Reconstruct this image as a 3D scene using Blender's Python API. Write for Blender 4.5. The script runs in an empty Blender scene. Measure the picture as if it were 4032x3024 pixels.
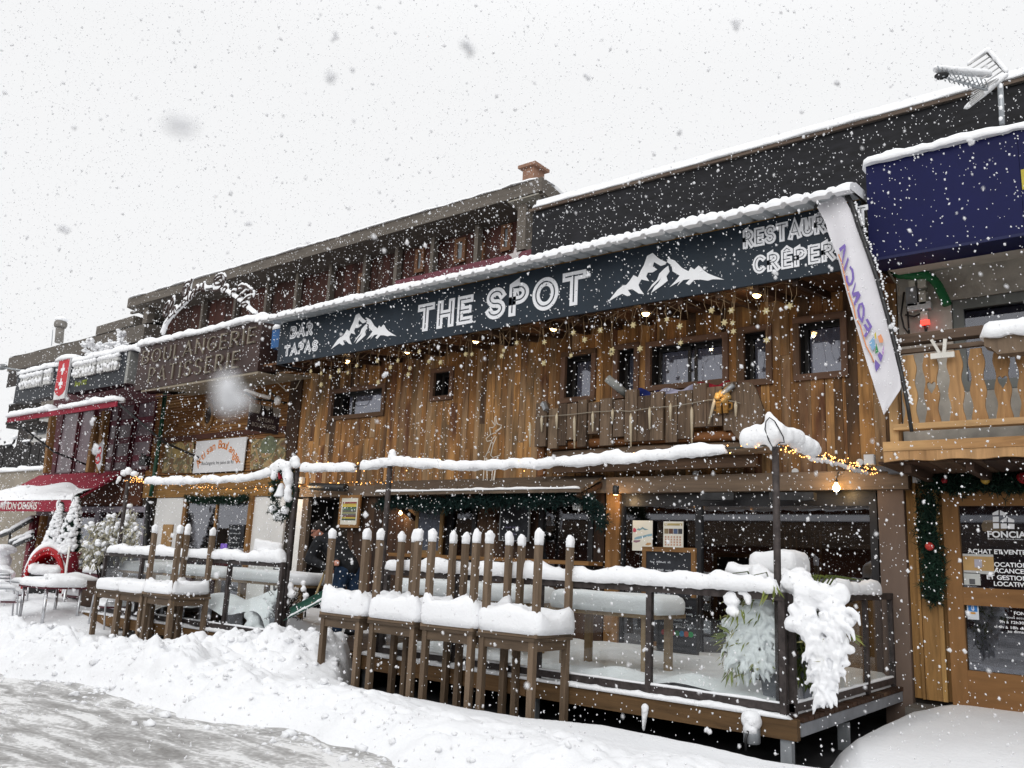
import bpy, bmesh, math, random
import numpy as np
from mathutils import Vector, Matrix, noise as mnoise

sc = bpy.context.scene
C = bpy.context.scene.collection
R = math.radians
random.seed(7)

# ------------------------------------------------------------------ camera
EYE = Vector((0.0, 0.0, 1.6))
F_PX, PITCH, ROLL, YAW = 3370.5, R(11.703), R(2.709), R(-38.658)
_f = Vector((math.sin(YAW) * math.cos(PITCH), math.cos(YAW) * math.cos(PITCH), math.sin(PITCH)))
_r0 = Vector((math.cos(YAW), -math.sin(YAW), 0.0))
_u0 = _r0.cross(_f)
CR = _r0 * math.cos(ROLL) + _u0 * math.sin(ROLL)
CU = _u0 * math.cos(ROLL) - _r0 * math.sin(ROLL)
cam_d = bpy.data.cameras.new('camera')
cam = bpy.data.objects.new('camera', cam_d)
C.objects.link(cam)
cam.matrix_world = Matrix(((CR.x, CU.x, -_f.x, EYE.x), (CR.y, CU.y, -_f.y, EYE.y), (CR.z, CU.z, -_f.z, EYE.z), (0, 0, 0, 1)))
cam_d.sensor_width = 36.0
cam_d.lens = F_PX / 4032 * 36.0
cam_d.clip_start = 0.03
cam_d.clip_end = 2000
cam_d.dof.use_dof = True
cam_d.dof.focus_distance = 10.0
cam_d.dof.aperture_fstop = 6.2
sc.camera = cam

# ------------------------------------------------------------------ sky: overcast, brighter towards the zenith
SUN_EL, SUN_AZ = R(26), R(195)
SKY_LOW, SKY_TOP = 0.72, 1.15
w = bpy.data.worlds.new('World'); sc.world = w; w.use_nodes = True
nt = w.node_tree; nt.nodes.clear()
out = nt.nodes.new('ShaderNodeOutputWorld')
sky = nt.nodes.new('ShaderNodeTexSky'); sky.sky_type = 'NISHITA'; sky.sun_disc = False
sky.sun_elevation = SUN_EL; sky.sun_rotation = SUN_AZ
bg = nt.nodes.new('ShaderNodeBackground'); bg.inputs[1].default_value = 0.1
hs = nt.nodes.new('ShaderNodeHueSaturation'); hs.inputs['Saturation'].default_value = 0.15
nt.links.new(sky.outputs[0], hs.inputs['Color']); nt.links.new(hs.outputs[0], bg.inputs[0])
tc = nt.nodes.new('ShaderNodeTexCoord'); sx = nt.nodes.new('ShaderNodeSeparateXYZ'); nt.links.new(tc.outputs['Generated'], sx.inputs[0])
mr = nt.nodes.new('ShaderNodeMapRange'); mr.interpolation_type = 'SMOOTHSTEP'
for i, v in ((1, 0.5), (2, 1.0), (3, SKY_LOW), (4, SKY_TOP)): mr.inputs[i].default_value = v
nt.links.new(sx.outputs['Z'], mr.inputs[0])
cloud = nt.nodes.new('ShaderNodeBackground'); cloud.inputs[0].default_value = (0.985, 0.99, 1.0, 1); nt.links.new(mr.outputs[0], cloud.inputs[1])
ms = nt.nodes.new('ShaderNodeMixShader'); ms.inputs[0].default_value = 0.95
nt.links.new(bg.outputs[0], ms.inputs[1]); nt.links.new(cloud.outputs[0], ms.inputs[2]); nt.links.new(ms.outputs[0], out.inputs[0])

sun_d = bpy.data.lights.new('sun', 'SUN'); sun_d.energy = 1.0; sun_d.angle = R(40); sun_d.color = (1.0, 0.985, 0.96)
sun = bpy.data.objects.new('sun', sun_d); C.objects.link(sun)
# light comes from behind the camera, high up
_sd = Vector((-0.25, 1.0, -math.tan(SUN_EL))).normalized()
sun.rotation_euler = _sd.to_track_quat('-Z', 'Y').to_euler()

sc.view_settings.view_transform = 'Standard'; sc.view_settings.look = 'None'
sc.view_settings.exposure = 0.42; sc.view_settings.gamma = 1.0
sc.cycles.use_denoising = True
sc.cycles.max_bounces = 8; sc.cycles.transparent_max_bounces = 16
sc.cycles.caustics_reflective = False; sc.cycles.caustics_refractive = False
sc.cycles.sample_clamp_indirect = 6.0

# ------------------------------------------------------------------ pixel -> point (4032 x 3024 photo)
def ray(px, py): return _f * F_PX + CR * (px - 2016) - CU * (py - 1512)
def at(px, py, Y):
    d = ray(px, py); return EYE + d * (Y / d.y)
def atz(px, py, Z):
    d = ray(px, py); return EYE + d * ((Z - EYE.z) / d.z)
def rect(px0, py0, px1, py1, Y):
    a = at(px0, py0, Y); b = at(px1, py1, Y)
    return min(a.x, b.x), max(a.x, b.x), min(a.z, b.z), max(a.z, b.z)

# ------------------------------------------------------------------ materials
MATS = {}
def _mat(name):
    m = bpy.data.materials.new(name); m.use_nodes = True
    return m, m.node_tree, m.node_tree.nodes['Principled BSDF']
def N(nt, t, **kw):
    n = nt.nodes.new(t)
    for k, v in kw.items(): setattr(n, k, v)
    return n
def rampn(nt, stops):
    r = N(nt, 'ShaderNodeValToRGB'); cr = r.color_ramp
    cr.elements[0].position = stops[0][0]; cr.elements[0].color = (*stops[0][1], 1)
    cr.elements[1].position = stops[-1][0]; cr.elements[1].color = (*stops[-1][1], 1)
    for p, c in stops[1:-1]:
        e = cr.elements.new(p); e.color = (*c, 1)
    return r
def hexc(h):
    h = h.lstrip('#'); v = [int(h[i:i + 2], 16) / 255 for i in (0, 2, 4)]
    return tuple(c / 12.92 if c <= 0.04045 else ((c + 0.055) / 1.055) ** 2.4 for c in v)
def wood(name, cols, rough=0.75, along=1.3, across=16.0, contrast=0.55, bump=0.25):
    """weathered boards: a base tone per board (attribute rnd), streaks along the grain (attribute uvw)"""
    if name in MATS: return MATS[name]
    m, nt, b = _mat(name); L = nt.links.new
    a = N(nt, 'ShaderNodeAttribute', attribute_name='uvw'); r = N(nt, 'ShaderNodeAttribute', attribute_name='rnd')
    mp = N(nt, 'ShaderNodeMapping'); mp.inputs['Scale'].default_value = (along, across, across); L(a.outputs['Vector'], mp.inputs[0])
    n1 = N(nt, 'ShaderNodeTexNoise'); n1.inputs['Scale'].default_value = 1.0; n1.inputs['Detail'].default_value = 7; n1.inputs['Roughness'].default_value = 0.65; n1.inputs['Distortion'].default_value = 0.6
    L(mp.outputs[0], n1.inputs['Vector'])
    n2 = N(nt, 'ShaderNodeTexNoise'); n2.inputs['Scale'].default_value = 0.9; n2.inputs['Detail'].default_value = 4
    mp2 = N(nt, 'ShaderNodeMapping'); mp2.inputs['Scale'].default_value = (0.7, 2.2, 2.2); L(a.outputs['Vector'], mp2.inputs[0]); L(mp2.outputs[0], n2.inputs['Vector'])
    cr = rampn(nt, [(i / (len(cols) - 1), c) for i, c in enumerate(cols)])
    add = N(nt, 'ShaderNodeMath', operation='MULTIPLY_ADD'); add.inputs[1].default_value = 0.9; L(n2.outputs[0], add.inputs[0])
    sub = N(nt, 'ShaderNodeMath', operation='ADD'); sub.inputs[1].default_value = -0.45
    L(r.outputs['Fac'], add.inputs[2]); L(add.outputs[0], sub.inputs[0]); L(sub.outputs[0], cr.inputs[0])
    st = rampn(nt, [(0.28, (1 - contrast,) * 3), (0.52, (0.95,) * 3), (0.75, (1.25,) * 3)]); L(n1.outputs[0], st.inputs[0])
    mul = N(nt, 'ShaderNodeMix', data_type='RGBA', blend_type='MULTIPLY'); mul.inputs[0].default_value = 1.0
    L(cr.outputs[0], mul.inputs[6]); L(st.outputs[0], mul.inputs[7]); L(mul.outputs[2], b.inputs['Base Color'])
    b.inputs['Roughness'].default_value = rough; b.inputs['Specular IOR Level'].default_value = 0.25
    bp = N(nt, 'ShaderNodeBump'); bp.inputs['Strength'].default_value = bump; bp.inputs['Distance'].default_value = 0.012
    L(n1.outputs[0], bp.inputs['Height']); L(bp.outputs[0], b.inputs['Normal'])
    MATS[name] = m; return m
def plain(name, col, rough=0.6, metal=0.0, var=0.12, scale=4.0, bump=0.0, spec=0.3, emit=None, estr=0.0, stretch=(1, 1, 1), detail=5):
    if name in MATS: return MATS[name]
    m, nt, b = _mat(name); L = nt.links.new
    tcn = N(nt, 'ShaderNodeNewGeometry')
    mp = N(nt, 'ShaderNodeMapping'); mp.inputs['Scale'].default_value = stretch; L(tcn.outputs['Position'], mp.inputs[0])
    n1 = N(nt, 'ShaderNodeTexNoise'); n1.inputs['Scale'].default_value = scale; n1.inputs['Detail'].default_value = detail; n1.inputs['Roughness'].default_value = 0.6
    L(mp.outputs[0], n1.inputs['Vector'])
    lo = tuple(max(0, c * (1 - var * 1.6)) for c in col); hi = tuple(min(1, c * (1 + var)) for c in col)
    cr = rampn(nt, [(0.3, lo), (0.7, hi)]); L(n1.outputs[0], cr.inputs[0]); L(cr.outputs[0], b.inputs['Base Color'])
    b.inputs['Roughness'].default_value = rough; b.inputs['Metallic'].default_value = metal; b.inputs['Specular IOR Level'].default_value = spec
    if bump:
        bp = N(nt, 'ShaderNodeBump'); bp.inputs['Strength'].default_value = bump; bp.inputs['Distance'].default_value = 0.02
        L(n1.outputs[0], bp.inputs['Height']); L(bp.outputs[0], b.inputs['Normal'])
    if emit:
        b.inputs['Emission Color'].default_value = (*emit, 1); b.inputs['Emission Strength'].default_value = estr
    MATS[name] = m; return m
def glass(name, tint=(0.9, 0.93, 0.92), ior=1.5, rough=0.02):
    if name in MATS: return MATS[name]
    m, nt, b = _mat(name); L = nt.links.new; nt.nodes.remove(b)
    o = nt.nodes['Material Output']
    fr = N(nt, 'ShaderNodeFresnel'); fr.inputs['IOR'].default_value = ior
    bf = N(nt, 'ShaderNodeNewGeometry'); mi = N(nt, 'ShaderNodeMix', data_type='FLOAT'); mi.inputs[2].default_value = ior; mi.inputs[3].default_value = 1 / ior; L(bf.outputs['Backfacing'], mi.inputs[0]); L(mi.outputs[0], fr.inputs['IOR'])
    tr = N(nt, 'ShaderNodeBsdfTransparent'); tr.inputs[0].default_value = (*tint, 1)
    gl = N(nt, 'ShaderNodeBsdfGlossy'); gl.inputs['Roughness'].default_value = rough; gl.inputs[0].default_value = (0.95, 0.95, 1, 1)
    mixn = N(nt, 'ShaderNodeMixShader'); L(fr.outputs[0], mixn.inputs[0]); L(tr.outputs[0], mixn.inputs[1]); L(gl.outputs[0], mixn.inputs[2])
    L(mixn.outputs[0], o.inputs[0]); MATS[name] = m; return m
def snowmat(name='snow', col=(0.85, 0.86, 0.88), bump=0.35, scale=38):
    if name in MATS: return MATS[name]
    m, nt, b = _mat(name); L = nt.links.new
    g = N(nt, 'ShaderNodeNewGeometry')
    n1 = N(nt, 'ShaderNodeTexNoise'); n1.inputs['Scale'].default_value = scale; n1.inputs['Detail'].default_value = 6; L(g.outputs['Position'], n1.inputs['Vector'])
    n2 = N(nt, 'ShaderNodeTexNoise'); n2.inputs['Scale'].default_value = 2.0; n2.inputs['Detail'].default_value = 3; L(g.outputs['Position'], n2.inputs['Vector'])
    cr = rampn(nt, [(0.3, tuple(c * 0.96 for c in col)), (0.65, col)]); L(n2.outputs[0], cr.inputs[0]); L(cr.outputs[0], b.inputs['Base Color'])
    b.inputs['Roughness'].default_value = 0.75; b.inputs['Specular IOR Level'].default_value = 0.2
    b.inputs['Subsurface Weight'].default_value = 0.0
    bp = N(nt, 'ShaderNodeBump'); bp.inputs['Strength'].default_value = bump; bp.inputs['Distance'].default_value = 0.02
    L(n1.outputs[0], bp.inputs['Height']); L(bp.outputs[0], b.inputs['Normal'])
    MATS[name] = m; return m
SNOW = snowmat()

# ------------------------------------------------------------------ mesh builder
_ico = {}
def ico(sub):
    if sub not in _ico:
        bm = bmesh.new(); bmesh.ops.create_icosphere(bm, subdivisions=sub, radius=1.0)
        bm.verts.ensure_lookup_table()
        _ico[sub] = ([v.co.copy() for v in bm.verts], [[v.index for v in f.verts] for f in bm.faces]); bm.free()
    return _ico[sub]
def fbm(p, o=3): return mnoise.fractal(p, 1.0, 2.0, o)
class MB:
    def __init__(s): s.v = []; s.f = []; s.r = []; s.uv = []; s.m = []; s.sm = []
    def face(s, idx, r=0.5, uv=None, m=0, smooth=False):
        s.f.append(list(idx)); s.r.append(r); s.m.append(m); s.sm.append(smooth)
        s.uv.append(uv if uv else [tuple(s.v[i]) for i in idx])
    def hexa(s, P, r=None, m=0, grain=None):
        """P: 8 corners, index = i + 2 j + 4 k along three axes"""
        r = random.random() if r is None else r
        P = [Vector(p) for p in P]
        ln = [(P[1] - P[0]).length, (P[2] - P[0]).length, (P[4] - P[0]).length]
        g = grain if grain is not None else max(range(3), key=lambda i: ln[i])
        o = [a for a in range(3) if a != g]
        off = (random.uniform(0, 50), random.uniform(0, 50), random.uniform(0, 50))
        def uvw(i):
            b = (i & 1, (i >> 1) & 1, (i >> 2) & 1); q = [b[k] * ln[k] for k in range(3)]
            return (q[g] + off[0], q[o[0]] + off[1], q[o[1]] + off[2])
        n = len(s.v); s.v += P
        flip = (P[1] - P[0]).cross(P[2] - P[0]).dot(P[4] - P[0]) < 0
        for q in ((0, 2, 3, 1), (4, 5, 7, 6), (0, 1, 5, 4), (2, 6, 7, 3), (0, 4, 6, 2), (1, 3, 7, 5)):
            if flip: q = q[::-1]
            s.face([n + i for i in q], r, [uvw(i) for i in q], m)
    def box(s, x0, x1, y0, y1, z0, z1, r=None, m=0, grain=None):
        s.hexa([(x, y, z) for z in (z0, z1) for y in (y0, y1) for x in (x0, x1)], r, m, grain)
    def bar(s, p, q, w, h, up=(0, 0, 1), r=None, m=0, taper=1.0):
        p = Vector(p); q = Vector(q); d = (q - p).normalized(); up = Vector(up)
        if abs(d.dot(up)) > 0.98: up = Vector((0, 1, 0))
        a = d.cross(up).normalized(); b = a.cross(d)
        P = []
        for k in (-1, 1):
            for j in (-1, 1):
                for base, t in ((p, 1.0), (q, taper)): P.append(base + a * (j * w / 2 * t) + b * (k * h / 2 * t))
        s.hexa(P, r, m, 0)
    def tube(s, pts, rad, n=8, r=None, m=0, cap=True, smooth=True, closed=False):
        r = random.random() if r is None else r
        pts = [Vector(p) for p in pts]; K = len(pts)
        rads = list(rad) if isinstance(rad, (list, tuple)) else [rad] * K
        base = len(s.v); u = 0.0; prev = None; us = []
        for i, p in enumerate(pts):
            if closed: d = (pts[(i + 1) % K] - pts[i - 1]).normalized()
            else: d = (pts[min(i + 1, K - 1)] - pts[max(i - 1, 0)]).normalized()
            if prev is None:
                ref = Vector((0, 0, 1)) if abs(d.z) < 0.9 else Vector((1, 0, 0))
                a = d.cross(ref).normalized()
            else:
                a = (prev - d * prev.dot(d))
                a = a.normalized() if a.length > 1e-6 else d.orthogonal().normalized()
            prev = a; b = d.cross(a)
            if i: u += (p - pts[i - 1]).length
            us.append(u)
            for k in range(n):
                t = 2 * math.pi * k / n; s.v.append(p + a * (math.cos(t) * rads[i]) + b * (math.sin(t) * rads[i]))
        off = random.uniform(0, 40)
        for i in range(K if closed else K - 1):
            j = (i + 1) % K
            for k in range(n):
                k2 = (k + 1) % n
                s.face([base + i * n + k, base + i * n + k2, base + j * n + k2, base + j * n + k], r,
                       [(us[i] + off, k * .05, 0), (us[i] + off, (k + 1) * .05, 0), (us[j] + off, (k + 1) * .05, 0), (us[j] + off, k * .05, 0)], m, smooth)
        if cap and not closed:
            s.face([base + k for k in range(n)][::-1], r, None, m); s.face([base + (K - 1) * n + k for k in range(n)], r, None, m)
    def prism(s, poly, to3, d, r=None, m=0):
        """poly: 2D outline, to3(u, v) -> point, d: thickness vector"""
        r = random.random() if r is None else r
        d = Vector(d); n = len(poly); base = len(s.v)
        A = [Vector(to3(*p)) for p in poly]; s.v += A + [a + d for a in A]
        ar = sum(poly[i][0] * poly[(i + 1) % n][1] - poly[(i + 1) % n][0] * poly[i][1] for i in range(n))
        off = random.uniform(0, 40)
        uv = [(p[1] + off, p[0], 0) for p in poly]
        nrm = (Vector(to3(1, 0)) - Vector(to3(0, 0))).cross(Vector(to3(0, 1)) - Vector(to3(0, 0)))
        fl = (ar > 0) == (nrm.dot(d) > 0)
        i0 = list(range(base, base + n)); i1 = list(range(base + n, base + 2 * n))
        s.face(i0[::-1] if fl else i0, r, uv[::-1] if fl else uv, m)
        s.face(i1 if fl else i1[::-1], r, uv if fl else uv[::-1], m)
        for i in range(n):
            j = (i + 1) % n; q = [i0[i], i0[j], i1[j], i1[i]]
            u = [uv[i], uv[j], (uv[j][0], uv[j][1], .03), (uv[i][0], uv[i][1], .03)]
            s.face(q if fl else q[::-1], r, u if fl else u[::-1], m)
    def blob(s, c, rad, sub=2, amp=0.15, freq=2.0, r=None, m=0, seed=None, smooth=True):
        r = random.random() if r is None else r
        V, Fc = ico(sub); c = Vector(c)
        rad = Vector((rad, rad, rad)) if isinstance(rad, (int, float)) else Vector(rad)
        o = Vector((random.uniform(0, 90), random.uniform(0, 90), random.uniform(0, 90))); base = len(s.v)
        for v in V:
            k = 1 + amp * fbm(v * freq + o); s.v.append(c + Vector((v.x * rad.x, v.y * rad.y, v.z * rad.z)) * k)
        for f in Fc: s.face([base + i for i in f], r, None, m, smooth)
    def grid(s, nu, nv, fn, r=0.5, m=0, smooth=True, keep=None, flip=False):
        base = len(s.v)
        for j in range(nv + 1):
            for i in range(nu + 1): s.v.append(Vector(fn(i / nu, j / nv)))
        for j in range(nv):
            for i in range(nu):
                q = [base + j * (nu + 1) + i, base + j * (nu + 1) + i + 1, base + (j + 1) * (nu + 1) + i + 1, base + (j + 1) * (nu + 1) + i]
                if keep and not keep([s.v[k] for k in q]): continue
                s.face(q[::-1] if flip else q, r, None, m, smooth)
    def lathe(s, prof, c, n=16, r=None, m=0, smooth=True):
        r = random.random() if r is None else r
        c = Vector(c); base = len(s.v); K = len(prof)
        for rr, z in prof:
            for k in range(n):
                t = 2 * math.pi * k / n; s.v.append(c + Vector((rr * math.cos(t), rr * math.sin(t), z)))
        for i in range(K - 1):
            for k in range(n):
                k2 = (k + 1) % n; s.face([base + i * n + k, base + i * n + k2, base + (i + 1) * n + k2, base + (i + 1) * n + k], r, None, m, smooth)
        s.face([base + k for k in range(n)][::-1], r, None, m); s.face([base + (K - 1) * n + k for k in range(n)], r, None, m)
    def build(s, name, mats, parent=None, loc=None):
        me = bpy.data.meshes.new(name)
        mats = mats if isinstance(mats, (list, tuple)) else [mats]
        for m in mats: me.materials.append(m)
        if loc is None:
            if parent is not None: loc = wloc(parent)
            else:
                xs = [v[0] for v in s.v]; ys = [v[1] for v in s.v]; zs = [v[2] for v in s.v]
                loc = Vector(((min(xs) + max(xs)) / 2, (min(ys) + max(ys)) / 2, min(zs)))
        loc = Vector(loc)
        me.from_pydata([tuple(Vector(v) - loc) for v in s.v], [], s.f)
        at_r = me.attributes.new('rnd', 'FLOAT', 'FACE'); at_r.data.foreach_set('value', s.r)
        at_u = me.attributes.new('uvw', 'FLOAT_VECTOR', 'CORNER')
        fl = []
        for u in s.uv:
            for t in u: fl.extend((t[0], t[1], t[2]))
        at_u.data.foreach_set('vector', fl)
        me.polygons.foreach_set('material_index', s.m); me.polygons.foreach_set('use_smooth', s.sm)
        me.update()
        o = bpy.data.objects.new(name, me); C.objects.link(o)
        if parent is None: o.location = loc
        else: o.parent = parent; o.location = loc - wloc(parent)
        return o
def wloc(o):
    l = Vector(o.location)
    while o.parent: o = o.parent; l += Vector(o.location)
    return l
def tag(o, label, cat, group=None):
    o['label'] = label; o['category'] = cat
    if group: o['group'] = group
    return o
def thing(name, label, cat, loc=(0, 0, 0), group=None, rz=0.0):
    o = bpy.data.objects.new(name, None); C.objects.link(o); o.location = loc; o.rotation_euler = (0, 0, rz)
    o.empty_display_size = 0.1
    return tag(o, label, cat, group)
def struct(o, kind='structure'):
    o['kind'] = kind; return o
def dup(root, loc, label, rz=None, rot=None):
    def cp(o, par):
        c = o.copy(); C.objects.link(c)
        if par: c.parent = par
        for ch in list(o.children): cp(ch, c)
        return c
    r = cp(root, None); r.location = loc; r['label'] = label
    if rz is not None: r.rotation_euler = (0, 0, rz)
    if rot is not None: r.rotation_euler = rot
    return r

# ------------------------------------------------------------------ snow shapes
def snow_strip(mb, pts, wd, h, seg=0.06, amp=0.25, side=(0, 1, 0), nk=9, droop=0.0, ends=0.1, freq=3.0):
    """rounded ridge of snow along a polyline of points on the top surface; wd/h may be functions of t"""
    pts = [Vector(p) for p in pts]
    D = [0.0]
    for a, b in zip(pts, pts[1:]): D.append(D[-1] + (b - a).length)
    n = max(4, int(D[-1] / seg)); base = len(mb.v); sd = Vector(side)
    o = Vector((random.uniform(0, 90), random.uniform(0, 90), random.uniform(0, 90)))
    for i in range(n + 1):
        t = D[-1] * i / n; k = 0
        while k < len(D) - 2 and D[k + 1] < t: k += 1
        u = (t - D[k]) / max(1e-6, D[k + 1] - D[k]); p = pts[k].lerp(pts[k + 1], u)
        e = min(1.0, min(t, D[-1] - t) / ends); e = math.sqrt(max(0.02, 1 - (1 - e) ** 2))
        W = wd(t / D[-1]) if callable(wd) else wd; H = h(t / D[-1]) if callable(h) else h
        lf = 1 + .28 * fbm(Vector((t * 1.1, 3, 0)) + o, 2) + .2 * fbm(Vector((t * 4.5, 9, 0)) + o, 2); H *= max(.45, lf); W *= max(.7, 1 + .5 * (lf - 1))
        for j in range(nk):
            a = math.pi * j / (nk - 1); ca, sa = math.cos(a), math.sin(a)
            x = W / 2 * math.copysign(abs(ca) ** 0.6, ca); z = H * sa ** 0.6 - droop * (1 - sa) * (1 + 1.5 * fbm(Vector((t * 9, ca * 2, 5)) + o, 2))
            q = p + sd * x * (0.4 + 0.6 * e) + Vector((0, 0, z * e))
            nn = fbm(q * freq + o, 3); mm = fbm(q * freq * 4 + o, 2)
            q += (sd * (x / W) + Vector((0, 0, sa))) * (nn * amp + mm * amp * 0.5) * H * (0.25 + sa)
            mb.v.append(q)
    for i in range(n):
        for j in range(nk):
            j2 = (j + 1) % nk
            mb.face([base + i * nk + j, base + (i + 1) * nk + j, base + (i + 1) * nk + j2, base + i * nk + j2], .5, None, 0, j2 != 0)
    mb.face([base + j for j in range(nk)]); mb.face([base + n * nk + j for j in range(nk)][::-1])
def snow_pad(mb, cx, cy, z, sx, sy, h, rz=0.0, amp=0.12, n=36, over=0.02, corner=0.15, freq=3.0, dome=0.15, lev=7, bumps=()):
    """heap of snow on a rectangular top"""
    base = len(mb.v); ca, sa = math.cos(rz), math.sin(rz)
    o = Vector((random.uniform(0, 90), random.uniform(0, 90), random.uniform(0, 90)))
    prof = [(1 + over, 0), (1 + over * 2.0, h * .3), (1 + over, h * .65), (1 - over * 1.5, h * .88), (1 - over * 6, h * 1.0)]
    for q in (0.66, 0.45, 0.25, 0.1): prof.append((q, h * (1 + dome * (1 - q * q))))
    for sc_, zz in prof:
        for k in range(n):
            t = 2 * math.pi * k / n; c, s_ = math.cos(t), math.sin(t); p = corner + 0.25
            x = sx / 2 * math.copysign(abs(c) ** p, c) * sc_; y = sy / 2 * math.copysign(abs(s_) ** p, s_) * sc_
            q = Vector((cx + x * ca - y * sa, cy + x * sa + y * ca, z + zz))
            f = zz / h
            d = fbm(q * freq + o, 3) * amp * h * 1.6 * min(1, f * 1.5) + fbm(q * freq * 5 + o, 2) * amp * h * .45 * min(1, f * 2)
            for (bx, by, br, bh) in bumps:
                r2 = ((q.x - bx) ** 2 + (q.y - by) ** 2) / br ** 2
                if r2 < 4 and f > .5: d += bh * math.exp(-r2 * 1.5)
            q.z += d
            if f < .95:
                e = fbm(q * freq * 3 + o * 2, 2) * .02 * min(1, h / .08) * f
                q.x += math.copysign(e, x); q.y += math.copysign(e, y)
            mb.v.append(q)
    K = len(prof)
    for i in range(K - 1):
        for k in range(n):
            k2 = (k + 1) % n; mb.face([base + i * n + k, base + i * n + k2, base + (i + 1) * n + k2, base + (i + 1) * n + k], .5, None, 0, True)
    mb.face([base + (K - 1) * n + k for k in range(n)], .5, None, 0, True); mb.face([base + k for k in range(n)][::-1])
def melt(o, vox=0.02, it=4):
    """fuse overlapping lumps into one skin"""
    m = o.modifiers.new('fuse', 'REMESH'); m.mode = 'VOXEL'; m.voxel_size = vox; m.use_smooth_shade = True
    if it:
        k = o.modifiers.new('soft', 'SMOOTH'); k.factor = 0.5; k.iterations = it
    return o
def line(mb, p, q, n, f):
    p = Vector(p); q = Vector(q)
    for i in range(n): f(p.lerp(q, i / (n - 1)), i / (n - 1))
def sag(p, q, d, n=12):
    p = Vector(p); q = Vector(q); return [p.lerp(q, i / n) - Vector((0, 0, d * 4 * (i / n) * (1 - i / n))) for i in range(n + 1)]

# ------------------------------------------------------------------ lettering built from strokes
def arc(cx, cy, rx, ry, a0, a1, n=12):
    return [(cx + rx * math.cos(R(a0 + (a1 - a0) * i / n)), cy + ry * math.sin(R(a0 + (a1 - a0) * i / n))) for i in range(n + 1)]
GL = {
 'A': (.66, [[(0, 0), (.33, 1), (.66, 0)], [(.13, .3), (.53, .3)]]),
 'B': (.52, [[(0, .5), (0, 1)] + arc(.26, .76, .24, .24, 90, -90) + [(0, .52)], [(0, .52), (.26, .52)] + arc(.26, .26, .27, .26, 90, -90) + [(0, 0), (0, .5)]]),
 'C': (.58, [arc(.32, .5, .32, .5, 48, 312, 22)]),
 'D': (.6, [[(0, 0), (0, 1), (.26, 1)] + arc(.26, .5, .34, .5, 90, -90, 16) + [(0, 0)]]),
 'E': (.44, [[(.44, 1), (0, 1), (0, 0), (.44, 0)], [(0, .5), (.38, .5)]]),
 'F': (.44, [[(.44, 1), (0, 1), (0, 0)], [(0, .52), (.38, .52)]]),
 'G': (.62, [arc(.33, .5, .33, .5, 48, 330, 22) + [(.62, .44), (.38, .44)]]),
 'H': (.54, [[(0, 0), (0, 1)], [(.54, 0), (.54, 1)], [(0, .5), (.54, .5)]]),
 'I': (.02, [[(0, 0), (0, 1)]]),
 'K': (.52, [[(0, 0), (0, 1)], [(.5, 1), (0, .42)], [(.14, .55), (.52, 0)]]),
 'L': (.44, [[(0, 1), (0, 0), (.44, 0)]]),
 'N': (.58, [[(0, 0), (0, 1), (.58, 0), (.58, 1)]]),
 'O': (.7, [arc(.35, .5, .35, .5, 90, 450, 30)]),
 'P': (.5, [[(0, 0), (0, 1), (.25, 1)] + arc(.25, .73, .25, .27, 90, -90) + [(0, .46)]]),
 'R': (.54, [[(0, 0), (0, 1), (.25, 1)] + arc(.25, .74, .25, .26, 90, -90) + [(0, .48)], [(.24, .48), (.54, 0)]]),
 'S': (.52, [arc(.26, .745, .25, .255, 20, 270, 14) + arc(.26, .245, .26, .245, 90, -160, 14)[1:]]),
 'T': (.56, [[(0, 1), (.56, 1)], [(.28, 1), (.28, 0)]]),
 'U': (.54, [[(0, 1), (0, .28)] + arc(.27, .28, .27, .28, 180, 360, 12) + [(.54, 1)]]),
 'V': (.6, [[(0, 1), (.3, 0), (.6, 1)]]),
 ' ': (.25, []),
}
GL['Ê'] = (GL['E'][0], GL['E'][1] + [[(.06, 1.13), (.22, 1.27), (.38, 1.13)]])
def ribbon(mb, pts, wfun, to3, nrm, h, m=0, ext=0.0, r=0.5):
    P = [Vector((p[0], p[1])) for p in pts]
    cl = (P[0] - P[-1]).length < 1e-6
    if cl: P = P[:-1]
    K = len(P)
    if ext and not cl:
        P[0] = P[0] + (P[0] - P[1]).normalized() * ext; P[-1] = P[-1] + (P[-1] - P[-2]).normalized() * ext
    Ls, Rs = [], []
    for i in range(K):
        a = P[i - 1] if (i or cl) else None; b = P[(i + 1) % K] if (i < K - 1 or cl) else None
        d0 = (P[i] - a).normalized() if a is not None else None; d1 = (b - P[i]).normalized() if b is not None else None
        if d0 is None: d0 = d1
        if d1 is None: d1 = d0
        t = (d0 + d1); t = t.normalized() if t.length > 1e-4 else d0
        nn = Vector((-t.y, t.x)); wd = wfun(d0 if abs(d0.x) < abs(d1.x) else d1) / 2
        k = 1 / max(0.45, nn.dot(Vector((-d1.y, d1.x))))
        Ls.append(P[i] + nn * wd * k); Rs.append(P[i] - nn * wd * k)
    base = len(mb.v); nrm = Vector(nrm)
    for i in range(K):
        l = Vector(to3(*Ls[i])); q = Vector(to3(*Rs[i])); mb.v += [l, q, l + nrm * h, q + nrm * h]
    rng = range(K if cl else K - 1)
    for i in rng:
        a = base + 4 * i; b = base + 4 * ((i + 1) % K)
        mb.face([a + 3, b + 3, b + 2, a + 2], r, None, m); mb.face([a + 2, b + 2, b, a], r, None, m); mb.face([a + 1, b + 1, b + 3, a + 3], r, None, m)
    if not cl:
        a = base; mb.face([a, a + 1, a + 3, a + 2], r, None, m); a = base + 4 * (K - 1); mb.face([a + 1, a, a + 2, a + 3], r, None, m)
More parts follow.
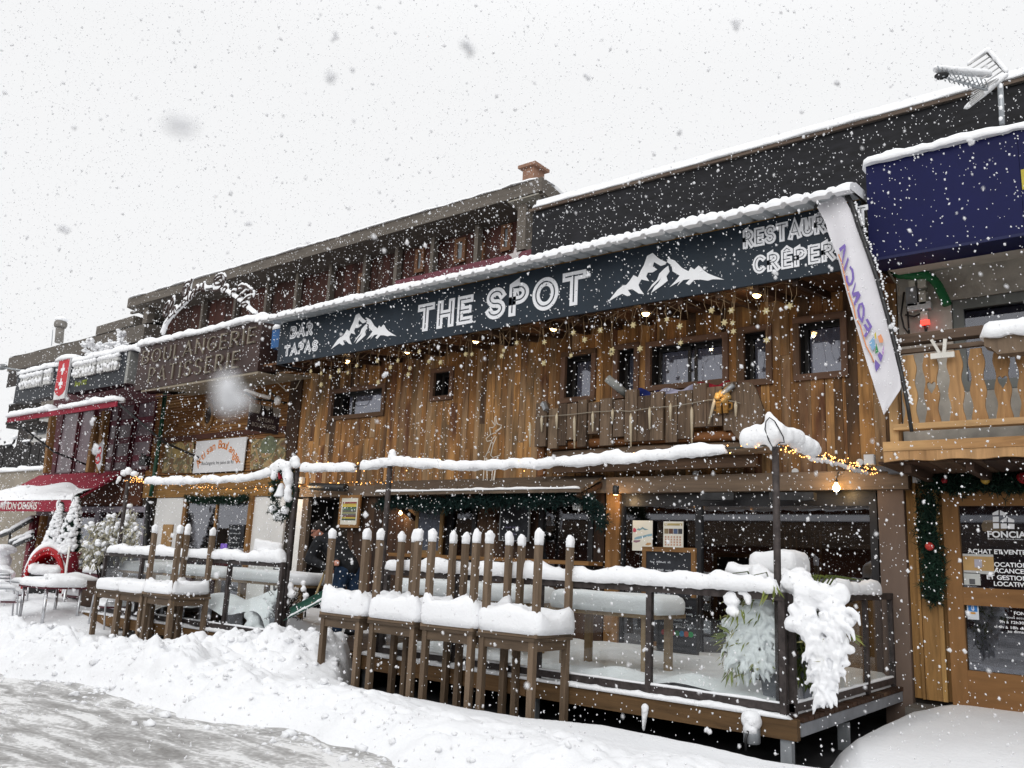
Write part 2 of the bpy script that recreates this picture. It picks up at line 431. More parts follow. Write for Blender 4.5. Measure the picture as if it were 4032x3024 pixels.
def stroke_text(mb, s, o, ux, uz, nrm, W, H, thick, gap=.3, inline=None, m_in=1, serif=None, proud=.012, slant=0.0):
    """text box W x H starting at o; thick = stroke width as share of H"""
    nat = sum(GL[c][0] for c in s) + gap * (len(s) - 1); o = Vector(o); ux = Vector(ux).normalized(); uz = Vector(uz).normalized()
    kx = (W - thick * H) / (nat * H); hh = H * (1 - thick); x = thick * H / 2; z0 = thick * H / 2; k = 0
    for c in s:
        gw, st = GL[c]
        for pl in st:
            pts = [(x + u * H * kx, z0 + v * hh) for u, v in pl]
            to3 = lambda u, v: o + ux * (u + slant * v) + uz * v
            if serif:
                def wf(d): return H * (serif[0] + (serif[1] - serif[0]) * (abs(d.y) ** 1.5 if d.x * d.y <= 0 or abs(d.y) > .97 else abs(d.y) * .35))
            else: wf = lambda d: thick * H
            ribbon(mb, pts, wf, to3, nrm, proud + .0006 * k, 0, 0 if serif else thick * H * .5)
            k += 1
            if inline: ribbon(mb, pts, lambda d: thick * H * inline, to3, nrm, proud + .006 + .0006 * k, m_in, thick * H * .12)
            if serif:
                for (a, b) in ((pts[0], pts[1]), (pts[-1], pts[-2])):
                    if (Vector(pts[0]) - Vector(pts[-1])).length < 1e-6: continue
                    dv = (Vector(b) - Vector(a)).normalized(); k += 1
                    if abs(dv.y) > .75: ribbon(mb, [(a[0] - H * .1, a[1]), (a[0] + H * .1, a[1])], lambda d: H * serif[0] * 1.1, to3, nrm, proud + .0006 * k, 0)
                    elif abs(dv.y) < .3: ribbon(mb, [(a[0], a[1] - H * .07), (a[0], a[1] + H * .07)], lambda d: H * serif[0] * 1.1, to3, nrm, proud + .0006 * k, 0)
        x += (gw + gap) * H * kx
def font_text(mb, s, o, ux, uz, nrm, H, W=None, align='LEFT', ext=.002, m=0, bold=0.0):
    cu = bpy.data.curves.new('lettering', 'FONT'); cu.body = s; cu.size = 1.0; cu.align_x = align; cu.extrude = 0.0; cu.offset = bold
    ob = bpy.data.objects.new('lettering', cu); C.objects.link(ob)
    me = bpy.data.meshes.new_from_object(ob); bpy.data.objects.remove(ob); bpy.data.curves.remove(cu)
    if not len(me.vertices): return
    xs = [v.co.x for v in me.vertices]; ys = [v.co.y for v in me.vertices]
    k = H / 0.73; kx = k if not W else W / (max(xs) - min(xs))
    x0 = min(xs) if align == 'LEFT' else (0 if align == 'CENTER' else max(xs))
    o = Vector(o); ux = Vector(ux).normalized(); uz = Vector(uz).normalized(); nrm = Vector(nrm).normalized(); base = len(mb.v)
    for v in me.vertices: mb.v.append(o + ux * ((v.co.x - x0) * kx) + uz * (v.co.y * k) + nrm * ext)
    fl = ux.cross(uz).dot(nrm) < 0
    for p in me.polygons:
        q = [base + i for i in p.vertices]; mb.face(q[::-1] if fl else q, .5, None, m)
    bpy.data.meshes.remove(me)
X_, Z_, OUT = (1, 0, 0), (0, 0, 1), (0, -1, 0)
# ================================================================== ground, road, snow
YR, YF = 7.9, 11.4          # railing line, restaurant front
ZD = 0.36                   # deck floor
def vnoise(x, y, seed=0):
    xi = np.floor(x).astype(np.int64); yi = np.floor(y).astype(np.int64); fx = x - xi; fy = y - yi
    def h(a, b):
        n = (a * 374761393 + b * 668265263 + seed * 1442695041) & 0xffffffff
        n = ((n ^ (n >> 13)) * 1274126177) & 0xffffffff
        return ((n ^ (n >> 16)) & 0xffff) / 65535.0
    u = fx * fx * (3 - 2 * fx); v = fy * fy * (3 - 2 * fy)
    return (h(xi, yi) * (1 - u) + h(xi + 1, yi) * u) * (1 - v) + (h(xi, yi + 1) * (1 - u) + h(xi + 1, yi + 1) * u) * v
def nfbm(x, y, o=4, seed=0):
    t = 0; a = 0.5; f = 1.0
    for k in range(o): t = t + a * vnoise(x * f + 17.3 * k, y * f - 9.1 * k, seed + k); a *= 0.5; f *= 2.03
    return t
def billow(x, y, o=4, seed=0):
    t = 0; a = 0.5; f = 1.0
    for k in range(o): t = t + a * np.abs(vnoise(x * f + 5.7 * k, y * f + 3.3 * k, seed + k) * 2 - 1); a *= 0.52; f *= 2.1
    return t
def sstep(a, b, x): t = np.clip((x - a) / (b - a), 0, 1); return t * t * (3 - 2 * t)
def height_mesh(name, x0, x1, y0, y1, dx, dy, fn, mat, keep_fn=None):
    nx = int((x1 - x0) / dx) + 1; ny = int((y1 - y0) / dy) + 1
    X, Y = np.meshgrid(np.linspace(x0, x1, nx), np.linspace(y0, y1, ny)); Z = fn(X, Y)
    V = np.stack([X, Y, Z], -1).reshape(-1, 3); I = np.arange(nx * ny).reshape(ny, nx)
    Q = np.stack([I[:-1, :-1], I[:-1, 1:], I[1:, 1:], I[1:, :-1]], -1).reshape(-1, 4)
    if keep_fn is not None:
        K = keep_fn(X, Y, Z).reshape(-1); Q = Q[K[Q].any(axis=1)]
    me = bpy.data.meshes.new(name); me.vertices.add(len(V)); me.vertices.foreach_set('co', V.ravel())
    me.loops.add(len(Q) * 4); me.loops.foreach_set('vertex_index', Q.ravel().astype(np.int32))
    me.polygons.add(len(Q)); me.polygons.foreach_set('loop_start', np.arange(0, len(Q) * 4, 4, dtype=np.int32))
    me.polygons.foreach_set('use_smooth', np.ones(len(Q), dtype=bool))
    me.materials.append(mat); me.update(); me.validate()
    o = bpy.data.objects.new(name, me); C.objects.link(o); return o

# wet dark paving under everything
mb = MB(); mb.box(-110, 50, -45, 60, -0.6, -0.1)
struct(mb.build('ground', plain('wet_paving', (0.035, 0.035, 0.037), rough=0.5, var=.4, scale=3)))

# slushy road: grey snow and wet asphalt in streaks along the street
def slush_mat():
    m, nt, b = _mat('slush'); L = nt.links.new
    g = N(nt, 'ShaderNodeNewGeometry')
    mp = N(nt, 'ShaderNodeMapping'); mp.inputs['Rotation'].default_value = (0, 0, R(-9)); mp.inputs['Scale'].default_value = (0.8, 2.6, 1); L(g.outputs['Position'], mp.inputs[0])
    n1 = N(nt, 'ShaderNodeTexNoise'); n1.inputs['Scale'].default_value = 1.5; n1.inputs['Detail'].default_value = 9; n1.inputs['Roughness'].default_value = 0.68; n1.inputs['Distortion'].default_value = .9; L(mp.outputs[0], n1.inputs['Vector'])
    n2 = N(nt, 'ShaderNodeTexNoise'); n2.inputs['Scale'].default_value = 0.8; n2.inputs['Detail'].default_value = 3; L(g.outputs['Position'], n2.inputs['Vector'])
    n3 = N(nt, 'ShaderNodeTexNoise'); n3.inputs['Scale'].default_value = 22; n3.inputs['Detail'].default_value = 5; L(g.outputs['Position'], n3.inputs['Vector'])
    a = N(nt, 'ShaderNodeMath', operation='MULTIPLY_ADD'); a.inputs[1].default_value = 0.45; L(n2.outputs[0], a.inputs[0]); L(n1.outputs[0], a.inputs[2])
    a2 = N(nt, 'ShaderNodeMath', operation='MULTIPLY_ADD'); a2.inputs[1].default_value = 0.38; L(n3.outputs[0], a2.inputs[0]); L(a.outputs[0], a2.inputs[2])
    cr = rampn(nt, [(0.64, (.12, .113, .105)), (0.78, (.25, .243, .235)), (0.90, (.42, .415, .41)), (1.0, (.72, .72, .72))]); L(a2.outputs[0], cr.inputs[0])
    L(cr.outputs[0], b.inputs['Base Color'])
    rr = rampn(nt, [(0.66, (.3,) * 3), (0.9, (.7,) * 3)]); L(a2.outputs[0], rr.inputs[0]); L(rr.outputs[0], b.inputs['Roughness'])
    bp = N(nt, 'ShaderNodeBump'); bp.inputs['Strength'].default_value = 0.7; bp.inputs['Distance'].default_value = 0.03; L(a2.outputs[0], bp.inputs['Height']); L(bp.outputs[0], b.inputs['Normal'])
    return m
def road_z(X, Y):
    c, s_ = math.cos(R(-9)), math.sin(R(-9)); U = X * c - Y * s_; V = X * s_ + Y * c
    return -0.03 + 0.05 * nfbm(U * .5, V * 2.2, 4, 5) + 0.02 * nfbm(X * 6, Y * 6, 3, 6)
SLUSH = slush_mat()
struct(height_mesh('road', -60, 30, -12, 6.4, .12, .06, road_z, SLUSH))

# deep snow: ploughed bank along the road, smooth fresh snow on the pavement, hollow under the stacked tables and the deck
def bank_line(X): return 5.0 + 0.05 * (X + 7) + 0.35 * (vnoise(X * .9, X * 0, 3) - .5) + 0.2 * (vnoise(X * 3, X * 0 + 7, 4) - .5)
def hollow_edge(X):
    """snow front edge along the stacks and the deck"""
    e = np.full_like(X, 7.5)
    e = np.where(X > -5.0, 7.55 + 0.12 * np.sin(X * 3), e)
    e = np.interp(X, [-30, -15.2, -14.2, -13.2, -12.6, -11.8, -11.2, -10.6, -9.6, -8.7, -8.2, -7.6, -6.8, -6, -5.3, -4.6, -3.6, -2.9, -2.5, -2.2],
                  [11, 9.5, 7.6, 7.3, 7.2, 7.25, 7.5, 7.9, 8.0, 7.95, 7.35, 7.24, 7.2, 7.22, 7.3, 7.62, 7.55, 7.4, 7.4, 7.4])
    return e
def snow_z(X, Y):
    b = bank_line(X); t = Y - b
    up = sstep(0, .55, t)
    lump = billow(X * 2.6, Y * 2.6, 5, 11); fine = nfbm(X * 9, Y * 9, 4, 21); broad = nfbm(X * .55, Y * .8, 3, 31)
    left = sstep(-5.2, -9.5, X)
    crest = np.exp(-((t - .75) / .55) ** 2)
    rough = up * sstep(2.0 + .3 * left, .75, t) * (0.55 + .45 * left)
    z = 0.10 * up + (0.10 + .13 * left) * crest * (.55 + broad) + rough * (0.36 * lump + 0.10 * fine) * (0.75 + .25 * left) - .06 * rough
    # smooth fresh cover
    smooth = sstep(.3, 1.6, t); z += smooth * (0.03 * nfbm(X * 1.3, Y * 1.3, 3, 41) + .004 * nfbm(X * 14, Y * 14, 3, 42))
    # cleared heap in front of the terrace gap
    for cx, cy, sx_, sy_, hh in ((-9.9, 7.0, .8, .5, .30), (-9.1, 7.35, .6, .45, .34), (-10.9, 6.6, .8, .5, .16), (-8.75, 7.7, .3, .28, .26), (-9.5, 7.8, .5, .3, .22)):
        g = np.exp(-(((X - cx) / sx_) ** 2 + ((Y - cy) / sy_) ** 2)); z += g * hh * (.65 + 1.0 * billow(X * 3.4 + 9, Y * 3.4, 5, 51) + .25 * fine)
    # drift on the right, rising to the office front
    rgt = sstep(-2.9, -2.2, X) * sstep(6.9, 8.6, Y); z += rgt * (.12 + .05 * broad)
    z += 0.28 * sstep(-14.6, -16.5, X) * sstep(6.6, 8.2, Y) * (.7 + .5 * broad)
    z += .1 * sstep(-15, -18, X) * sstep(6, 8, Y) * lump
    e = hollow_edge(X); d = e - Y
    me_ = np.interp(Y, [7.0, 7.33, 8.5, 9.85, 11.3], [-2.1, -2.4, -2.8, -2.88, -2.9]); d = np.where(X > -3.0, np.maximum(d, X - me_), d)
    edge = np.sqrt(np.clip(d / .22, 0, 1)); z = np.where(d < .22, (z + .1) * edge - .1, z)
    z = np.where(t < 0, -0.1, np.where(t < .2, -.1 + (z + .1) * np.sqrt(np.clip(t / .2, 0, 1)), z))
    return z
GS = snowmat('ground_snow', (.80, .81, .83), bump=0.4, scale=24)
struct(height_mesh('snow_bank', -24, 4.5, 3.6, 11.35, .034, .03, snow_z, GS, lambda X, Y, Z: Z > -0.099))
struct(height_mesh('snow_field', -75, -24, 3.6, 30, .25, .2, lambda X, Y: 0.12 + .5 * sstep(4.4, 6, Y) * nfbm(X * .8, Y * .8, 4, 71), GS))
# clods broken off along the plough edge
mb = MB()
for i in range(330):
    x = random.uniform(-17, -3.5); y = float(bank_line(np.array([x]))[0]) + random.choice([random.gauss(-.05, .12), random.gauss(.35, .3)])
    z = max(float(snow_z(np.array([x]), np.array([y]))[0]), float(road_z(np.array([x]), np.array([y]))[0]) - .005)
    s_ = random.choice([.014, .018, .02, .025, .03, .045]) * random.uniform(.7, 1.3)
    mb.blob((x, y, z + s_ * .25), (s_ * random.uniform(.8, 1.4), s_, s_ * random.uniform(.6, .9)), 2 if s_ > .03 else 1, .6, 2.2)
for i in range(110):
    x = random.gauss(-9.5, .7); y = random.gauss(7.3, .35); z = float(snow_z(np.array([x]), np.array([y]))[0])
    if y > 7.8 or z < 0: continue
    s_ = random.uniform(.015, .05); mb.blob((x, y, z), (s_ * 1.3, s_, s_ * .8), 2, .65, 2.4)
struct(mb.build('snow_clods', GS), 'stuff')
# ================================================================== the wooden restaurant
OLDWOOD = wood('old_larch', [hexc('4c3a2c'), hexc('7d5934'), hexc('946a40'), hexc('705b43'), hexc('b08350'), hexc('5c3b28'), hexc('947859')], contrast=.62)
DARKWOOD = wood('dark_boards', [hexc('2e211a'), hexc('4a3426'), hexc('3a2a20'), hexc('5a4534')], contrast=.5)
GREYWOOD = wood('grey_boards', [hexc('5f5146'), hexc('71604f'), hexc('665a50'), hexc('584a40')], contrast=.35)
ROUGHWOOD = wood('driftwood', [hexc('57483c'), hexc('6f5d4c'), hexc('4b3c30'), hexc('7d6a56')], contrast=.7, across=22, bump=.5)
PINE = wood('pine', [hexc('7d5a36'), hexc('8f6a40'), hexc('6e4e2e'), hexc('99744a')], contrast=.4)
FRAMEWOOD = wood('window_frame_wood', [hexc('5c4638'), hexc('6d5446'), hexc('54402f')], contrast=.3, across=10)
DARK = plain('dark_interior', (.012, .011, .010), rough=.9, var=.3)
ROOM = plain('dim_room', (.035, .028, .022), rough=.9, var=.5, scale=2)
GLASS = glass('window_glass', (.74, .76, .8), 2.0)
CLEAR = glass('clear_panel', (.95, .97, .965), 1.45)
BLACKMETAL = plain('black_metal', (.03, .03, .031), rough=.45, metal=.3, var=.4, scale=9, spec=.4)
RAILMETAL = plain('rail_metal', (.055, .045, .043), rough=.55, metal=.2, var=.35, scale=12, bump=.1)
GALV = plain('galvanised', (.34, .36, .38), rough=.5, metal=.5, var=.15, scale=6)
NAVY = plain('navy_board', hexc('222c36'), rough=.5, var=.16, scale=1.2, stretch=(1, 1, .15), spec=.25)
WARM = plain('warm_bulb', (1, .75, .4), emit=(1, .62, .22), estr=14)
def warm_light(loc, power, size=.03, col=(1, .68, .36)):
    l = bpy.data.lights.new('lamp_light', 'POINT'); l.energy = power; l.shadow_soft_size = size; l.color = col
    o = bpy.data.objects.new('lamp_light', l); C.objects.link(o); o.location = loc; return o

XL, XR = -14.85, -2.78
def planks(mb, x0, x1, z0, z1, y, wmin, wmax, holes=(), th=.03, splits=.35, dy=.012):
    edges = sorted({round(h[k], 4) for h in holes for k in (0, 1)})
    x = x0
    while x < x1 - .01:
        wd = random.uniform(wmin, wmax); nx = min(x + wd, x1)
        for e_ in edges:
            if x + .02 < e_ < x + wd * 1.35: nx = e_; break
        if x1 - nx < wmin * .5: nx = x1
        segs = [(z0, z1)]
        for h in holes:
            if (x + nx) / 2 > h[0] and (x + nx) / 2 < h[1]:
                ns = []
                for a, b in segs:
                    if h[3] <= a or h[2] >= b: ns.append((a, b)); continue
                    if h[2] > a: ns.append((a, h[2]))
                    if h[3] < b: ns.append((h[3], b))
                segs = ns
        for a, b in segs:
            cuts = [a, b]
            if b - a > 1.0 and random.random() < splits: cuts = [a, random.uniform(a + .3, b - .3), b]
            for c0, c1 in zip(cuts, cuts[1:]):
                d = random.uniform(0, dy)
                mb.box(x + .0022, nx - .0022, y - th - d, y, c0 + (.002 if c0 != a else 0), c1, None, 0, 2)
        x = nx
def frame(mb, x0, x1, z0, z1, y0, y1, wd, r=None):
    mb.box(x0, x1, y0, y1, z1 - wd, z1, r); mb.box(x0, x1, y0, y1, z0, z0 + wd, r)
    mb.box(x0, x0 + wd, y0 + .001, y1, z0 + wd, z1 - wd, r); mb.box(x1 - wd, x1, y0 + .001, y1, z0 + wd, z1 - wd, r)
def reveal(mb, x0, x1, z0, z1, y0, y1, m=0):
    t = .02
    mb.box(x0, x1, y0, y1, z1 - t, z1, .5, m); mb.box(x0, x1, y0, y1, z0, z0 + t, .5, m)
    mb.box(x0, x0 + t, y0, y1, z0 + t, z1 - t, .5, m); mb.box(x1 - t, x1, y0, y1, z0 + t, z1 - t, .5, m)

rest = thing('restaurant', 'wooden restaurant clad in brown vertical planks under the long dark sign board', 'building', ((XL + XR) / 2, YF, 0))
WIN = [((1312, 1538), (1520, 1638)), ((1709, 1456), (1789, 1574)), ((2221, 1392), (2351, 1579)), ((2425, 1364), (2522, 1565)),
       ((2552, 1353), (2875, 1515)), ((2914, 1296), (3048, 1515)), ((3128, 1257), (3347, 1485))]
HOLES = [rect(*a, *b, YF) for a, b in WIN]
mb = MB(); planks(mb, XL, XR, 2.9, 5.46, YF, .11, .19, [(a + .05, b - .05, c + .05, d - .05) for a, b, c, d in HOLES])
mb.build('plank_wall', OLDWOOD, rest)
# shell of the house behind the boards, with real depth for the window openings
mb = MB()
mb.box(XL, XR, 12.1, 12.2, -.1, 6.2); mb.box(XL, XL + .1, YF, 12.1, -.1, 5.6); mb.box(XR - .1, XR, YF, 12.1, 2.9, 5.6)
mb.box(XL + .1, XR - .1, YF, 12.1, 2.86, 2.9); mb.box(XL + .1, XR - .1, YF, 12.1, 5.46, 5.5)
mb.build('inner_wall', ROOM, rest)
for i, (x0, x1, z0, z1) in enumerate(HOLES):
    mb = MB(); frame(mb, x0, x1, z0, z1, YF - .085, YF - .02, .085)
    fo = mb.build('window', FRAMEWOOD, rest)
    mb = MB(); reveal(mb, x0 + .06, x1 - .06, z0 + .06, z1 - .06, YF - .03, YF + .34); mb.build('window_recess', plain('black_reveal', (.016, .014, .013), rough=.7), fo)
    mb = MB()
    if i == 4:
        xm = (x0 + x1) / 2
        for a, b in ((x0 + .1, xm - .03), (xm + .03, x1 - .1)): frame(mb, a, b, z0 + .08, z1 - .08, YF + .16, YF + .2, .045)
    elif i == 0:
        frame(mb, x0 + .08, x1 - .08, z0 + .08, z1 - .08, YF + .16, YF + .2, .05); mb.box(x0 + .45, x0 + .50, YF + .155, YF + .205, z0 + .13, z1 - .13)
    else: frame(mb, x0 + .08, x1 - .08, z0 + .08, z1 - .08, YF + .16, YF + .2, .045)
    mb.build('sash', plain('dark_sash', (.03, .028, .027), rough=.5), fo)
    mb = MB(); mb.box(x0 + .12, x1 - .12, YF + .175, YF + .183, z0 + .12, z1 - .12); mb.build('pane', GLASS, fo)
    mb = MB()      # pale blind behind the pane
    if i not in (1,):
        bx0 = x0 + (.3 if i == 0 else .14)
        mb.grid(24, 2, lambda u, v: (bx0 + (x1 - .14 - bx0) * u, YF + .215 + .01 * math.sin(u * 40), z0 + .13 + (z1 - z0 - .26) * v))
        mb.build('curtain', plain('grey_curtain', hexc('b4b3be'), rough=.9, var=.06, scale=1.5), fo)

# soffit boards over the upper wall, running out to the sign
mb = MB(); x = XL + .4
while x < XR:
    nx = min(x + random.uniform(.13, .2), XR); d = random.uniform(0, .015)
    mb.hexa([(x + .003, 10.03, 5.22 - d), (nx - .003, 10.03, 5.22 - d), (x + .003, YF, 5.40 - d), (nx - .003, YF, 5.40 - d),
             (x + .003, 10.03, 5.25), (nx - .003, 10.03, 5.25), (x + .003, YF, 5.43), (nx - .003, YF, 5.43)], None, 0, 1); x = nx
mb.build('soffit', wood('soffit_boards', [hexc('4a3322'), hexc('5f4029'), hexc('3d2a1d'), hexc('6b4a2e')], contrast=.6), rest)
mb = MB(); x = XL + .7
while x < XR:
    mb.bar((x, 10.08, 5.17), (x, YF - .06, 5.34), .07, .10, r=random.random()); x += random.uniform(.5, .62)
mb.build('rafter', DARKWOOD, rest)
# metal roof over the sign with trapezoid ribs
def rib(x):
    u = (x / .275) % 1.0
    return .038 if u < .14 else (.038 * (1 - (u - .14) / .09) if u < .23 else (.038 * ((u - .91) / .09) if u > .91 else 0))
RX0, RX1 = -14.12, -2.80
def roofz(y): return 5.985 + (y - 9.55) * .13
mb = MB(); nxr = int((RX1 - RX0) / .0125)
mb.grid(nxr, 1, lambda u, v: (RX0 + (RX1 - RX0) * u, 9.55 + 3.2 * v, roofz(9.55 + 3.2 * v) + rib(RX0 + (RX1 - RX0) * u)), smooth=False)
mb.grid(nxr, 1, lambda u, v: (RX0 + (RX1 - RX0) * u, 9.553 + 3.19 * v, roofz(9.553 + 3.19 * v) - .005 + rib(RX0 + (RX1 - RX0) * u)), smooth=False, flip=True)
mb.build('metal_roof', plain('roof_sheet', (.46, .49, .51), rough=.5, metal=.1, var=.12, scale=2, stretch=(1, .2, 1)), rest)
mb = MB()
def rsnow(u, v):
    x = RX0 - .03 + (RX1 - RX0 + .06) * u; wv = .5 + .5 * math.cos((x / .275 - .08) * 2 * math.pi)
    hh = .105 + .028 * (1 - wv) + .05 * fbm(Vector((x * 1.2, v * 2, 3)), 3) + .02 * fbm(Vector((x * 7, v * 9, 8)), 3)
    ed = .10 * v / .12 if v < .12 else .1
    y = 9.50 + .025 * wv + .02 * fbm(Vector((x * 5, 1, 7)), 2)
    if v < .24:
        a = v / .24 * math.pi / 2; return (x, y + .12 * (1 - math.cos(a)) * 1.0 - .02 * math.sin(2 * a), roofz(y) + rib(x) * .9 - .012 + hh * math.sin(a))
    yy = y + .12 + (v - .24) / .76 * 2.9; return (x, yy, roofz(yy) + hh)
mb.grid(900, 18, rsnow); mb.grid(900, 1, lambda u, v: (RX0 - .03 + (RX1 - RX0 + .06) * u, rsnow(u, 0)[1] + v * .14, rsnow(u, 0)[2] + v * .012), flip=True)
for uu in (0, 1):
    mb.grid(18, 1, lambda u, v: Vector(rsnow(uu, u)) * (1 - v) + Vector((rsnow(uu, u)[0], rsnow(uu, u)[1], roofz(rsnow(uu, u)[1]))) * v, flip=not uu)
mb.build('roof_snow', SNOW, rest)
# ground floor: lintel beams, pillars, bar wall
mb = MB()
xa = at(2385, 1950, 11.2).x; xb = at(3575, 1890, 11.2).x
mb.box(xa, xb, 11.2, YF + .02, 2.69, 2.93); mb.build('lintel', GREYWOOD, rest)
mb = MB(); xc = at(1180, 1930, 11.25).x; mb.box(xc, xa - .01, 11.25, YF + .02, 2.70, 2.9); mb.build('lintel', GREYWOOD, rest)
mb = MB(); mb.box(at(3457, 2000, 11.28).x, XR - .0, 11.28, YF + .3, -.1, 2.688); mb.build('pillar', plain('taupe_pillar', hexc('6a5a50'), rough=.8, var=.14, scale=2.5, stretch=(1, 1, .3), bump=.1), rest)
mb = MB(); mb.box(at(2387, 2000, 11.3).x, at(2440, 2000, 11.3).x, 11.3, YF + .2, .3, 2.69); mb.build('pillar', PINE, rest)
GX0, GX1 = xc + .12, at(2387, 2000, YF).x
DW = rect(1213, 1960, 1342, 2480, YF); WA = rect(1782, 1985, 1868, 2185, YF); WB = rect(2142, 1985, 2330, 2195, YF)
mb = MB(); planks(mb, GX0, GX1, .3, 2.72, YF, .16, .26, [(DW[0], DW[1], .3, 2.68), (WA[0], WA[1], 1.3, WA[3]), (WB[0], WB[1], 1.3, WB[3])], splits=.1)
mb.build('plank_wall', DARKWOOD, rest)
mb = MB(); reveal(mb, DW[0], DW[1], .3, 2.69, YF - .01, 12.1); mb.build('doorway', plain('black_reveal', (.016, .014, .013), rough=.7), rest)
for k, Wn in enumerate((WA, WB)):
    mb = MB(); frame(mb, Wn[0] - .05, Wn[1] + .05, 1.25, Wn[3] + .05, YF - .07, YF + .02, .09); fo = mb.build('window', plain('black_frame', (.02, .02, .022), rough=.4), rest)
    mb = MB(); mb.box(Wn[0] + .04, Wn[1] - .04, YF - .03, YF - .022, 1.34, Wn[3] - .04); mb.build('pane', GLASS, fo)
mb = MB(); mb.box(at(1190, 2000, 11.3).x, at(1212, 2000, 11.3).x, 11.3, YF, .3, 2.70); mb.build('door_post', GREYWOOD, rest)
mb = MB(); mb.box(at(1168, 2000, 11.3).x, at(1189, 2000, 11.3).x, 11.32, YF, .3, 2.66); mb.build('door_post', plain('white_paint', (.78, .77, .74), rough=.6, var=.06), rest)
# big front window, three lights
BX0, BX1 = at(2442, 2000, YF).x, at(3456, 2000, YF).x
mb = MB(); frame(mb, BX0, BX1, .34, 2.69, YF - .05, YF + .05, .09)
ms_ = [at(2755, 2100, YF).x]
for x in ms_: mb.box(x - .045, x + .045, YF - .048, YF + .048, .43, 2.6)
mb.box(BX0 + .09, BX1 - .09, YF - .046, YF + .046, 2.50, 2.599)
bw = mb.build('window', plain('black_frame', (.02, .02, .022), rough=.4), rest)
mb = MB()
for a, b in zip([BX0 + .09] + [x + .045 for x in ms_], [x - .045 for x in ms_] + [BX1 - .09]): mb.box(a, b, YF - .006, YF + .006, .43, 2.5)
mb.build('pane', glass('shop_glass', (.5, .52, .53), 2.5), bw)
mb = MB(); z = 1.0
for i in range(7):
    mb.box(BX1 - .95 - i * .085 + random.uniform(-.01, .01), BX1 - .93 - i * .085, 12.03, 12.06, .9, 2.2)
mb.build('window_slats', PINE, bw)
# awning over the bar hatch
AX0, AX1 = at(1478, 1905, YF).x, at(2385, 1876, YF).x
FX0, FX1 = at(1468, 1945, 10.55).x, at(2288, 1936, 10.55).x
mb = MB(); mb.hexa([(FX0, 10.55, 2.645), (FX1, 10.55, 2.645), (AX0, YF, 2.95), (AX1, YF, 2.95), (FX0, 10.55, 2.69), (FX1, 10.55, 2.69), (AX0, YF, 3.0), (AX1, YF, 3.0)], .4)
aw = mb.build('awning', plain('felt_roof', hexc('5d5044'), rough=.9, var=.22, scale=14, stretch=(.5, 1.5, 1), bump=.3), rest)
mb = MB(); snow_strip(mb, [(FX0 + .02, 10.60, 2.70), (FX1 - .05, 10.60, 2.70)], .10, .035, .05); mb.build('snow_cap', SNOW, aw)
mb = MB()
for x in (FX0 + .3, (FX0 + FX1) / 2, FX1 - .1):
    mb = MB(); mb.bar((x, 10.62, 2.63), (x, YF - .05, 2.28), .06, .08); mb.bar((x, 10.64, 2.60), (x, YF - .05, 2.86), .05, .07)
    mb.build('awning_bracket', DARKWOOD, aw)
CX0, CX1 = at(1535, 2176, 11.0).x, at(2325, 2204, 11.0).x
zc = at(1535, 2176, 11.0).z
mb = MB(); mb.box(CX0, CX1, 10.95, YF - .05, zc - .06, zc); mb.build('counter', PINE, rest)
# upper storey set back behind the sign, dark slate cladding, with its snowy eave
SX0 = at(2096, 900, 13).x
mb = MB(); mb.box(SX0, 6, 13, 13.3, 5.5, 8.60); 
mb.build('slate_wall', plain('slate_cladding', (.010, .010, .0125), rough=.75, var=.5, scale=3, stretch=(1, 1, 3)), rest)
mb = MB(); mb.hexa([(SX0 - .05, 12.93, 8.602), (6, 12.93, 8.602), (SX0 - .05, 17, 9.5), (6, 17, 9.5), (SX0 - .05, 12.93, 8.66), (6, 12.93, 8.66), (SX0 - .05, 17, 9.56), (6, 17, 9.56)])
mb.build('eave', GREYWOOD, rest)
mb = MB(); snow_strip(mb, [(SX0 - .05, 13.1, 8.67), (6, 13.1, 8.67)], .4, .10, .1, .3); mb.hexa([(SX0, 13.1, 8.80), (6, 13.1, 8.80), (SX0, 17, 9.56), (6, 17, 9.56), (SX0, 13.1, 8.9), (6, 13.1, 8.9), (SX0, 17, 9.66), (6, 17, 9.66)])
mb.build('roof_snow', SNOW, rest)

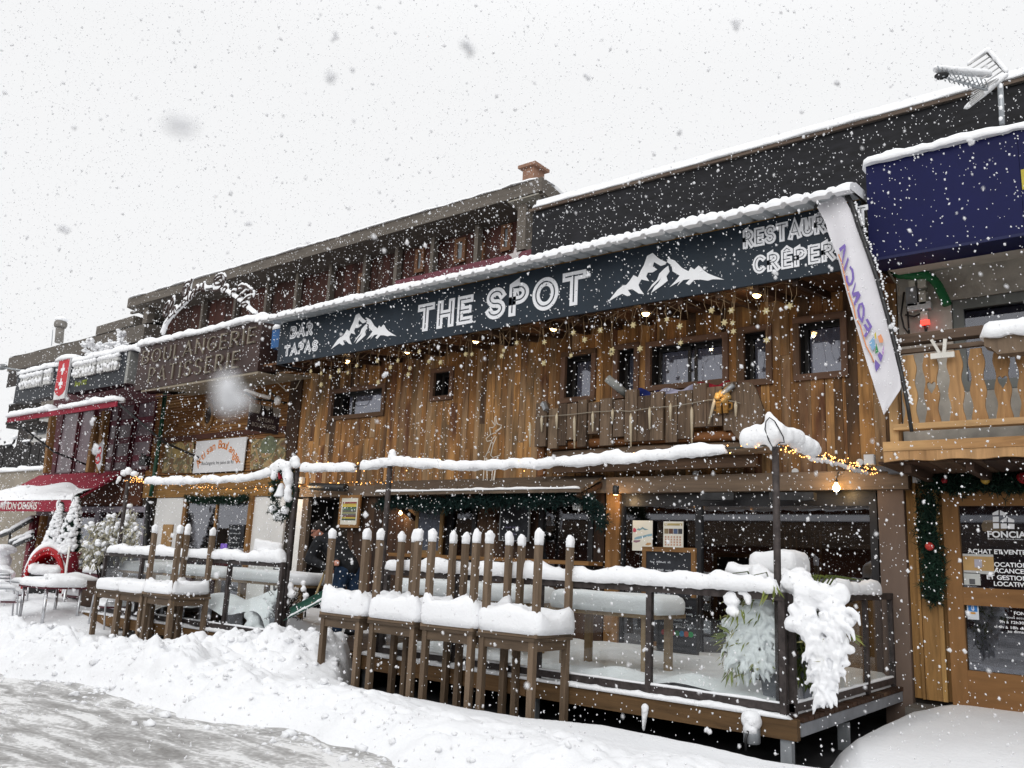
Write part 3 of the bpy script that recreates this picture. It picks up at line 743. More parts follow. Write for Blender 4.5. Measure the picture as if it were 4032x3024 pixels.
# ------------------------------------------------------------------ the long sign
def sgn(px, py, d=0.0):
    return at(px, py, 10.0 - d)
sb = thing('sign_board', 'long dark navy sign board lettered THE SPOT with two white mountain drawings', 'sign', ((-13.9 - 2.75) / 2, 10.0, 5.2))
SBX0, SBX1 = -13.9, -2.80
mb = MB(); xj = [SBX0, at(2455, 1050, 10).x, SBX1]
for a, b in zip(xj, xj[1:]): mb.box(a + .003, b - .003, 10.0, 10.04, 5.19, 6.03)
mb.box(-13.98, SBX0 - .001, 10.0, 10.5, 5.19, 6.0)
mb.build('panel', NAVY, sb)
mb = MB(); mb.box(SBX0 + 1.9, SBX1, 9.985, 10.02, 6.032, 6.04); mb.build('batten', wood('ochre_batten', [hexc('8a6a38'), hexc('7a5a2c')], contrast=.2), sb)
def print_mat():
    m, nt, b = _mat('worn_white_print'); L = nt.links.new
    g = N(nt, 'ShaderNodeNewGeometry'); n = N(nt, 'ShaderNodeTexNoise'); n.inputs['Scale'].default_value = 26; n.inputs['Detail'].default_value = 5; L(g.outputs['Position'], n.inputs['Vector'])
    n2 = N(nt, 'ShaderNodeTexNoise'); n2.inputs['Scale'].default_value = 3.2; n2.inputs['Detail'].default_value = 2; L(g.outputs['Position'], n2.inputs['Vector'])
    ad = N(nt, 'ShaderNodeMath', operation='MULTIPLY_ADD'); ad.inputs[1].default_value = .55; L(n2.outputs[0], ad.inputs[0]); L(n.outputs[0], ad.inputs[2])
    cr = rampn(nt, [(.98, (.76, .77, .80)), (1.0, hexc('2a3138')), (.999, hexc('2a3138'))]); cr.color_ramp.interpolation = 'LINEAR'
    L(ad.outputs[0], cr.inputs[0])
    sc_ = N(nt, 'ShaderNodeMath', operation='MULTIPLY'); sc_.inputs[1].default_value = 1.0
    L(cr.outputs[0], b.inputs['Base Color']); b.inputs['Roughness'].default_value = .5; return m
PRINT = print_mat(); INK = plain('ink', hexc('222c36'), rough=.6)
WHITE = plain('white_print', (.78, .79, .81), rough=.5, var=.03)
def sign_text(s, bl, tr, thick, gap, slant=0.0, extra=0.0, name='lettering', inl=.13):
    a = sgn(*bl); b = sgn(*tr); mb = MB()
    stroke_text(mb, s, (a.x, 10.0, a.z), X_, Z_, OUT, (b.x - a.x) * (1 + extra), b.z - a.z, thick, gap, inl, 1, proud=.008)
    return mb.build(name, [PRINT, INK], sb)
sign_text('THE', (1641, 1310), (1866, 1158), .26, .42)
sign_text('SPOT', (1912, 1264), (2309, 1060), .26, .42)
sign_text('BAR', (1142, 1336), (1236, 1268), .26, .40, inl=.10)
sign_text('TAPAS', (1118, 1405), (1255, 1337), .26, .40, inl=.10)
sign_text('RESTAURANT', (2926, 982), (3418, 806), .26, .40, inl=.10)
sign_text('CRÊPERIE', (2965, 1082), (3372, 932), .26, .40, inl=.10)
MT = [[(887, 822), (940, 745), (968, 718), (985, 715), (1003, 690), (1025, 652), (1045, 668), (1062, 625), (1080, 590), (1100, 530), (1128, 512), (1150, 545), (1165, 560), (1190, 578), (1183, 592), (1160, 600), (1130, 572), (1121, 600), (1142, 622), (1118, 640), (1095, 640), (1085, 665), (1097, 697), (1060, 683), (1044, 718), (1050, 745), (1066, 782), (1040, 775), (1012, 745), (990, 748), (1003, 780), (985, 790), (960, 772), (925, 795)],
      [(1083, 768), (1110, 720), (1136, 690), (1150, 650), (1176, 620), (1196, 601), (1199, 640), (1182, 670), (1186, 700), (1150, 735), (1100, 776), (1120, 735), (1140, 712), (1160, 672), (1148, 690), (1110, 735)],
      [(1192, 577), (1200, 552), (1230, 570), (1245, 595), (1260, 620), (1290, 645), (1302, 618), (1318, 635), (1340, 610), (1352, 625), (1360, 642), (1380, 665), (1410, 685), (1452, 710), (1400, 704), (1375, 712), (1340, 702), (1312, 703), (1285, 735), (1270, 724), (1292, 696), (1260, 700), (1228, 737), (1246, 705), (1192, 742), (1226, 700), (1245, 670), (1214, 640), (1212, 600)]]
P0 = [[sgn(900 + x / 2.1944, 1000 + y / 2.1944) for x, y in pl] for pl in MT]
zl0 = min(p.z for pl in P0 for p in pl); zl1 = max(p.z for pl in P0 for p in pl); xl0 = min(p.x for pl in P0 for p in pl); xl1 = max(p.x for pl in P0 for p in pl)
def mountain(k, x0, x1, z0, z1):
    mb = MB()
    for i, pl in enumerate(P0):
        q = [(x0 + (p.x - xl0) / (xl1 - xl0) * (x1 - x0), z0 + (p.z - zl0) / (zl1 - zl0) * (z1 - z0)) for p in pl]
        mb.prism(q, lambda u, v: (u, 10.0, v), (0, -.006, 0), .5)
    mb.build('mountain_drawing', WHITE, sb)
mountain(0, xl0, xl1, zl0, zl1)
a = sgn(2394, 1189); b = sgn(2852, 1096); c = sgn(2577, 995)
mountain(1, a.x, b.x, a.z, c.z)
mb = MB(); mb.box(-14.4, -14.0, 10.12, 10.5, 5.60, 5.98); bx = tag(mb.build('blue_box', plain('blue_plastic', hexc('2f5f95'), rough=.5, var=.1)), 'blue box between the bakery sign and the long navy sign', 'box')
mb = MB(); snow_strip(mb, [(-14.45, 10.3, 5.985), (-13.96, 10.3, 5.985)], .4, .13); mb.build('snow_cap', SNOW, bx)

# ------------------------------------------------------------------ lamps under the soffit
px_l = [(1366, 1419, 'leftmost, above the wide window'), (1604, 1382, 'second from the left, over bare planks'), (1874, 1340, 'third from the left, right of the small window'),
        (2180, 1291, 'middle one, left of the tall windows'), (2543, 1232, 'above the double window'), (2980, 1159, 'rightmost, near the feather flag')]
for i, (px, py, wl) in enumerate(px_l):
    zz = 5.255; p = at(px, py, 10.5); 
    t = thing('downlight', 'round lit spotlight in the soffit, ' + wl, 'light', (p.x, 10.5, p.z), 'spotlights under the sign soffit')
    mb = MB(); mb.lathe([(.062, -.01), (.07, 0), (.07, .03), (.055, .08)], (p.x, 10.5, p.z), 20); mb.build('rim', plain('lamp_rim', (.45, .38, .3), rough=.4, metal=.6), t)
    mb = MB(); mb.lathe([(.005, -.05), (.035, -.042), (.058, -.012)], (p.x, 10.5, p.z), 20); mb.build('lens', WARM, t)
    warm_light((p.x, 10.5, p.z - .05), 2.2)
# ================================================================== terrace
def atx(px, py, X):
    d = ray(px, py); return EYE + d * (X / d.x)
DX0, DX1 = -16.2, -2.92
DECKW = wood('deck_boards', [hexc('5e4830'), hexc('7a5c3a'), hexc('6a5138')], contrast=.5)
deck = thing('terrace_deck', 'raised wooden terrace floor in front of the restaurant, covered in snow', 'terrace', ((DX0 + DX1) / 2, 9.6, 0))
mb = MB(); y = 7.96
while y < 11.3: mb.box(DX0, DX1 - .06, y, y + .135, ZD - .03, ZD - random.uniform(0, .003)); y += .14
mb.build('floor', wood('wet_deck', [hexc('3a3029'), hexc('4a3c32')], rough=.4), deck)
mb = MB(); xs = [DX0, -12.1, -8.5, -5.9, DX1 + .02]
for a, b in zip(xs, xs[1:]): mb.box(a + .002, b - .002, 7.86, 7.94, .17, ZD - .015)
fb = mb.build('front_beam', DECKW, deck)
mb = MB()
for a, b, hh in ((-8.6, -2.95, .05), (DX0, -10.5, .045)):
    mb = MB(); snow_strip(mb, [(a, 7.885, ZD - .015), (b, 7.885, ZD - .015)], .10, hh, .05, .35); mb.build('snow_cap', SNOW, fb)
mb = MB(); mb.box(DX1 - .05, DX1 + .03, 7.95, 11.3, .20, .31); mb.build('side_beam', plain('grey_beam', (.22, .23, .25), rough=.6, var=.15), deck)
mb = MB(); y = 7.97
while y < 11.25: mb.box(DX1 - .055, DX1 + .04, y, y + .12, .318, ZD + random.uniform(-.01, .004)); y += .14
mb.build('board_end', DARKWOOD, deck)
for x, yy in ((-3.02, 7.9), (-5.9, 7.99), (-8.6, 7.99), (-12.1, 7.99), (-2.97, 9.3)):
    mb = MB(); mb.box(x - .05, x + .05, yy, yy + .08, -.1, .168); mb.build('support', GALV, deck)
def deck_snow(X, Y):
    z = ZD + .05 + .10 * nfbm(X * .7, Y * .9, 3, 91) + .05 * nfbm(X * 3, Y * 3, 4, 92) + .10 * sstep(9.0, 10.8, Y) * sstep(11.35, 10.9, Y)
    z = z - .02 - .12 * sstep(8.3, 7.95, Y) * sstep(-4.6, -5.2, X)
    for cx, cy, s_, hh in ((-5.0, 8.2, .35, .10), (-4.1, 8.25, .3, .12), (-3.6, 8.6, .3, .1), (-11.3, 8.25, .5, .42), (-10.9, 8.2, .3, .3), (-12.3, 8.3, .6, .4), (-13.4, 8.25, .7, .3), (-7.9, 8.6, .7, .08)):
        z = z + hh * np.exp(-(((X - cx) ** 2 + (Y - cy) ** 2) / s_ ** 2))
    path = sstep(-10.9, -10.4, X) * sstep(-8.3, -8.8, X); z = z - path * .35 * (1 - .0 * X) * (.6 + .8 * nfbm(X * 2, Y * 2, 3, 93))
    z = np.where((X < DX0 + .05) | (X > DX1 - .09), ZD - .05, z)
    return z
o = height_mesh('snow_cover', DX0, DX1 - .06, 7.97, 11.32, .045, .045, deck_snow, SNOW, lambda X, Y, Z: Z > ZD - .04)
o.data.transform(Matrix.Translation(-Vector(deck.location))); o.parent = deck

def railing(name, label, p, q, posts, cap):
    p = Vector(p); q = Vector(q); d = (q - p).normalized(); t = thing(name, label, 'railing', ((p + q) / 2).to_tuple()[:2] + (ZD,), 'glass railings round the terrace')
    nrm = Vector((d.y, -d.x, 0)); up = Vector((0, 0, 1))
    mb = MB(); mb.bar(p + up * 1.40, q + up * 1.40, .07, .075); tr = mb.build('top_rail', RAILMETAL, t)
    mb = MB(); mb.bar(p + up * .43, q + up * .43, .05, .07); br = mb.build('bottom_rail', RAILMETAL, t)
    mb = MB(); snow_strip(mb, [p + up * .466, q + up * .466], .05, .022, .05, .4, side=nrm); mb.build('snow_cap', SNOW, br)
    pts = [p + d * s for s in posts]
    for c in pts:
        mb = MB(); mb.bar(c + up * ZD, c + up * 1.36, .06, .06, up=nrm); mb.build('post', RAILMETAL, t)
    for a, b in zip(pts, pts[1:]):
        mb = MB(); m0 = a + d * .05; m1 = b - d * .05
        mb.hexa([v + nrm * s + up * z for z in (.47, 1.355) for s in (-.006, .006) for v in (m0, m1)], .5)
        mb.build('glass_panel', CLEAR, t)
    for (a, b, wd, hh) in cap:
        mb = MB(); snow_strip(mb, [p + d * a + up * 1.436, p + d * b + up * 1.436], wd, hh, .045, .22, side=nrm, droop=.012); mb.build('snow_cap', SNOW, tr)
    return t
railing('terrace_railing', 'front glass railing behind the four table stacks, from the thin pole to the bamboo corner', (-8.25, YR, 0), (-3.0, YR, 0), [.03, 1.25, 2.48, 3.85, 5.22], [(0, 5.2, .15, .145)])
railing('terrace_railing', 'left glass railing beside the terrace entrance, behind the smaller table stack', (-15.55, YR, 0), (-10.36, YR, 0), [.03, 1.3, 2.57, 3.87, 5.16], [(0.1, 5.17, .16, .14)])
railing('terrace_railing', 'side glass railing running from the bamboo corner back to the taupe pillar', (-2.98, YR + .06, 0), (-2.98, YF - .14, 0), [.03, 1.15, 2.25, 3.27], [(0.2, 2.75, .15, .12)])

# ------------------------------------------------------------------ poles, garlands, wreath
def pole(X, label, top=2.82):
    mb = MB(); mb.tube([(X, 8.0, ZD), (X, 8.0, 1.2), (X, 8.0, 2.0), (X, 8.0, top)], .036, 8)
    tag(mb.build('light_pole', RAILMETAL), label, 'pole', 'poles carrying the light garland')
pole(-15.30, 'leftmost dark light pole, standing in front of the bakery drainpipe', 2.76)
pole(-10.40, 'dark light pole just right of the hanging snowy wreath', 2.8)
pole(-8.43, 'dark light pole in front of the bar awning', 2.84)
pole(-3.11, 'thick dark light pole on the terrace corner above the bamboo', 2.80)
FAIRY = plain('fairy_bulb', (1, .6, .25), emit=(1, .42, .10), estr=5); WIREM = plain('garland_wire', (.05, .045, .035), rough=.7)
def garland(label, pts, caps, bulbs, r=.012, jit=.03, wire=True):
    pts = [Vector(p) for p in pts]; mid = pts[len(pts) // 2]
    t = thing('light_garland', label, 'garland', (mid.x, mid.y, mid.z), 'light garlands strung round the terrace')
    mb = MB(); dense = []
    for a, b in zip(pts, pts[1:]):
        n = max(2, int((b - a).length / .12)); dense += [a.lerp(b, i / n) + Vector([random.gauss(0, .008) for _ in range(3)]) for i in range(n)]
    dense.append(pts[-1]); mb.tube(dense, r, 6); mb.build('cable', WIREM, t)
    mb = MB(); L_ = len(dense)
    for i in range(bulbs):
        p = random.choice(dense) + Vector([random.gauss(0, jit) for _ in range(3)]); mb.blob(p, .0065, 1, 0)
    o = mb.build('fairy_bulb', FAIRY, t); o['kind'] = 'stuff'
    for (i0, i1, wd, hh) in caps:
        mb = MB(); a = int(i0 * (L_ - 1)); b = int(i1 * (L_ - 1)); snow_strip(mb, [p + Vector((0, -.005, -.045)) for p in dense[a:b + 1]], wd, hh, .03, .2, droop=.015, ends=.05)
        mb.build('snow_cap', SNOW, t)
G1 = [at(px, py, 8.0) for px, py in ((492, 1890), (660, 1893), (840, 1888), (1010, 1876), (1085, 1850), (1165, 1840))]
garland('snow laden light garland from the leftmost pole to the wreath', G1, [(.16, .9, .115, .11)], 60)
G2 = [at(px, py, 8.0) for px, py in ((1172, 1842), (1208, 1842), (1400, 1838), (1538, 1818), (1800, 1830), (2050, 1826), (2300, 1812), (2500, 1797), (2700, 1778), (2860, 1768), (2940, 1760), (3050, 1752))]
garland('long snow laden light garland in front of the restaurant, ending at the terrace corner', G2, [(.03, .19, .115, .11), (.193, .93, .115, .105)], 130)
G3 = [at(3055, 1752, 8.0), at(3130, 1775, 8.5), at(3215, 1795, 9.1), at(3300, 1815, 9.8), at(3380, 1840, 10.5), at(3440, 1856, 11.1)]
garland('glowing light garland sloping down from the terrace corner to the restaurant wall', G3, [(.3, .93, .07, .05)], 150, jit=.028)
G4 = [at(497, 1886, 8.0), at(560, 1893, 9.4), at(640, 1905, 11.0), at(760, 1915, 11.1), at(900, 1924, 11.1), at(1030, 1922, 11.1), at(1120, 1916, 11.1)]
garland('thin glowing fairy lights along the bakery beam', G4, [], 150, r=.006, jit=.022)
G5 = [at(1180, 1915, 11.05), at(1230, 1908, 11.15), at(1330, 1905, 11.15), at(1440, 1902, 11.15), at(1540, 1898, 11.15)]
garland('thin glowing fairy lights along the lintel over the restaurant door', G5, [], 45, r=.005, jit=.012)
# snow lumps riding on the pole tops
def lump(name, label, cat, blobs, vox=.022, it=5, grp=None, sub=2):
    mb = MB()
    for px, py, Y, rx, rz in blobs: mb.blob(at(px, py, Y), (rx, rx * .9, rz), sub, .22, 1.6)
    o = tag(mb.build(name, SNOW), label, cat, grp); melt(o, vox, it); return o
cs = lump('snow_clump', 'big heap of snow round a wire loop on the terrace corner pole', 'snow',
     [(2940, 1728, 8, .08, .10), (2955, 1722, 8, .10, .12), (2985, 1715, 8, .11, .12), (3020, 1715, 8, .09, .09), (3055, 1700, 8, .10, .11), (3035, 1725, 8, .08, .09), (3042, 1755, 8, .04, .07), (3085, 1715, 8.1, .11, .10), (3110, 1716, 8.2, .11, .09), (3130, 1725, 8.3, .11, .10), (3160, 1748, 8.5, .12, .10), (3185, 1760, 8.6, .11, .10), (3205, 1772, 8.7, .08, .08), (3028, 1642, 8, .045, .07), (3012, 1675, 8, .03, .05), (3050, 1660, 8, .035, .05)])
mb = MB(); loop = [at(px, py, 7.93) for px, py in ((3048, 1772), (3028, 1735), (3012, 1690), (3016, 1660), (3030, 1644), (3050, 1658), (3068, 1690), (3084, 1720), (3088, 1742), (3070, 1742))]
mb.tube(loop, .006, 6, closed=True); o = mb.build('wire_loop', BLACKMETAL, cs)
lump('snow_clump', 'snow clump hanging over the top of the leftmost light pole', 'snow', [(488, 1862, 8, .07, .07), (505, 1855, 8, .08, .08), (530, 1866, 8, .08, .06), (555, 1880, 8, .06, .04), (470, 1885, 8, .05, .06), (462, 1897, 8, .035, .05)])
lump('snow_clump', 'snow tuft on the light pole in front of the bar awning', 'snow', [(1545, 1788, 8, .06, .08), (1545, 1806, 8, .075, .07)])

def needles(mb, c, d, ln, n, wd=.008, m=0):
    """short flat needles round a point"""
    for i in range(n):
        v = Vector([random.gauss(0, 1) for _ in range(3)]); v = (v.normalized() * .8 + Vector(d) * .6).normalized(); s_ = v.orthogonal().normalized() * wd
        p = Vector(c) + v * ln * .1; q = Vector(c) + v * ln * random.uniform(.6, 1.1); b = len(mb.v)
        mb.v += [p - s_, p + s_, q]; mb.face([b, b + 1, b + 2], random.random(), None, m)
def leafmat(name, a, b):
    return wood(name, [hexc(a), hexc(b)], rough=.7, contrast=.2, bump=.05)
FIR = leafmat('fir_green', '10211a', '1d3a2c'); TEAL = leafmat('dark_teal_fir', '0d1f1f', '17332f')
wl = at(1113, 1940, 7.95)
wr = thing('wreath', 'snowy fir wreath with a white bell hanging left of the dark pole', 'wreath', (wl.x, 7.95, wl.z))
mb = MB()
for i in range(520):
    a = random.uniform(0, 2 * math.pi); q = Vector((wl.x + .20 * math.cos(a) + random.gauss(0, .03), 7.95 + random.gauss(0, .04), wl.z + .36 * math.sin(a) + random.gauss(0, .03)))
    needles(mb, q, (0, 0, 0), .07, 6)
mb.build('fir_ring', FIR, wr)
mb = MB()
for i in range(46):
    a = R(i * 8); 
    if 150 < i * 8 < 262 and random.random() < .75: continue
    if 285 < i * 8 < 345 and random.random() < .5: continue
    q = (wl.x + .205 * math.cos(a), 7.90 + random.uniform(-.02, .02), wl.z + .37 * math.sin(a) + .015); mb.blob(q, (random.uniform(.045, .07),) * 3, 2, .25, 1.6)
for px, py, rx, rz in ((1085, 1842, .09, .09), (1105, 1832, .11, .1), (1130, 1838, .1, .09), (1160, 1815, .08, .09), (1165, 1830, .07, .06), (1128, 1870, .07, .1), (1140, 1900, .07, .09), (1082, 1870, .06, .09)): mb.blob(at(px, py, 7.93), (rx, rx, rz), 2, .2, 1.6)
melt(mb.build('snow_cap', SNOW, wr), .02, 4)
bl = at(1106, 1935, 7.93); mb = MB(); mb.lathe([(.10, 0), (.095, .02), (.07, .07), (.05, .14), (.045, .17), (.02, .2), (.005, .205)], (bl.x, 7.93, bl.z - .08), 18); mb.build('bell', plain('white_bell', (.75, .76, .78), rough=.3, var=.04), wr)
mb = MB(); mb.bar(at(1100, 1862, 7.90), at(1103, 1886, 7.90), .04, .03); mb.bar(at(1098, 1875, 7.9), at(1107, 1880, 7.9), .03, .02); mb.build('ribbon', plain('red_ribbon', hexc('8c1420'), rough=.6), wr)

# ------------------------------------------------------------------ stacked tables in front of the railing
TW = wood('table_wood', [hexc('645444'), hexc('776553'), hexc('6d5b49'), hexc('57493b')], contrast=.42, across=12, rough=.6)
TH, TSX, TSY = .93, .725, .645
def table_mesh():
    t = thing('wooden_table', 'x', 'table', (0, 0, -5), 'square wooden tables stacked in the snow')
    hx, hy, lw = TSX / 2, TSY / 2, .066
    mb = MB(); n = 5
    for i in range(n): mb.box(-hx - .02, hx + .02, -hy - .02 + (TSY + .04) * i / n + .001, -hy - .02 + (TSY + .04) * (i + 1) / n - .001, TH - .035 - 5, TH - 5)
    mb.build('tabletop', TW, t)
    for y in (-hy + .012, hy - .037):
        mb = MB(); mb.box(-hx + lw, hx - lw, y, y + .025, TH - .135 - 5, TH - .036 - 5); mb.build('apron', TW, t)
    for x in (-hx + .012, hx - .037):
        mb = MB(); mb.box(x, x + .025, -hy + lw, hy - lw, TH - .135 - 5, TH - .036 - 5); mb.build('apron', TW, t)
    for x in (-1, 1):
        for y in (-1, 1):
            mb = MB(); cx = x * (hx - lw / 2); cy = y * (hy - lw / 2); mb.box(cx - lw / 2, cx + lw / 2, cy - lw / 2, cy + lw / 2, -5, TH - .036 - 5, None, 0, 2); mb.build('leg', TW, t)
    return t
proto = table_mesh(); used = [False]
def put_table(x, y, rz, label, flip=False, z=-.08):
    rot = (math.pi, 0, rz) if flip else (0, 0, rz)
    loc = (x, y, z + (TH if flip else 0))
    if not used[0]:
        used[0] = True; proto.location = loc; proto.rotation_euler = rot; proto['label'] = label; return proto
    return dup(proto, loc, label, rot=rot)
def stack_snow(par, x, y, rz, z, h, seed, tips=True):
    """snow between the upturned legs and a cap on each leg"""
    hx, hy, lw = TSX / 2 - .045, TSY / 2 - .045, .085; ca, sa = math.cos(rz), math.sin(rz)
    legs = [(x + a * hx * ca - b * hy * sa, y + a * hx * sa + b * hy * ca) for a in (-1, 1) for b in (-1, 1)]
    mb = MB(); snow_pad(mb, x, y, z, TSX + .05, TSY + .05, h, rz, .16, 60, .015, .1, 4.0, .10, bumps=[(a, b, .09, random.uniform(.02, .09)) for a, b in legs])
    o = mb.build('snow_cap', SNOW, par if par is not None else None); return o, legs
def free_child(o, par):
    """keep a world-built mesh in place under a rotated parent"""
    o.parent = par; o.location = (0, 0, 0); M = Matrix.LocRotScale(par.location, par.rotation_euler, None)
    o.matrix_parent_inverse = Matrix.Identity(4); o.matrix_basis = M.inverted() @ Matrix.Translation(o['w'])
    del o['w']
def world_mesh(mb, name, mat, par):
    o = mb.build(name, mat); o['w'] = tuple(o.location); free_child(o, par); return o
def stack(x, y, rz, lab_low, lab_up, drz=0.0, dx=0, dy=0, h=.2):
    put_table(x, y, rz, lab_low)
    up = put_table(x + dx, y + dy, rz + drz, lab_up, True, -.08 + TH + .003)
    zt = -.08 + TH + .003 + .036
    hx, hy = TSX / 2 - .033, TSY / 2 - .033; a_ = rz + drz; ca, sa = math.cos(a_), math.sin(a_)
    legs = [(x + dx + a * hx * ca - b * hy * sa, y + dy + a * hx * sa + b * hy * ca) for a in (-1, 1) for b in (-1, 1)]
    mb = MB(); snow_pad(mb, x + dx, y + dy, zt - .005, TSX + .12 if h > .18 else TSX + .05, TSY + .07, h, a_, .24, 84, .014, .08, 3.4, .0, bumps=[(a, b, .08, random.uniform(-.02, .12)) for a, b in legs])
    world_mesh(mb, 'snow_cap', SNOW, up)
    ztop = -.08 + 2 * TH + .003
    for a, b in legs:
        mb = MB(); hh = random.uniform(.10, .135)
        snow_pad(mb, a, b, ztop - .004, .078, .078, hh, a_ + random.uniform(-.3, .3), .14, 20, .03, .35, 12, .22)
        world_mesh(mb, 'snow_tip', SNOW, up)
ST = [(-8.24, 7.51, -.03, 'leftmost of four big stacks'), (-7.36, 7.51, .01, 'second of four big stacks'), (-6.49, 7.50, .01, 'third of four big stacks'), (-5.68, 7.52, -.01, 'rightmost of four big stacks')]
for x, y, rz, wd in ST:
    stack(x, y, rz, 'brown table standing under an upturned one, ' + wd, 'upturned brown table with snow between its legs, ' + wd, random.uniform(-.05, .05), random.uniform(-.02, .02), random.uniform(-.01, .02), random.uniform(.21, .25))
# smaller group on the left
fa = atz(374, 2523, 0.0); fb_ = atz(551, 2564, 0.0); fc = atz(647, 2578, 0.0); fd = atz(830, 2557, 0.0)
ax, ay = -14.0, 7.53
t1 = put_table(ax, ay, .03, 'upright brown table with plain snow on top at far left of the small group')
t2 = put_table(ax + .79, ay - .03, .02, 'upright brown table with plain snow on top, in the middle of the small group')
for t_, xx, yy, rz in ((t1, ax, ay, .03), (t2, ax + .79, ay - .03, .02)):
    mb = MB(); snow_pad(mb, xx, yy, -.08 + TH, TSX + .04, TSY + .04, .17, rz, .10, 60, .01, .06, 3, .04); world_mesh(mb, 'snow_cap', SNOW, t_)
stack(-12.42, 7.52, .02, 'brown table under an upturned one at right of the small left group', 'upturned brown table with snow capped legs in the small left group', .03, -.03, 0, .16)

# ------------------------------------------------------------------ tables left on the terrace
def terrace_table(px0, px1, py, Y, label, h=.19, dep=.75):
    """py = picture row of the front edge of the snow's foot"""
    a = at(px0, py, Y); b = at(px1, py, Y); x0, x1 = a.x, b.x; z = 1.10
    t = thing('snowy_table', label, 'table', ((x0 + x1) / 2, Y + dep / 2, ZD), 'tables left on the terrace')
    mb = MB(); n = 6
    for i in range(n): mb.box(x0, x1, Y + dep * i / n + .002, Y + dep * (i + 1) / n - .002, z - .045, z)
    mb.build('tabletop', wood('pale_table', [hexc('8b7355'), hexc('9c8464'), hexc('7c6549')], contrast=.35), t)
    for x in (x0 + .12, x1 - .2):
        for y in (Y + .08, Y + dep - .15):
            mb = MB(); mb.box(x, x + .08, y, y + .07, ZD, z - .046, None, 0, 2); mb.build('leg', wood('pale_table', []), t)
    mb = MB(); snow_pad(mb, (x0 + x1) / 2, Y + dep / 2, z - .002, x1 - x0 + .05, dep + .05, h, 0, .06, 64, .012, .06, 2.5, .03); mb.build('snow_cap', SNOW, t)
    return t
terrace_table(2160, 2575, 2400, 8.5, 'long snow covered table behind the front glass, in front of the chalkboards', .2)
terrace_table(1560, 1800, 2330, 8.7, 'snow covered table behind the second big table stack', .2)
terrace_table(1830, 2060, 2330, 8.75, 'snow covered table behind the gap between the third and fourth big stacks', .2)
terrace_table(905, 1195, 2290, 8.6, 'snow covered table by the terrace entrance, left of the bending man', .17)
terrace_table(640, 860, 2270, 8.7, 'snow covered table behind the left railing, behind the small stack', .17)
terrace_table(455, 600, 2250, 8.6, 'snow covered table at the far left end of the left railing', .17)
def chair_black(x, y, z, label, snow=True):
    t = thing('terrace_chair', label, 'chair', (x, y, z))
    mb = MB(); mb.box(x - .22, x + .22, y - .22, y + .2, z + .44, z + .47); mb.build('seat', BLACKMETAL, t)
    for a in (-.2, .2):
        for b in (-.2, .18):
            mb = MB(); mb.tube([(x + a, y + b, z), (x + a, y + b, z + .44)], .015, 6); mb.build('leg', BLACKMETAL, t)
    mb = MB()
    for a in (-.2, .2): mb.tube([(x + a, y - .2, z + .44), (x + a, y - .26, z + .95)], .015, 6)
    for k in range(4): mb.box(x - .2, x + .2, y - .265 + k * .012, y - .245 + k * .012, z + .88 - k * .11, z + .93 - k * .11)
    b_ = mb.build('backrest', BLACKMETAL, t)
    mb = MB()
    for k in range(4): snow_strip(mb, [(x - .2, y - .255 + k * .012, z + .93 - k * .11), (x + .2, y - .255 + k * .012, z + .93 - k * .11)], .03, .022)
    mb.build('snow_cap', SNOW, b_)
    mb = MB(); snow_pad(mb, x, y, z + .47, .42, .4, .14); mb.build('snow_cap', SNOW, t)
p = at(1160, 2200, 9.6); chair_black(p.x, 9.6, ZD, 'black slatted chair with snow on its slats, just left of the bending man')
mb = MB(); mb.bar(at(1003, 2150, 10.2), at(1106, 2170, 10.2), .10, .30); p = at(1030, 2190, 10.1); mb.blob(p, (.3, .2, .12), 3, .25, 2); o = tag(mb.build('snowy_board', SNOW), 'square slab of snow showing above the left railing by the bakery door', 'snow'); melt(o, .03, 5)

# ------------------------------------------------------------------ chalkboards, posters and bar front
CHALKB = plain('chalkboard', (.022, .024, .03), rough=.7, var=.5, scale=3); CHALK = plain('chalk', (.5, .52, .55), rough=.9); 
def scribble(mb, x, y, z, ln, h):
    """illegible chalk handwriting: one wavy stroke per word"""
    e = x + ln
    while x < e:
        wl_ = min(random.uniform(.06, .14), e - x); n = max(4, int(wl_ / .008))
        pts = [(x + wl_ * i / n, z + (h * random.uniform(.2, 1) if i % 2 else -h * random.uniform(0, .3)) * .6) for i in range(n + 1)]
        ribbon(mb, pts, lambda d: .006, lambda u, v: (u, y, v), OUT, .001); x += wl_ + .03
def board(name, label, cat, px0, py0, px1, py1, Y, fw, fmat, bmat, lines=(), foot=None, z0=None):
    x0, x1, zb, zt = rect(px0, py0, px1, py1, Y)
    if z0 is not None: zb = z0
    t = thing(name, label, cat, ((x0 + x1) / 2, Y, zb))
    mb = MB(); frame(mb, x0, x1, zb, zt, Y - .02, Y + .02, fw); mb.build('frame', fmat, t)
    mb = MB(); mb.box(x0 + fw - .003, x1 - fw + .003, Y - .008, Y + .008, zb + fw - .003, zt - fw + .003); mb.build('panel', bmat, t)
    return t, x0, x1, zb, zt
t, x0, x1, zb, zt = board('chalkboard', 'large pine framed chalkboard standing behind the front railing', 'chalkboard', 2531, 2152, 2740, 2330, 10.3, .06, PINE, CHALKB, z0=ZD + .25)
mb = MB(); 
for i in range(6): scribble(mb, x0 + .12, 10.290, zt - .2 - i * .1, (.3, .42, .25, .38, .3, .2)[i], .035)
mb.build('chalk_writing', CHALK, t)
t, x0, x1, zb, zt = board('drinks_board', 'dark drinks board below the rail with a row of coloured circles', 'sign', 2590, 2345, 2750, 2580, 9.4, .02, BLACKMETAL, CHALKB)
mb = MB(); font_text(mb, 'RAFRAÎCHISSEZ-VOUS !!', (x0 + .05, 9.388, zb + .30), X_, Z_, OUT, .036, x1 - x0 - .1)
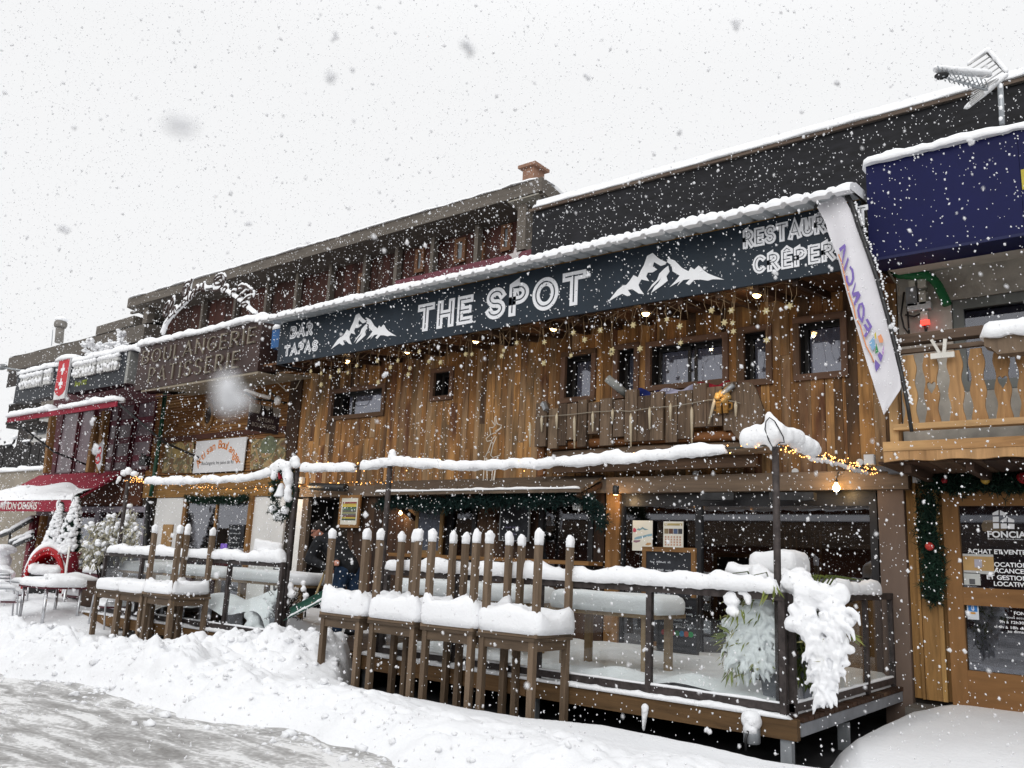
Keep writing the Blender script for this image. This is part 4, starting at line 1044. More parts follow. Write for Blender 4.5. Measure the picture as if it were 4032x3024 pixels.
for i in range(5): scribble(mb, x0 + .1, 9.390, zt - .12 - i * .075, (.35, .5, .3, .55, .42)[i], .03)
mb.build('lettering', CHALK, t)
for i, c in enumerate(('b8323c', 'b02a34', 'a83038', '2f8a4a', '3a8fc0', 'c05a4a', '2f9a5a')):
    mb = MB(); xx = x0 + .09 + i * (x1 - x0 - .18) / 6; mb.prism([(xx + .032 * math.cos(k * .4), zb + .22 + .032 * math.sin(k * .4)) for k in range(16)], lambda u, v: (u, 9.391, v), (0, -.004, 0), .5); mb.build('circle', plain('dot_' + c, hexc(c), rough=.5), t)
t, x0, x1, zb, zt = board('framed_price_list', 'tall pine framed blue grey price list under the bar awning', 'sign', 1643, 1985, 1738, 2185, 11.2, .07, wood('dull_pine', [hexc('7c6240'), hexc('8d7048')], contrast=.3), plain('bluegrey_print', hexc('4a4f5c'), rough=.5, var=.3, scale=22))
t, x0, x1, zb, zt = board('chalkboard', 'black chalkboard with thin pale frame under the bar awning', 'chalkboard', 1974, 1970, 2082, 2132, 11.2, .012, GALV, CHALKB)
mb = MB()
for i in range(4): scribble(mb, x0 + .12, 11.190, zt - .45 - i * .11, (.3, .22, .28, .2)[i], .04)
mb.build('chalk_writing', plain('violet_chalk', (.16, .14, .24)), t)
t, x0, x1, zb, zt = board('menu_frame', 'pine framed menu with coloured bands beside the dark doorway', 'menu', 1342, 1950, 1412, 2078, 11.2, .055, PINE, plain('menu_paper', (.62, .6, .52), rough=.6, var=.03))
cl = ('7a1f26', 'b9a24a', 'c8b44c', '3f5a46', '4d6a50', '545452', '8a8a60', '6a6a68', '5c2a2e', 'b0a040', '3a4a3a')
for i, c in enumerate(cl):
    mb = MB(); hh = (zt - zb - .27) / len(cl); mb.box(x0 + .10, x1 - .10, 11.186, 11.1915, zt - .135 - (i + 1) * hh + .004, zt - .135 - i * hh); mb.build('menu_band', plain('band_' + c, hexc(c), rough=.5), t)
def poster(label, px0, py0, px1, py1, kind):
    x0, x1, zb, zt = rect(px0, py0, px1, py1, YF - .08); y = YF - .075
    t = thing('poster', label, 'poster', ((x0 + x1) / 2, y, zb)); mb = MB(); mb.box(x0, x1, y - .002, y + .002, zb, zt); mb.build('sheet', plain('poster_paper', (.62, .60, .53), rough=.6, var=.03), t)
    W_, H_ = x1 - x0, zt - zb
    def blobp(c, pts, nm='print'):
        mb = MB(); mb.prism([(x0 + u * W_, zb + v * H_) for u, v in pts], lambda u, v: (u, y - .0025, v), (0, -.001, 0), .5); mb.build(nm, plain('print_' + c, hexc(c), rough=.6), t)
    if kind == 0:
        blobp('b04a5c', [(.02, .62), (.12, .6), (.2, .64), (.17, .72), (.08, .76), (.02, .72)])
        blobp('6f8f9a', [(.2, .70), (.35, .66), (.5, .72), (.62, .68), (.8, .70), (.6, .74), (.5, .79), (.38, .72), (.3, .74)])
        blobp('7fa0b0', [(.1, .42), (.3, .47), (.55, .50), (.8, .55), (.98, .57), (.98, .5), (.75, .47), (.5, .42), (.3, .38), (.1, .36)])
        blobp('8a6a7a', [(.05, .28), (.2, .26), (.38, .3), (.42, .35), (.25, .34), (.08, .34)]); blobp('b08a60', [(.65, .2), (.8, .18), (.95, .22), (.92, .27), (.75, .27)])
    else:
        for i, c in enumerate(('7a6a50', '5a4034', '4a5a78', '3a3a40')): blobp(c, [(.05 + i * .23, .52), (.26 + i * .23, .52), (.26 + i * .23, .72), (.05 + i * .23, .72)])
        blobp('a89868', [(.05, .84), (.95, .84), (.95, .93), (.05, .93)])
        for r_ in range(4):
            for i in range(6): blobp('b08a78', [(.08 + i * .145, .06 + r_ * .1), (.16 + i * .145, .06 + r_ * .1), (.16 + i * .145, .13 + r_ * .1), (.08 + i * .145, .13 + r_ * .1)])
poster('pale poster with blue wave drawing on the big window', 2491, 2049, 2568, 2170, 0)
poster('pale poster with a row of four small photos on the big window', 2612, 2053, 2690, 2156, 1)

# garlands of fir under the awning
def fir_rope(name, label, pts, rad, mat, dens=900, ln=.09, decor=()):
    pts = [Vector(p) for p in pts]; mid = pts[len(pts) // 2]; t = thing(name, label, 'garland', tuple(mid))
    D = [(a, b, (b - a).length) for a, b in zip(pts, pts[1:])]; tot = sum(d[2] for d in D); mb = MB()
    mb.tube(pts, .012, 6)
    for i in range(int(dens * tot / 4)):
        s_ = random.uniform(0, tot)
        for a, b, l_ in D:
            if s_ <= l_: break
            s_ -= l_
        q = a.lerp(b, min(1, s_ / l_)); needles(mb, q + Vector([random.gauss(0, rad * .4) for _ in range(3)]), (0, 0, 0), ln, 7, .007)
    mb.build('fir_twigs', mat, t)
    return t
gp = [at(px, py, 10.75) for px, py in ((1500, 1985), (1580, 1970), (1660, 1985), (1740, 1985), (1830, 1970), (1920, 1972), (2010, 1958), (2100, 1970), (2190, 1962), (2270, 1958), (2320, 1975), (2345, 2005), (2362, 2040), (2378, 2062)) ]
fir_rope('fir_garland', 'dark fir garland swagged under the bar awning', gp, .13, TEAL, 1500, .11)
for lab, px, py in (('white pot lamp hanging left under the bar awning', 1622, 1985), ('white pot lamp hanging right under the bar awning', 2275, 1985)):
    c = at(px, py, 10.9); mb = MB(); mb.lathe([(.07, -.09), (.075, -.085), (.095, .09), (.09, .09), (.065, -.07)], c, 16)
    t = thing('pot_lamp', lab, 'lamp', tuple(c), 'pot lamps under the awning'); mb.build('shade', plain('white_enamel', (.6, .61, .6), rough=.4), t)
    mb = MB(); mb.tube([c + Vector((0, 0, .09)), c + Vector((0, 0, .3))], .008, 6); mb.build('cord', WIREM, t)
def bulb(label, px, py, Y, r=.035, pw=8):
    c = at(px, py, Y); t = thing('light_bulb', label, 'light', tuple(c)); mb = MB(); mb.lathe([(.004, -r * 1.1), (r * .6, -r * .9), (r, -r * .2), (r * .9, r * .4), (r * .45, r), (r * .4, r * 1.5)], c, 16); mb.build('glass_bulb', plain('hot_bulb', (1, .8, .5), emit=(1, .60, .20), estr=26), t)
    mb = MB(); mb.lathe([(r * .45, r * 1.4), (r * .45, r * 2.2)], c, 12); mb.tube([c + Vector((0, 0, r * 2)), c + Vector((.02, .04, r * 4.5))], .006, 6); mb.build('socket', BLACKMETAL, t); warm_light(c + Vector((0, -.07, -.02)), pw)
bulb('bare glowing bulb under the lintel over the big window', 3293, 1921, 11.1, .045, 7)
bulb('glowing bulb on the wall beside the wreath', 1166, 1921, 11.05, .035, 5)
bulb('glowing lamp bulb behind the bar, under the left end of the awning', 1577, 2020, 11.25, .03, 3)
c = at(2425, 1932, 11.05); t = thing('wall_spotlight', 'small black spotlight shining down the pine pillar', 'light', tuple(c)); mb = MB(); mb.lathe([(.04, -.06), (.045, -.055), (.045, .07), (.02, .08)], c, 14); mb.build('housing', BLACKMETAL, t)
mb = MB(); mb.lathe([(.005, -.064), (.036, -.062)], c, 14); mb.build('lens', WARM, t); warm_light(c + Vector((-.02, .02, -.12)), 4)
a = at(1225, 1915, 11.05); b = at(1362, 1921, 11.05); mb = MB(); mb.tube([a, b], .075, 12); t = tag(mb.build('patio_heater', BLACKMETAL), 'long black tube heater on the lintel above the doorway', 'heater')
for k, (a, b, w_) in enumerate((((2765, 1955), (2895, 1955), 'left'), ((3035, 1955), (3210, 1955), 'right'))):
    p = at(*a, 11.12); q = at(*b, 11.12); mb = MB(); mb.bar(p, q, .12, .10); tag(mb.build('patio_heater', BLACKMETAL), 'black box heater under the lintel of the big window, %s of the pole' % w_, 'heater')
for k, (px, py, w_) in enumerate(((2738, 1866, 'leftmost, over the two posters'), (3130, 1857, 'middle one, right of the corner pole'), (3385, 1820, 'rightmost, by the white junction box'))):
    c = at(px, py, 11.3); mb = MB(); mb.prism([(c.x + .045 * math.cos(i * .35), c.z + .045 * math.sin(i * .35)) for i in range(18)], lambda u, v: (u, 11.33, v), (0, -.03, 0)); tag(mb.build('round_cap', plain('white_plastic', (.6, .61, .62), rough=.4, var=.05)), 'small round white cap on the planks, ' + w_, 'junction box', 'round white caps on the restaurant wall')
for nm, px0, py0, px1, py1, Y, lab in (('junction_box', 3405, 1792, 3446, 1830, 11.15, 'white square junction box near the end of the glowing garland'), ('junction_box', 1172, 1880, 1195, 1904, 11.3, 'white junction box on the wall right of the wreath'), ('junction_box', 3596, 1870, 3630, 1902, 11.32, 'beige junction box beside the office door garland')):
    x0, x1, z0, z1 = rect(px0, py0, px1, py1, Y); mb = MB(); mb.box(x0, x1, Y - .05, Y + .03, z0, z1); mb.box(x0 + .008, x1 - .008, Y - .058, Y - .0505, z0 + .008, z1 - .008); tag(mb.build(nm, plain('white_plastic', ())), lab, 'junction box')
a = at(3450, 1845, 11.15); b = at(3555, 1850, 11.15); mb = MB(); mb.bar(a, b, .06, .06); mb.box(b.x - .16, b.x, 11.1, 11.2, b.z - .05, b.z + .05); tag(mb.build('floodlight', plain('dark_grey_plastic', (.07, .075, .085), rough=.5)), 'dark floodlight on the end of the lintel next to the white junction box', 'light')
# ------------------------------------------------------------------ bamboo planter on the terrace corner
BAMB = leafmat('bamboo_leaf', '5f6c34', '8c9450'); PALEB = leafmat('dry_leaf', '8c8a5a', 'a7a172')
def leaf(mb, p, d, ln, wd):
    p = Vector(p); d = Vector(d).normalized(); s_ = d.cross(Vector((random.gauss(0, 1), random.gauss(0, 1), random.gauss(0, 1)))).normalized() * wd; dr = Vector((0, 0, -ln * .22)); b = len(mb.v)
    mb.v += [p, p + d * ln * .4 + s_ + dr * .2, p + d * ln + dr, p + d * ln * .4 - s_ + dr * .2]; mb.face([b, b + 1, b + 2, b + 3], random.random())
pc = at(3115, 2700, 8.45); pc = Vector((pc.x, 8.45, ZD))
t = thing('bamboo_planter', 'snow laden bamboo in a grey pot spilling over the terrace corner', 'plant', tuple(pc))
mb = MB(); mb.hexa([(pc.x + a * w_, pc.y + b * w_, z) for z, w_ in ((ZD + .02, .19), (ZD + .52, .24)) for b in (-1, 1) for a in (-1, 1)]); mb.build('pot', plain('slate_pot', (.13, .14, .16), rough=.6, var=.2), t)
mb = MB()
for i in range(26):
    a = random.uniform(0, 6.28); r_ = random.uniform(.02, .16); p = pc + Vector((r_ * math.cos(a), r_ * math.sin(a), .5)); o_ = Vector((math.cos(a), math.sin(a), 0)) * random.uniform(.05, .5)
    mb.tube([p, p + Vector((0, 0, .4)) + o_ * .25, p + Vector((0, 0, .75)) + o_ * .7, p + Vector((0, 0, .72)) + o_ * 1.2], [.011, .01, .008, .004], 6)
mb.build('cane', leafmat('cane_green', '3c471c', '5a6428'), t)
# hanging sprays: (px, py, Y) from the crown outwards
mbl = MB(); mbp = MB(); mbs = MB()
for i in range(360):
    side = random.random()
    if side < .5: px, py, Y = random.uniform(2850, 2985), random.uniform(2330, 2650), random.uniform(8.0, 8.3)
    elif side < .75: px, py, Y = random.uniform(3150, 3330), random.uniform(2380, 2740), random.uniform(7.7, 8.0)
    else: px, py, Y = random.uniform(2960, 3160), random.uniform(2370, 2650), random.uniform(8.1, 8.5)
    if side < .5 and py < 2400 and px < 2870: continue
    if .5 <= side < .75 and abs(px - 3240) > 95 - (py - 2380) * .2: continue
    p = at(px, py, Y); d = Vector((random.gauss(-.5 if side < .5 else .15, .5), random.gauss(-.2, .4), random.uniform(-1.2, -.2)))
    for k in range(3): leaf(mbl if random.random() < .6 else mbp, p + Vector([random.gauss(0, .03) for _ in range(3)]), d + Vector([random.gauss(0, .4) for _ in range(3)]), random.uniform(.05, .10), random.uniform(.006, .010))
for (px, py, Y, dx, dz) in ((2860, 2500, 8.05, -1, .2), (2855, 2510, 8.05, -1, -.3), (2870, 2490, 8.05, -.6, .6), (2880, 2640, 8.05, .3, -1), (2905, 2625, 8.05, .5, -1), (3045, 2310, 7.85, .1, -1), (3020, 2315, 7.85, -.2, -1), (2900, 2405, 7.85, -.3, -1), (2915, 2400, 7.85, .2, -1), (3345, 2500, 7.8, 1, -.4), (2885, 2415, 7.85, -.6, -1)):
    for k in range(5): leaf(mbl, at(px, py, Y) + Vector([random.gauss(0, .012) for _ in range(3)]), (dx + random.gauss(0, .3), -.4, dz + random.gauss(0, .3)), random.uniform(.10, .16), .012)
mbl.build('green_leaves', BAMB, t); mbp.build('dry_leaves', PALEB, t)
S = []
def run(p, q, n, r0, r1, j=12):
    for i in range(n):
        u = i / (n - 1); S.append((p[0] + (q[0] - p[0]) * u + random.gauss(0, j), p[1] + (q[1] - p[1]) * u + random.gauss(0, j), p[2] + (q[2] - p[2]) * u, r0 + (r1 - r0) * u))
run((2880, 2345, 7.9), (2895, 2410, 7.85), 5, .075, .05, 6); run((2925, 2330, 7.9), (2950, 2375, 7.86), 4, .06, .03, 5)
run((2930, 2310, 8.0), (3180, 2300, 8.1), 9, .095, .11); run((3010, 2265, 8.3), (3150, 2285, 8.3), 6, .12, .12); run((3120, 2280, 8.0), (3290, 2370, 7.8), 8, .12, .11)
run((3190, 2350, 7.8), (3150, 2450, 7.75), 5, .13, .10); run((3230, 2360, 7.75), (3330, 2450, 7.75), 6, .11, .075); run((3170, 2450, 7.72), (3225, 2560, 7.7), 6, .11, .08); run((3225, 2460, 7.75), (3230, 2640, 7.7), 9, .10, .06)
run((3290, 2440, 7.75), (3320, 2560, 7.72), 7, .07, .05); run((3290, 2540, 7.75), (3320, 2640, 7.72), 6, .06, .035); run((3240, 2560, 7.7), (3285, 2690, 7.7), 8, .065, .035); run((3210, 2640, 7.72), (3265, 2730, 7.7), 7, .045, .025); run((3225, 2720, 7.7), (3265, 2790, 7.7), 6, .03, .015, 5)
run((3200, 2560, 7.72), (3185, 2640, 7.72), 5, .06, .035); run((3250, 2760, 7.7), (3220, 2785, 7.7), 4, .02, .012, 3); run((3180, 2690, 7.75), (3215, 2675, 7.72), 4, .02, .02, 3)
run((2890, 2440, 8.08), (2975, 2470, 8.1), 9, .075, .09); run((2880, 2530, 8.08), (2990, 2520, 8.1), 9, .06, .08); run((2890, 2600, 8.08), (2985, 2590, 8.1), 8, .045, .06); run((2990, 2380, 8.1), (3030, 2480, 8.15), 7, .09, .09); run((2930, 2400, 8.05), (2890, 2440, 8.05), 4, .06, .06); run((2900, 2500, 8.1), (2960, 2590, 8.15), 7, .07, .05); run((2985, 2440, 8.2), (2990, 2560, 8.2), 6, .10, .06); run((2900, 2560, 8.1), (2925, 2640, 8.1), 5, .05, .03); run((2975, 2370, 8.2), (2940, 2420, 8.15), 4, .08, .07); run((3040, 2400, 8.25), (3030, 2560, 8.25), 6, .08, .05)
for px, py, Y, r_ in S: mbs.blob(at(px, py, Y), (r_ * random.uniform(.85, 1.15), r_ * .85, r_ * random.uniform(.75, 1.0)), 2, .3, 1.7)
def finger(px, py, Y, ang, ln, r0):
    p = at(px, py, Y); q = at(px + math.sin(ang) * ln * .7, py + math.cos(ang) * ln * .7, Y - .01); e_ = at(px + math.sin(ang) * ln * .9, py + ln, Y - .015)
    mbs.tube([p, p.lerp(q, .5) + Vector((0, -.012, .012)), q, e_], [r0, r0 * random.uniform(.85, 1.1), r0 * .75, r0 * .3], 7)
for i in range(190):
    a = random.uniform(0, 6.28); k = math.sqrt(random.random()); px = 2968 + 92 * k * math.cos(a); py = 2520 + 145 * k * math.sin(a)
    if px < 3062: finger(px, py, 8.06 + random.uniform(-.03, .12), (px - 2990) / 90 + random.gauss(0, .35), random.uniform(25, 60), random.uniform(.018, .034))
for i in range(230):
    v = random.random(); py = 2400 + 350 * v; wl_ = 3175 + 45 * v; wr_ = 3338 - 62 * v; px = random.uniform(wl_, wr_); finger(px, py, 7.70 + random.uniform(-.06, .05), (px - 3250) / 160 + random.gauss(0, .35), random.uniform(28, 70), random.uniform(.016, .03) * (1.15 - .4 * v))
o = mbs.build('snow_cap', SNOW, t); melt(o, .011, 1)
mb = MB()
for i in range(520): leaf(mb, at(random.uniform(3095, 3215), random.uniform(2370, 2690), 8.2 + random.uniform(-.1, .1)), (random.gauss(0, .5), random.gauss(0, .5), -1), random.uniform(.06, .12), .009)
mb.build('inner_leaves', leafmat('inner_green', '2c3814', '4a5620'), t)
# snowed-in box behind the planter
x0, x1, z0, z1 = rect(2968, 2245, 3135, 2330, 9.2); bt = thing('outdoor_box', 'black box with a square block of snow on top, behind the bamboo', 'box', ((x0 + x1) / 2, 9.3, ZD))
mb = MB(); mb.box(x0, x1, 9.1, 9.6, ZD, z1 - .02); mb.build('case', BLACKMETAL, bt)
mb = MB(); snow_pad(mb, (x0 + x1) / 2, 9.35, z1 - .02, x1 - x0 + .05, .55, .22, 0, .10, 50, .02, .1, 3, .05); mb.build('snow_cap', SNOW, bt)
a = at(2875, 2262, 8.8); b = at(2975, 2290, 8.8); mb = MB(); mb.bar(a, b, .3, .05); o = tag(mb.build('bench_board', BLACKMETAL), 'dark board under a tongue of snow just left of the corner pole', 'board')
mb = MB(); snow_strip(mb, [a + Vector((-.03, 0, .02)), b + Vector((.08, 0, .02))], .3, .13, .04); mb.build('snow_cap', SNOW, o)

# ------------------------------------------------------------------ snowy bush in a pot beside the entrance, plough blade
bc = at(1085, 2440, 8.05); bc = Vector((bc.x, 8.1, ZD)); t = thing('potted_bush', 'small twiggy bush loaded with snow lumps at the terrace entrance', 'plant', tuple(bc))
mb = MB(); mb.lathe([(.10, 0), (.13, .26), (.135, .28), (.11, .28)], bc, 14); mb.build('pot', plain('slate_pot', ()), t)
mb = MB()
for i in range(60):
    px, py = random.uniform(1040, 1215), random.uniform(2310, 2440); q = at(px, py, 8.1 + random.uniform(-.15, .1)); m_ = (bc + Vector((0, 0, .25))).lerp(q, .5) + Vector((random.gauss(0, .03), random.gauss(0, .03), .04))
    mb.tube([bc + Vector((random.gauss(0, .03), random.gauss(0, .03), .25)), m_, q], [.008, .006, .003], 5)
    for k in range(6): leaf(mb, m_.lerp(q, random.random()), Vector([random.gauss(0, 1) for _ in range(3)]), .04, .008)
mb.build('twigs', leafmat('dark_twig', '1a1412', '2b211c'), t)
mb = MB()
for px, py, r_ in ((1195, 2295, .045), (1195, 2320, .05), (1120, 2320, .08), (1140, 2310, .07), (1100, 2340, .09), (1080, 2360, .08), (1150, 2340, .07), (1060, 2370, .05), (1130, 2370, .06), (1205, 2345, .05), (1200, 2365, .04), (1070, 2395, .05), (1110, 2390, .05), (1040, 2355, .03), (1095, 2420, .04), (1160, 2385, .035), (1055, 2420, .05), (1045, 2450, .04), (990, 2420, .12), (1000, 2460, .14), (985, 2480, .12), (1020, 2490, .1)):
    mb.blob(at(px, py, 8.05), (r_, r_ * .9, r_ * random.uniform(.8, 1.1)), 2, .3, 1.7)
melt(mb.build('snow_cap', SNOW, t), .018, 2)
GREENP = plain('green_plastic', hexc('1c4a3c'), rough=.45, var=.15, scale=5)
pa = at(1118, 2438, 7.72); pb = at(1285, 2352, 7.72); ax_ = (pb - pa).normalized(); upv = Vector((0, .35, 1)).normalized()
t = thing('snow_pusher', 'green snow pusher with a wooden handle, its blade lifted beside the leftmost big stack', 'shovel', tuple(pa))
mb = MB(); ln_ = (pb - pa).length
mb.grid(16, 8, lambda u, v: pa + ax_ * (u * ln_) + Vector((0, .10 * math.sin(v * 2.2), 0)) + Vector((0, 0, .16 * v - .02)), smooth=True); mb.grid(16, 8, lambda u, v: pa + ax_ * (u * ln_) + Vector((0, .10 * math.sin(v * 2.2) + .006, 0)) + Vector((0, 0, .16 * v - .02)), flip=True)
mb.tube([pa + Vector((0, -.005, -.02)), pb + Vector((0, -.005, -.02))], .009, 6); mb.tube([pa + Vector((0, .082, .145)), pb + Vector((0, .082, .145))], .008, 6); mb.build('blade', GREENP, t)
mb = MB(); snow_strip(mb, [pa + ax_ * .02 + Vector((0, .05, .0)), pb + Vector((0, .05, .0))], .07, .035, .03, .4); mb.build('snow_cap', SNOW, t)
mid_ = pa.lerp(pb, .55) + Vector((0, .09, .05)); hend = at(1272, 2270, 8.45)
mb = MB(); mb.tube([mid_, hend, hend + (hend - mid_).normalized() * .25], .016, 8); mb.build('handle', wood('ash_handle', [hexc('8a7654'), hexc('9b8762')], contrast=.2), t)

# ------------------------------------------------------------------ the bending man
SKIN = plain('skin', hexc('b07a66'), rough=.55, var=.06); JACK = plain('black_jacket', (.012, .013, .016), rough=.8, var=.5, scale=14, bump=.3); JEANS = plain('blue_jeans', hexc('22364f'), rough=.85, var=.25, scale=20, bump=.2); HAIR = plain('dark_hair', (.014, .012, .011), rough=.6, var=.4, scale=60, bump=.5); BOOT = plain('dark_boot', (.02, .02, .022), rough=.6)
hip = at(1368, 2262, 8.9); B0 = Vector((hip.x, 8.9, ZD + .06)); hd = at(1256, 2092, 8.62)
man = thing('person', 'dark haired man in black jacket and blue jeans bending over in the terrace entrance', 'person', (B0.x, B0.y, ZD + .06))
Hh = B0 + Vector((0, 0, .96)); Ch = hd.lerp(Hh, .30) + Vector((.06, .04, -.02)); Nk = hd + Vector((.10, .05, -.10))
f_ = Vector((-.62, -.62, -.42)).normalized(); s_ = f_.cross(Vector((0, 0, 1))).normalized(); u_ = s_.cross(f_).normalized()   # facing, side, head-up
shl, shr = Ch + Vector((-.06, -.20, .03)), Ch + Vector((.0, .20, .02))
kneeL, kneeR = B0 + Vector((-.06, -.13, .5)), B0 + Vector((.02, .14, .5)); ankL, ankR = B0 + Vector((.03, -.13, .09)), B0 + Vector((.10, .14, .09))
hL, hR = Hh + Vector((0, -.10, -.03)), Hh + Vector((.02, .10, -.03)); elL, elR = Ch + Vector((-.14, -.30, -.24)), Ch + Vector((-.16, .24, -.26)); wrL, wrR = hend + Vector((.06, .02, .13)), hend + Vector((.16, .10, .22))
def limb(mb, pts, rad, n=12, k=7):
    P, Q = [], []
    for i in range(len(pts) - 1):
        for j in range(k): P.append(pts[i].lerp(pts[i + 1], j / k)); Q.append(rad[i] + (rad[i + 1] - rad[i]) * j / k)
    mb.tube(P + [pts[-1]], Q + [rad[-1]], n)
    mb.blob(pts[0], rad[0], 2, 0); mb.blob(pts[-1], rad[-1], 2, 0)
def hand(mb, w0, w1):
    d = (w1 - w0).normalized(); a = d.cross(Vector((0, 0, 1))).normalized(); b = a.cross(d); c = w1 + d * .045; mb.blob(c, (.042, .042, .03), 2, .05)
    for i, l_ in enumerate((.062, .072, .068, .052)):
        q = c + a * (.03 - .02 * i) + d * .03; mb.tube([q, q + d * l_ * .5 - b * .012, q + d * l_ * .72 - b * .04, q + d * l_ * .55 - b * .062], [.0095, .009, .0085, .006], 7)
    q = c + a * .036 - d * .005; mb.tube([q, q + a * .02 + d * .03 - b * .01, q + a * .012 + d * .055 - b * .03], [.011, .010, .007], 7)
mb = MB()
hc = hd
mb.blob(hc - f_ * .012 + u_ * .03, (.098, .098, .105), 3, 0); 
for (a, b, c, r_) in ((.045, 0, -.03, .068), (.05, 0, -.07, .052), (.075, 0, -.088, .03), (.04, .045, -.02, .035), (.04, -.045, -.02, .035), (.085, 0, .03, .035)): mb.blob(hc + f_ * a + s_ * b + u_ * c, r_, 2, 0)
mb.tube([hc + f_ * .098 + u_ * .028, hc + f_ * .122 - u_ * .018, hc + f_ * .095 - u_ * .03], [.011, .017, .012], 8)                    # nose
mb.tube([hc + f_ * .095 - s_ * .026 - u_ * .056, hc + f_ * .105 - u_ * .054, hc + f_ * .095 + s_ * .026 - u_ * .056], [.007, .010, .007], 8)  # lips
for sg in (-1, 1): mb.blob(hc + s_ * sg * .095 - f_ * .005, (.02, .02, .034), 2, 0); mb.tube([hc + f_ * .092 + s_ * sg * .018 + u_ * .042, hc + f_ * .086 + s_ * sg * .052 + u_ * .042], .008, 6)
limb(mb, [hc - f_ * .02 - u_ * .05, Nk, Ch], [.055, .056, .08]); limb(mb, [Ch, Ch.lerp(Hh, .5), Hh], [.13, .12, .14])
for sh, el, wr_ in ((shl, elL, wrL), (shr, elR, wrR)): limb(mb, [Ch, sh, el, wr_], [.08, .06, .045, .03]); hand(mb, el.lerp(wr_, .8), wr_)
for h_, kn, an in ((hL, kneeL, ankL), (hR, kneeR, ankR)): limb(mb, [Hh, h_, kn, an], [.11, .085, .058, .042])
o = mb.build('body', SKIN, man); melt(o, .010, 2)
mb = MB(); limb(mb, [Nk + Vector((.02, .02, .0)), Ch, Ch.lerp(Hh, .5), Hh + Vector((0, 0, .02))], [.10, .19, .185, .175]); mb.blob(Ch.lerp(Nk, .55) + Vector((.05, .03, .05)), (.14, .13, .09), 2, .1)
for sh, el, wr_ in ((shl, elL, wrL), (shr, elR, wrR)): limb(mb, [Ch, sh, el, wr_], [.13, .095, .075, .052])
melt(mb.build('jacket', JACK, man), .014, 3)
mb = MB()
for h_, kn, an in ((hL, kneeL, ankL), (hR, kneeR, ankR)): limb(mb, [Hh - Vector((0, 0, .02)), h_, kn, an], [.16, .125, .088, .078])
melt(mb.build('jeans', JEANS, man), .012, 3)
for an in (ankL, ankR):
    mb = MB(); mb.tube([an + Vector((.02, 0, -.03)), an + Vector((-.06, -.01, -.05)), an + Vector((-.17, -.02, -.065))], [.062, .058, .045], 12); mb.tube([an, an + Vector((0, 0, .12))], [.062, .07], 12); melt(mb.build('boot', BOOT, man), .010, 2)
mb = MB(); mb.blob(hc - f_ * .03 + u_ * .055, (.112, .112, .105), 3, .06, 3); mb.blob(hc - f_ * .075 - u_ * .0, (.075, .085, .085), 2, .05)
melt(mb.build('hair', HAIR, man), .010, 1)
mb = MB()
for sg in (-1, 1):
    c_ = hc + f_ * .112 + s_ * sg * .034 + u_ * .022; mb.tube([c_ + s_ * (.024 * math.cos(k * .524)) + u_ * (.018 * math.sin(k * .524)) for k in range(12)], .0028, 5, closed=True); mb.tube([c_ + s_ * sg * .024, hc + s_ * sg * .10 + f_ * .0 + u_ * .02], .0025, 5)
mb.build('glasses', BLACKMETAL, man)
mb = MB()
for sg in (-1, 1): mb.blob(hc + f_ * .094 + s_ * sg * .034 + u_ * .02, .011, 2, 0)
mb.build('eye', plain('eye_dark', (.05, .04, .035), rough=.3), man)

# ------------------------------------------------------------------ flower box of driftwood with icicle lights, flag, mug sign
fx = thing('driftwood_balcony', 'rough driftwood balcony box under the tall windows of the restaurant', 'balcony', ((at(2120, 1700, 10.85).x + at(2985, 1640, 10.85).x) / 2, 10.9, 3.35))
tops = [(2140, 1590, 44), (2185, 1612, 36), (2222, 1592, 34), (2260, 1592, 40), (2302, 1578, 36), (2345, 1588, 44), (2395, 1573, 48), (2445, 1578, 44), (2492, 1538, 48), (2540, 1562, 50), (2592, 1547, 52), (2648, 1553, 46), (2702, 1542, 58), (2762, 1514, 54), (2815, 1528, 64), (2878, 1508, 52)]
mb = MB()
for px, py, wd in tops:
    a = at(px - wd / 2, py, 10.85); b = at(px + wd / 2, py, 10.85); zb = random.choice([3.55, 3.48, 3.40, 3.36]) ; mb.box(a.x + .004, b.x - .004, 10.85 - random.uniform(.03, .06), 10.88, zb, a.z, None, 0, 2)
c = at(2940, 1625, 10.86); mb.prism([(c.x + .26 * math.cos(i * .4) * (.85 if i % 3 else 1), c.z + .42 * math.sin(i * .4)) for i in range(16)], lambda u, v: (u, 10.86, v), (0, -.05, 0)); 
mb.build('upright_boards', ROUGHWOOD, fx)
xa, xb = at(2160, 1780, 10.9).x, at(2960, 1720, 10.9).x
mb = MB(); mb.tube([(xa, 10.93, 3.42), ((xa + xb) / 2, 10.95, 3.44), (xb + .15, 10.93, 3.42)], [.075, .07, .075], 10); mb.build('log', wood('brown_log', [hexc('6a4426'), hexc('7d5230')], contrast=.4), fx)
mb = MB(); mb.tube([(xa + .1, 10.93, 3.24), ((xa + xb) / 2, 10.95, 3.26), (xb + .3, 10.93, 3.24)], [.085, .095, .085], 10); mb.build('log', ROUGHWOOD, fx)
mb = MB(); mb.box(xa, xb + .1, 10.98, 11.34, 3.30, 3.36); mb.box(xa, xb, 11.02, 11.1, 3.0, 3.29); mb.build('floor', DARKWOOD, fx)
mb = MB(); zc_ = at(2108, 1640, 10.9).z; mb.tube([(xa - .15, 10.82, zc_), (xa - .15, 11.38, zc_)], .085, 12); mb.box(xa - .20, xa - .10, 10.9, 11.0, 2.95, zc_ - .08); mb.build('end_log', wood('brown_log', []), fx)
wp = [at(px, py, 10.76) for px, py in ((2115, 1640), (2230, 1634), (2340, 1622), (2440, 1617), (2480, 1620), (2570, 1605), (2650, 1600), (2720, 1588), (2790, 1575), (2850, 1575), (2885, 1580), (2915, 1588))]
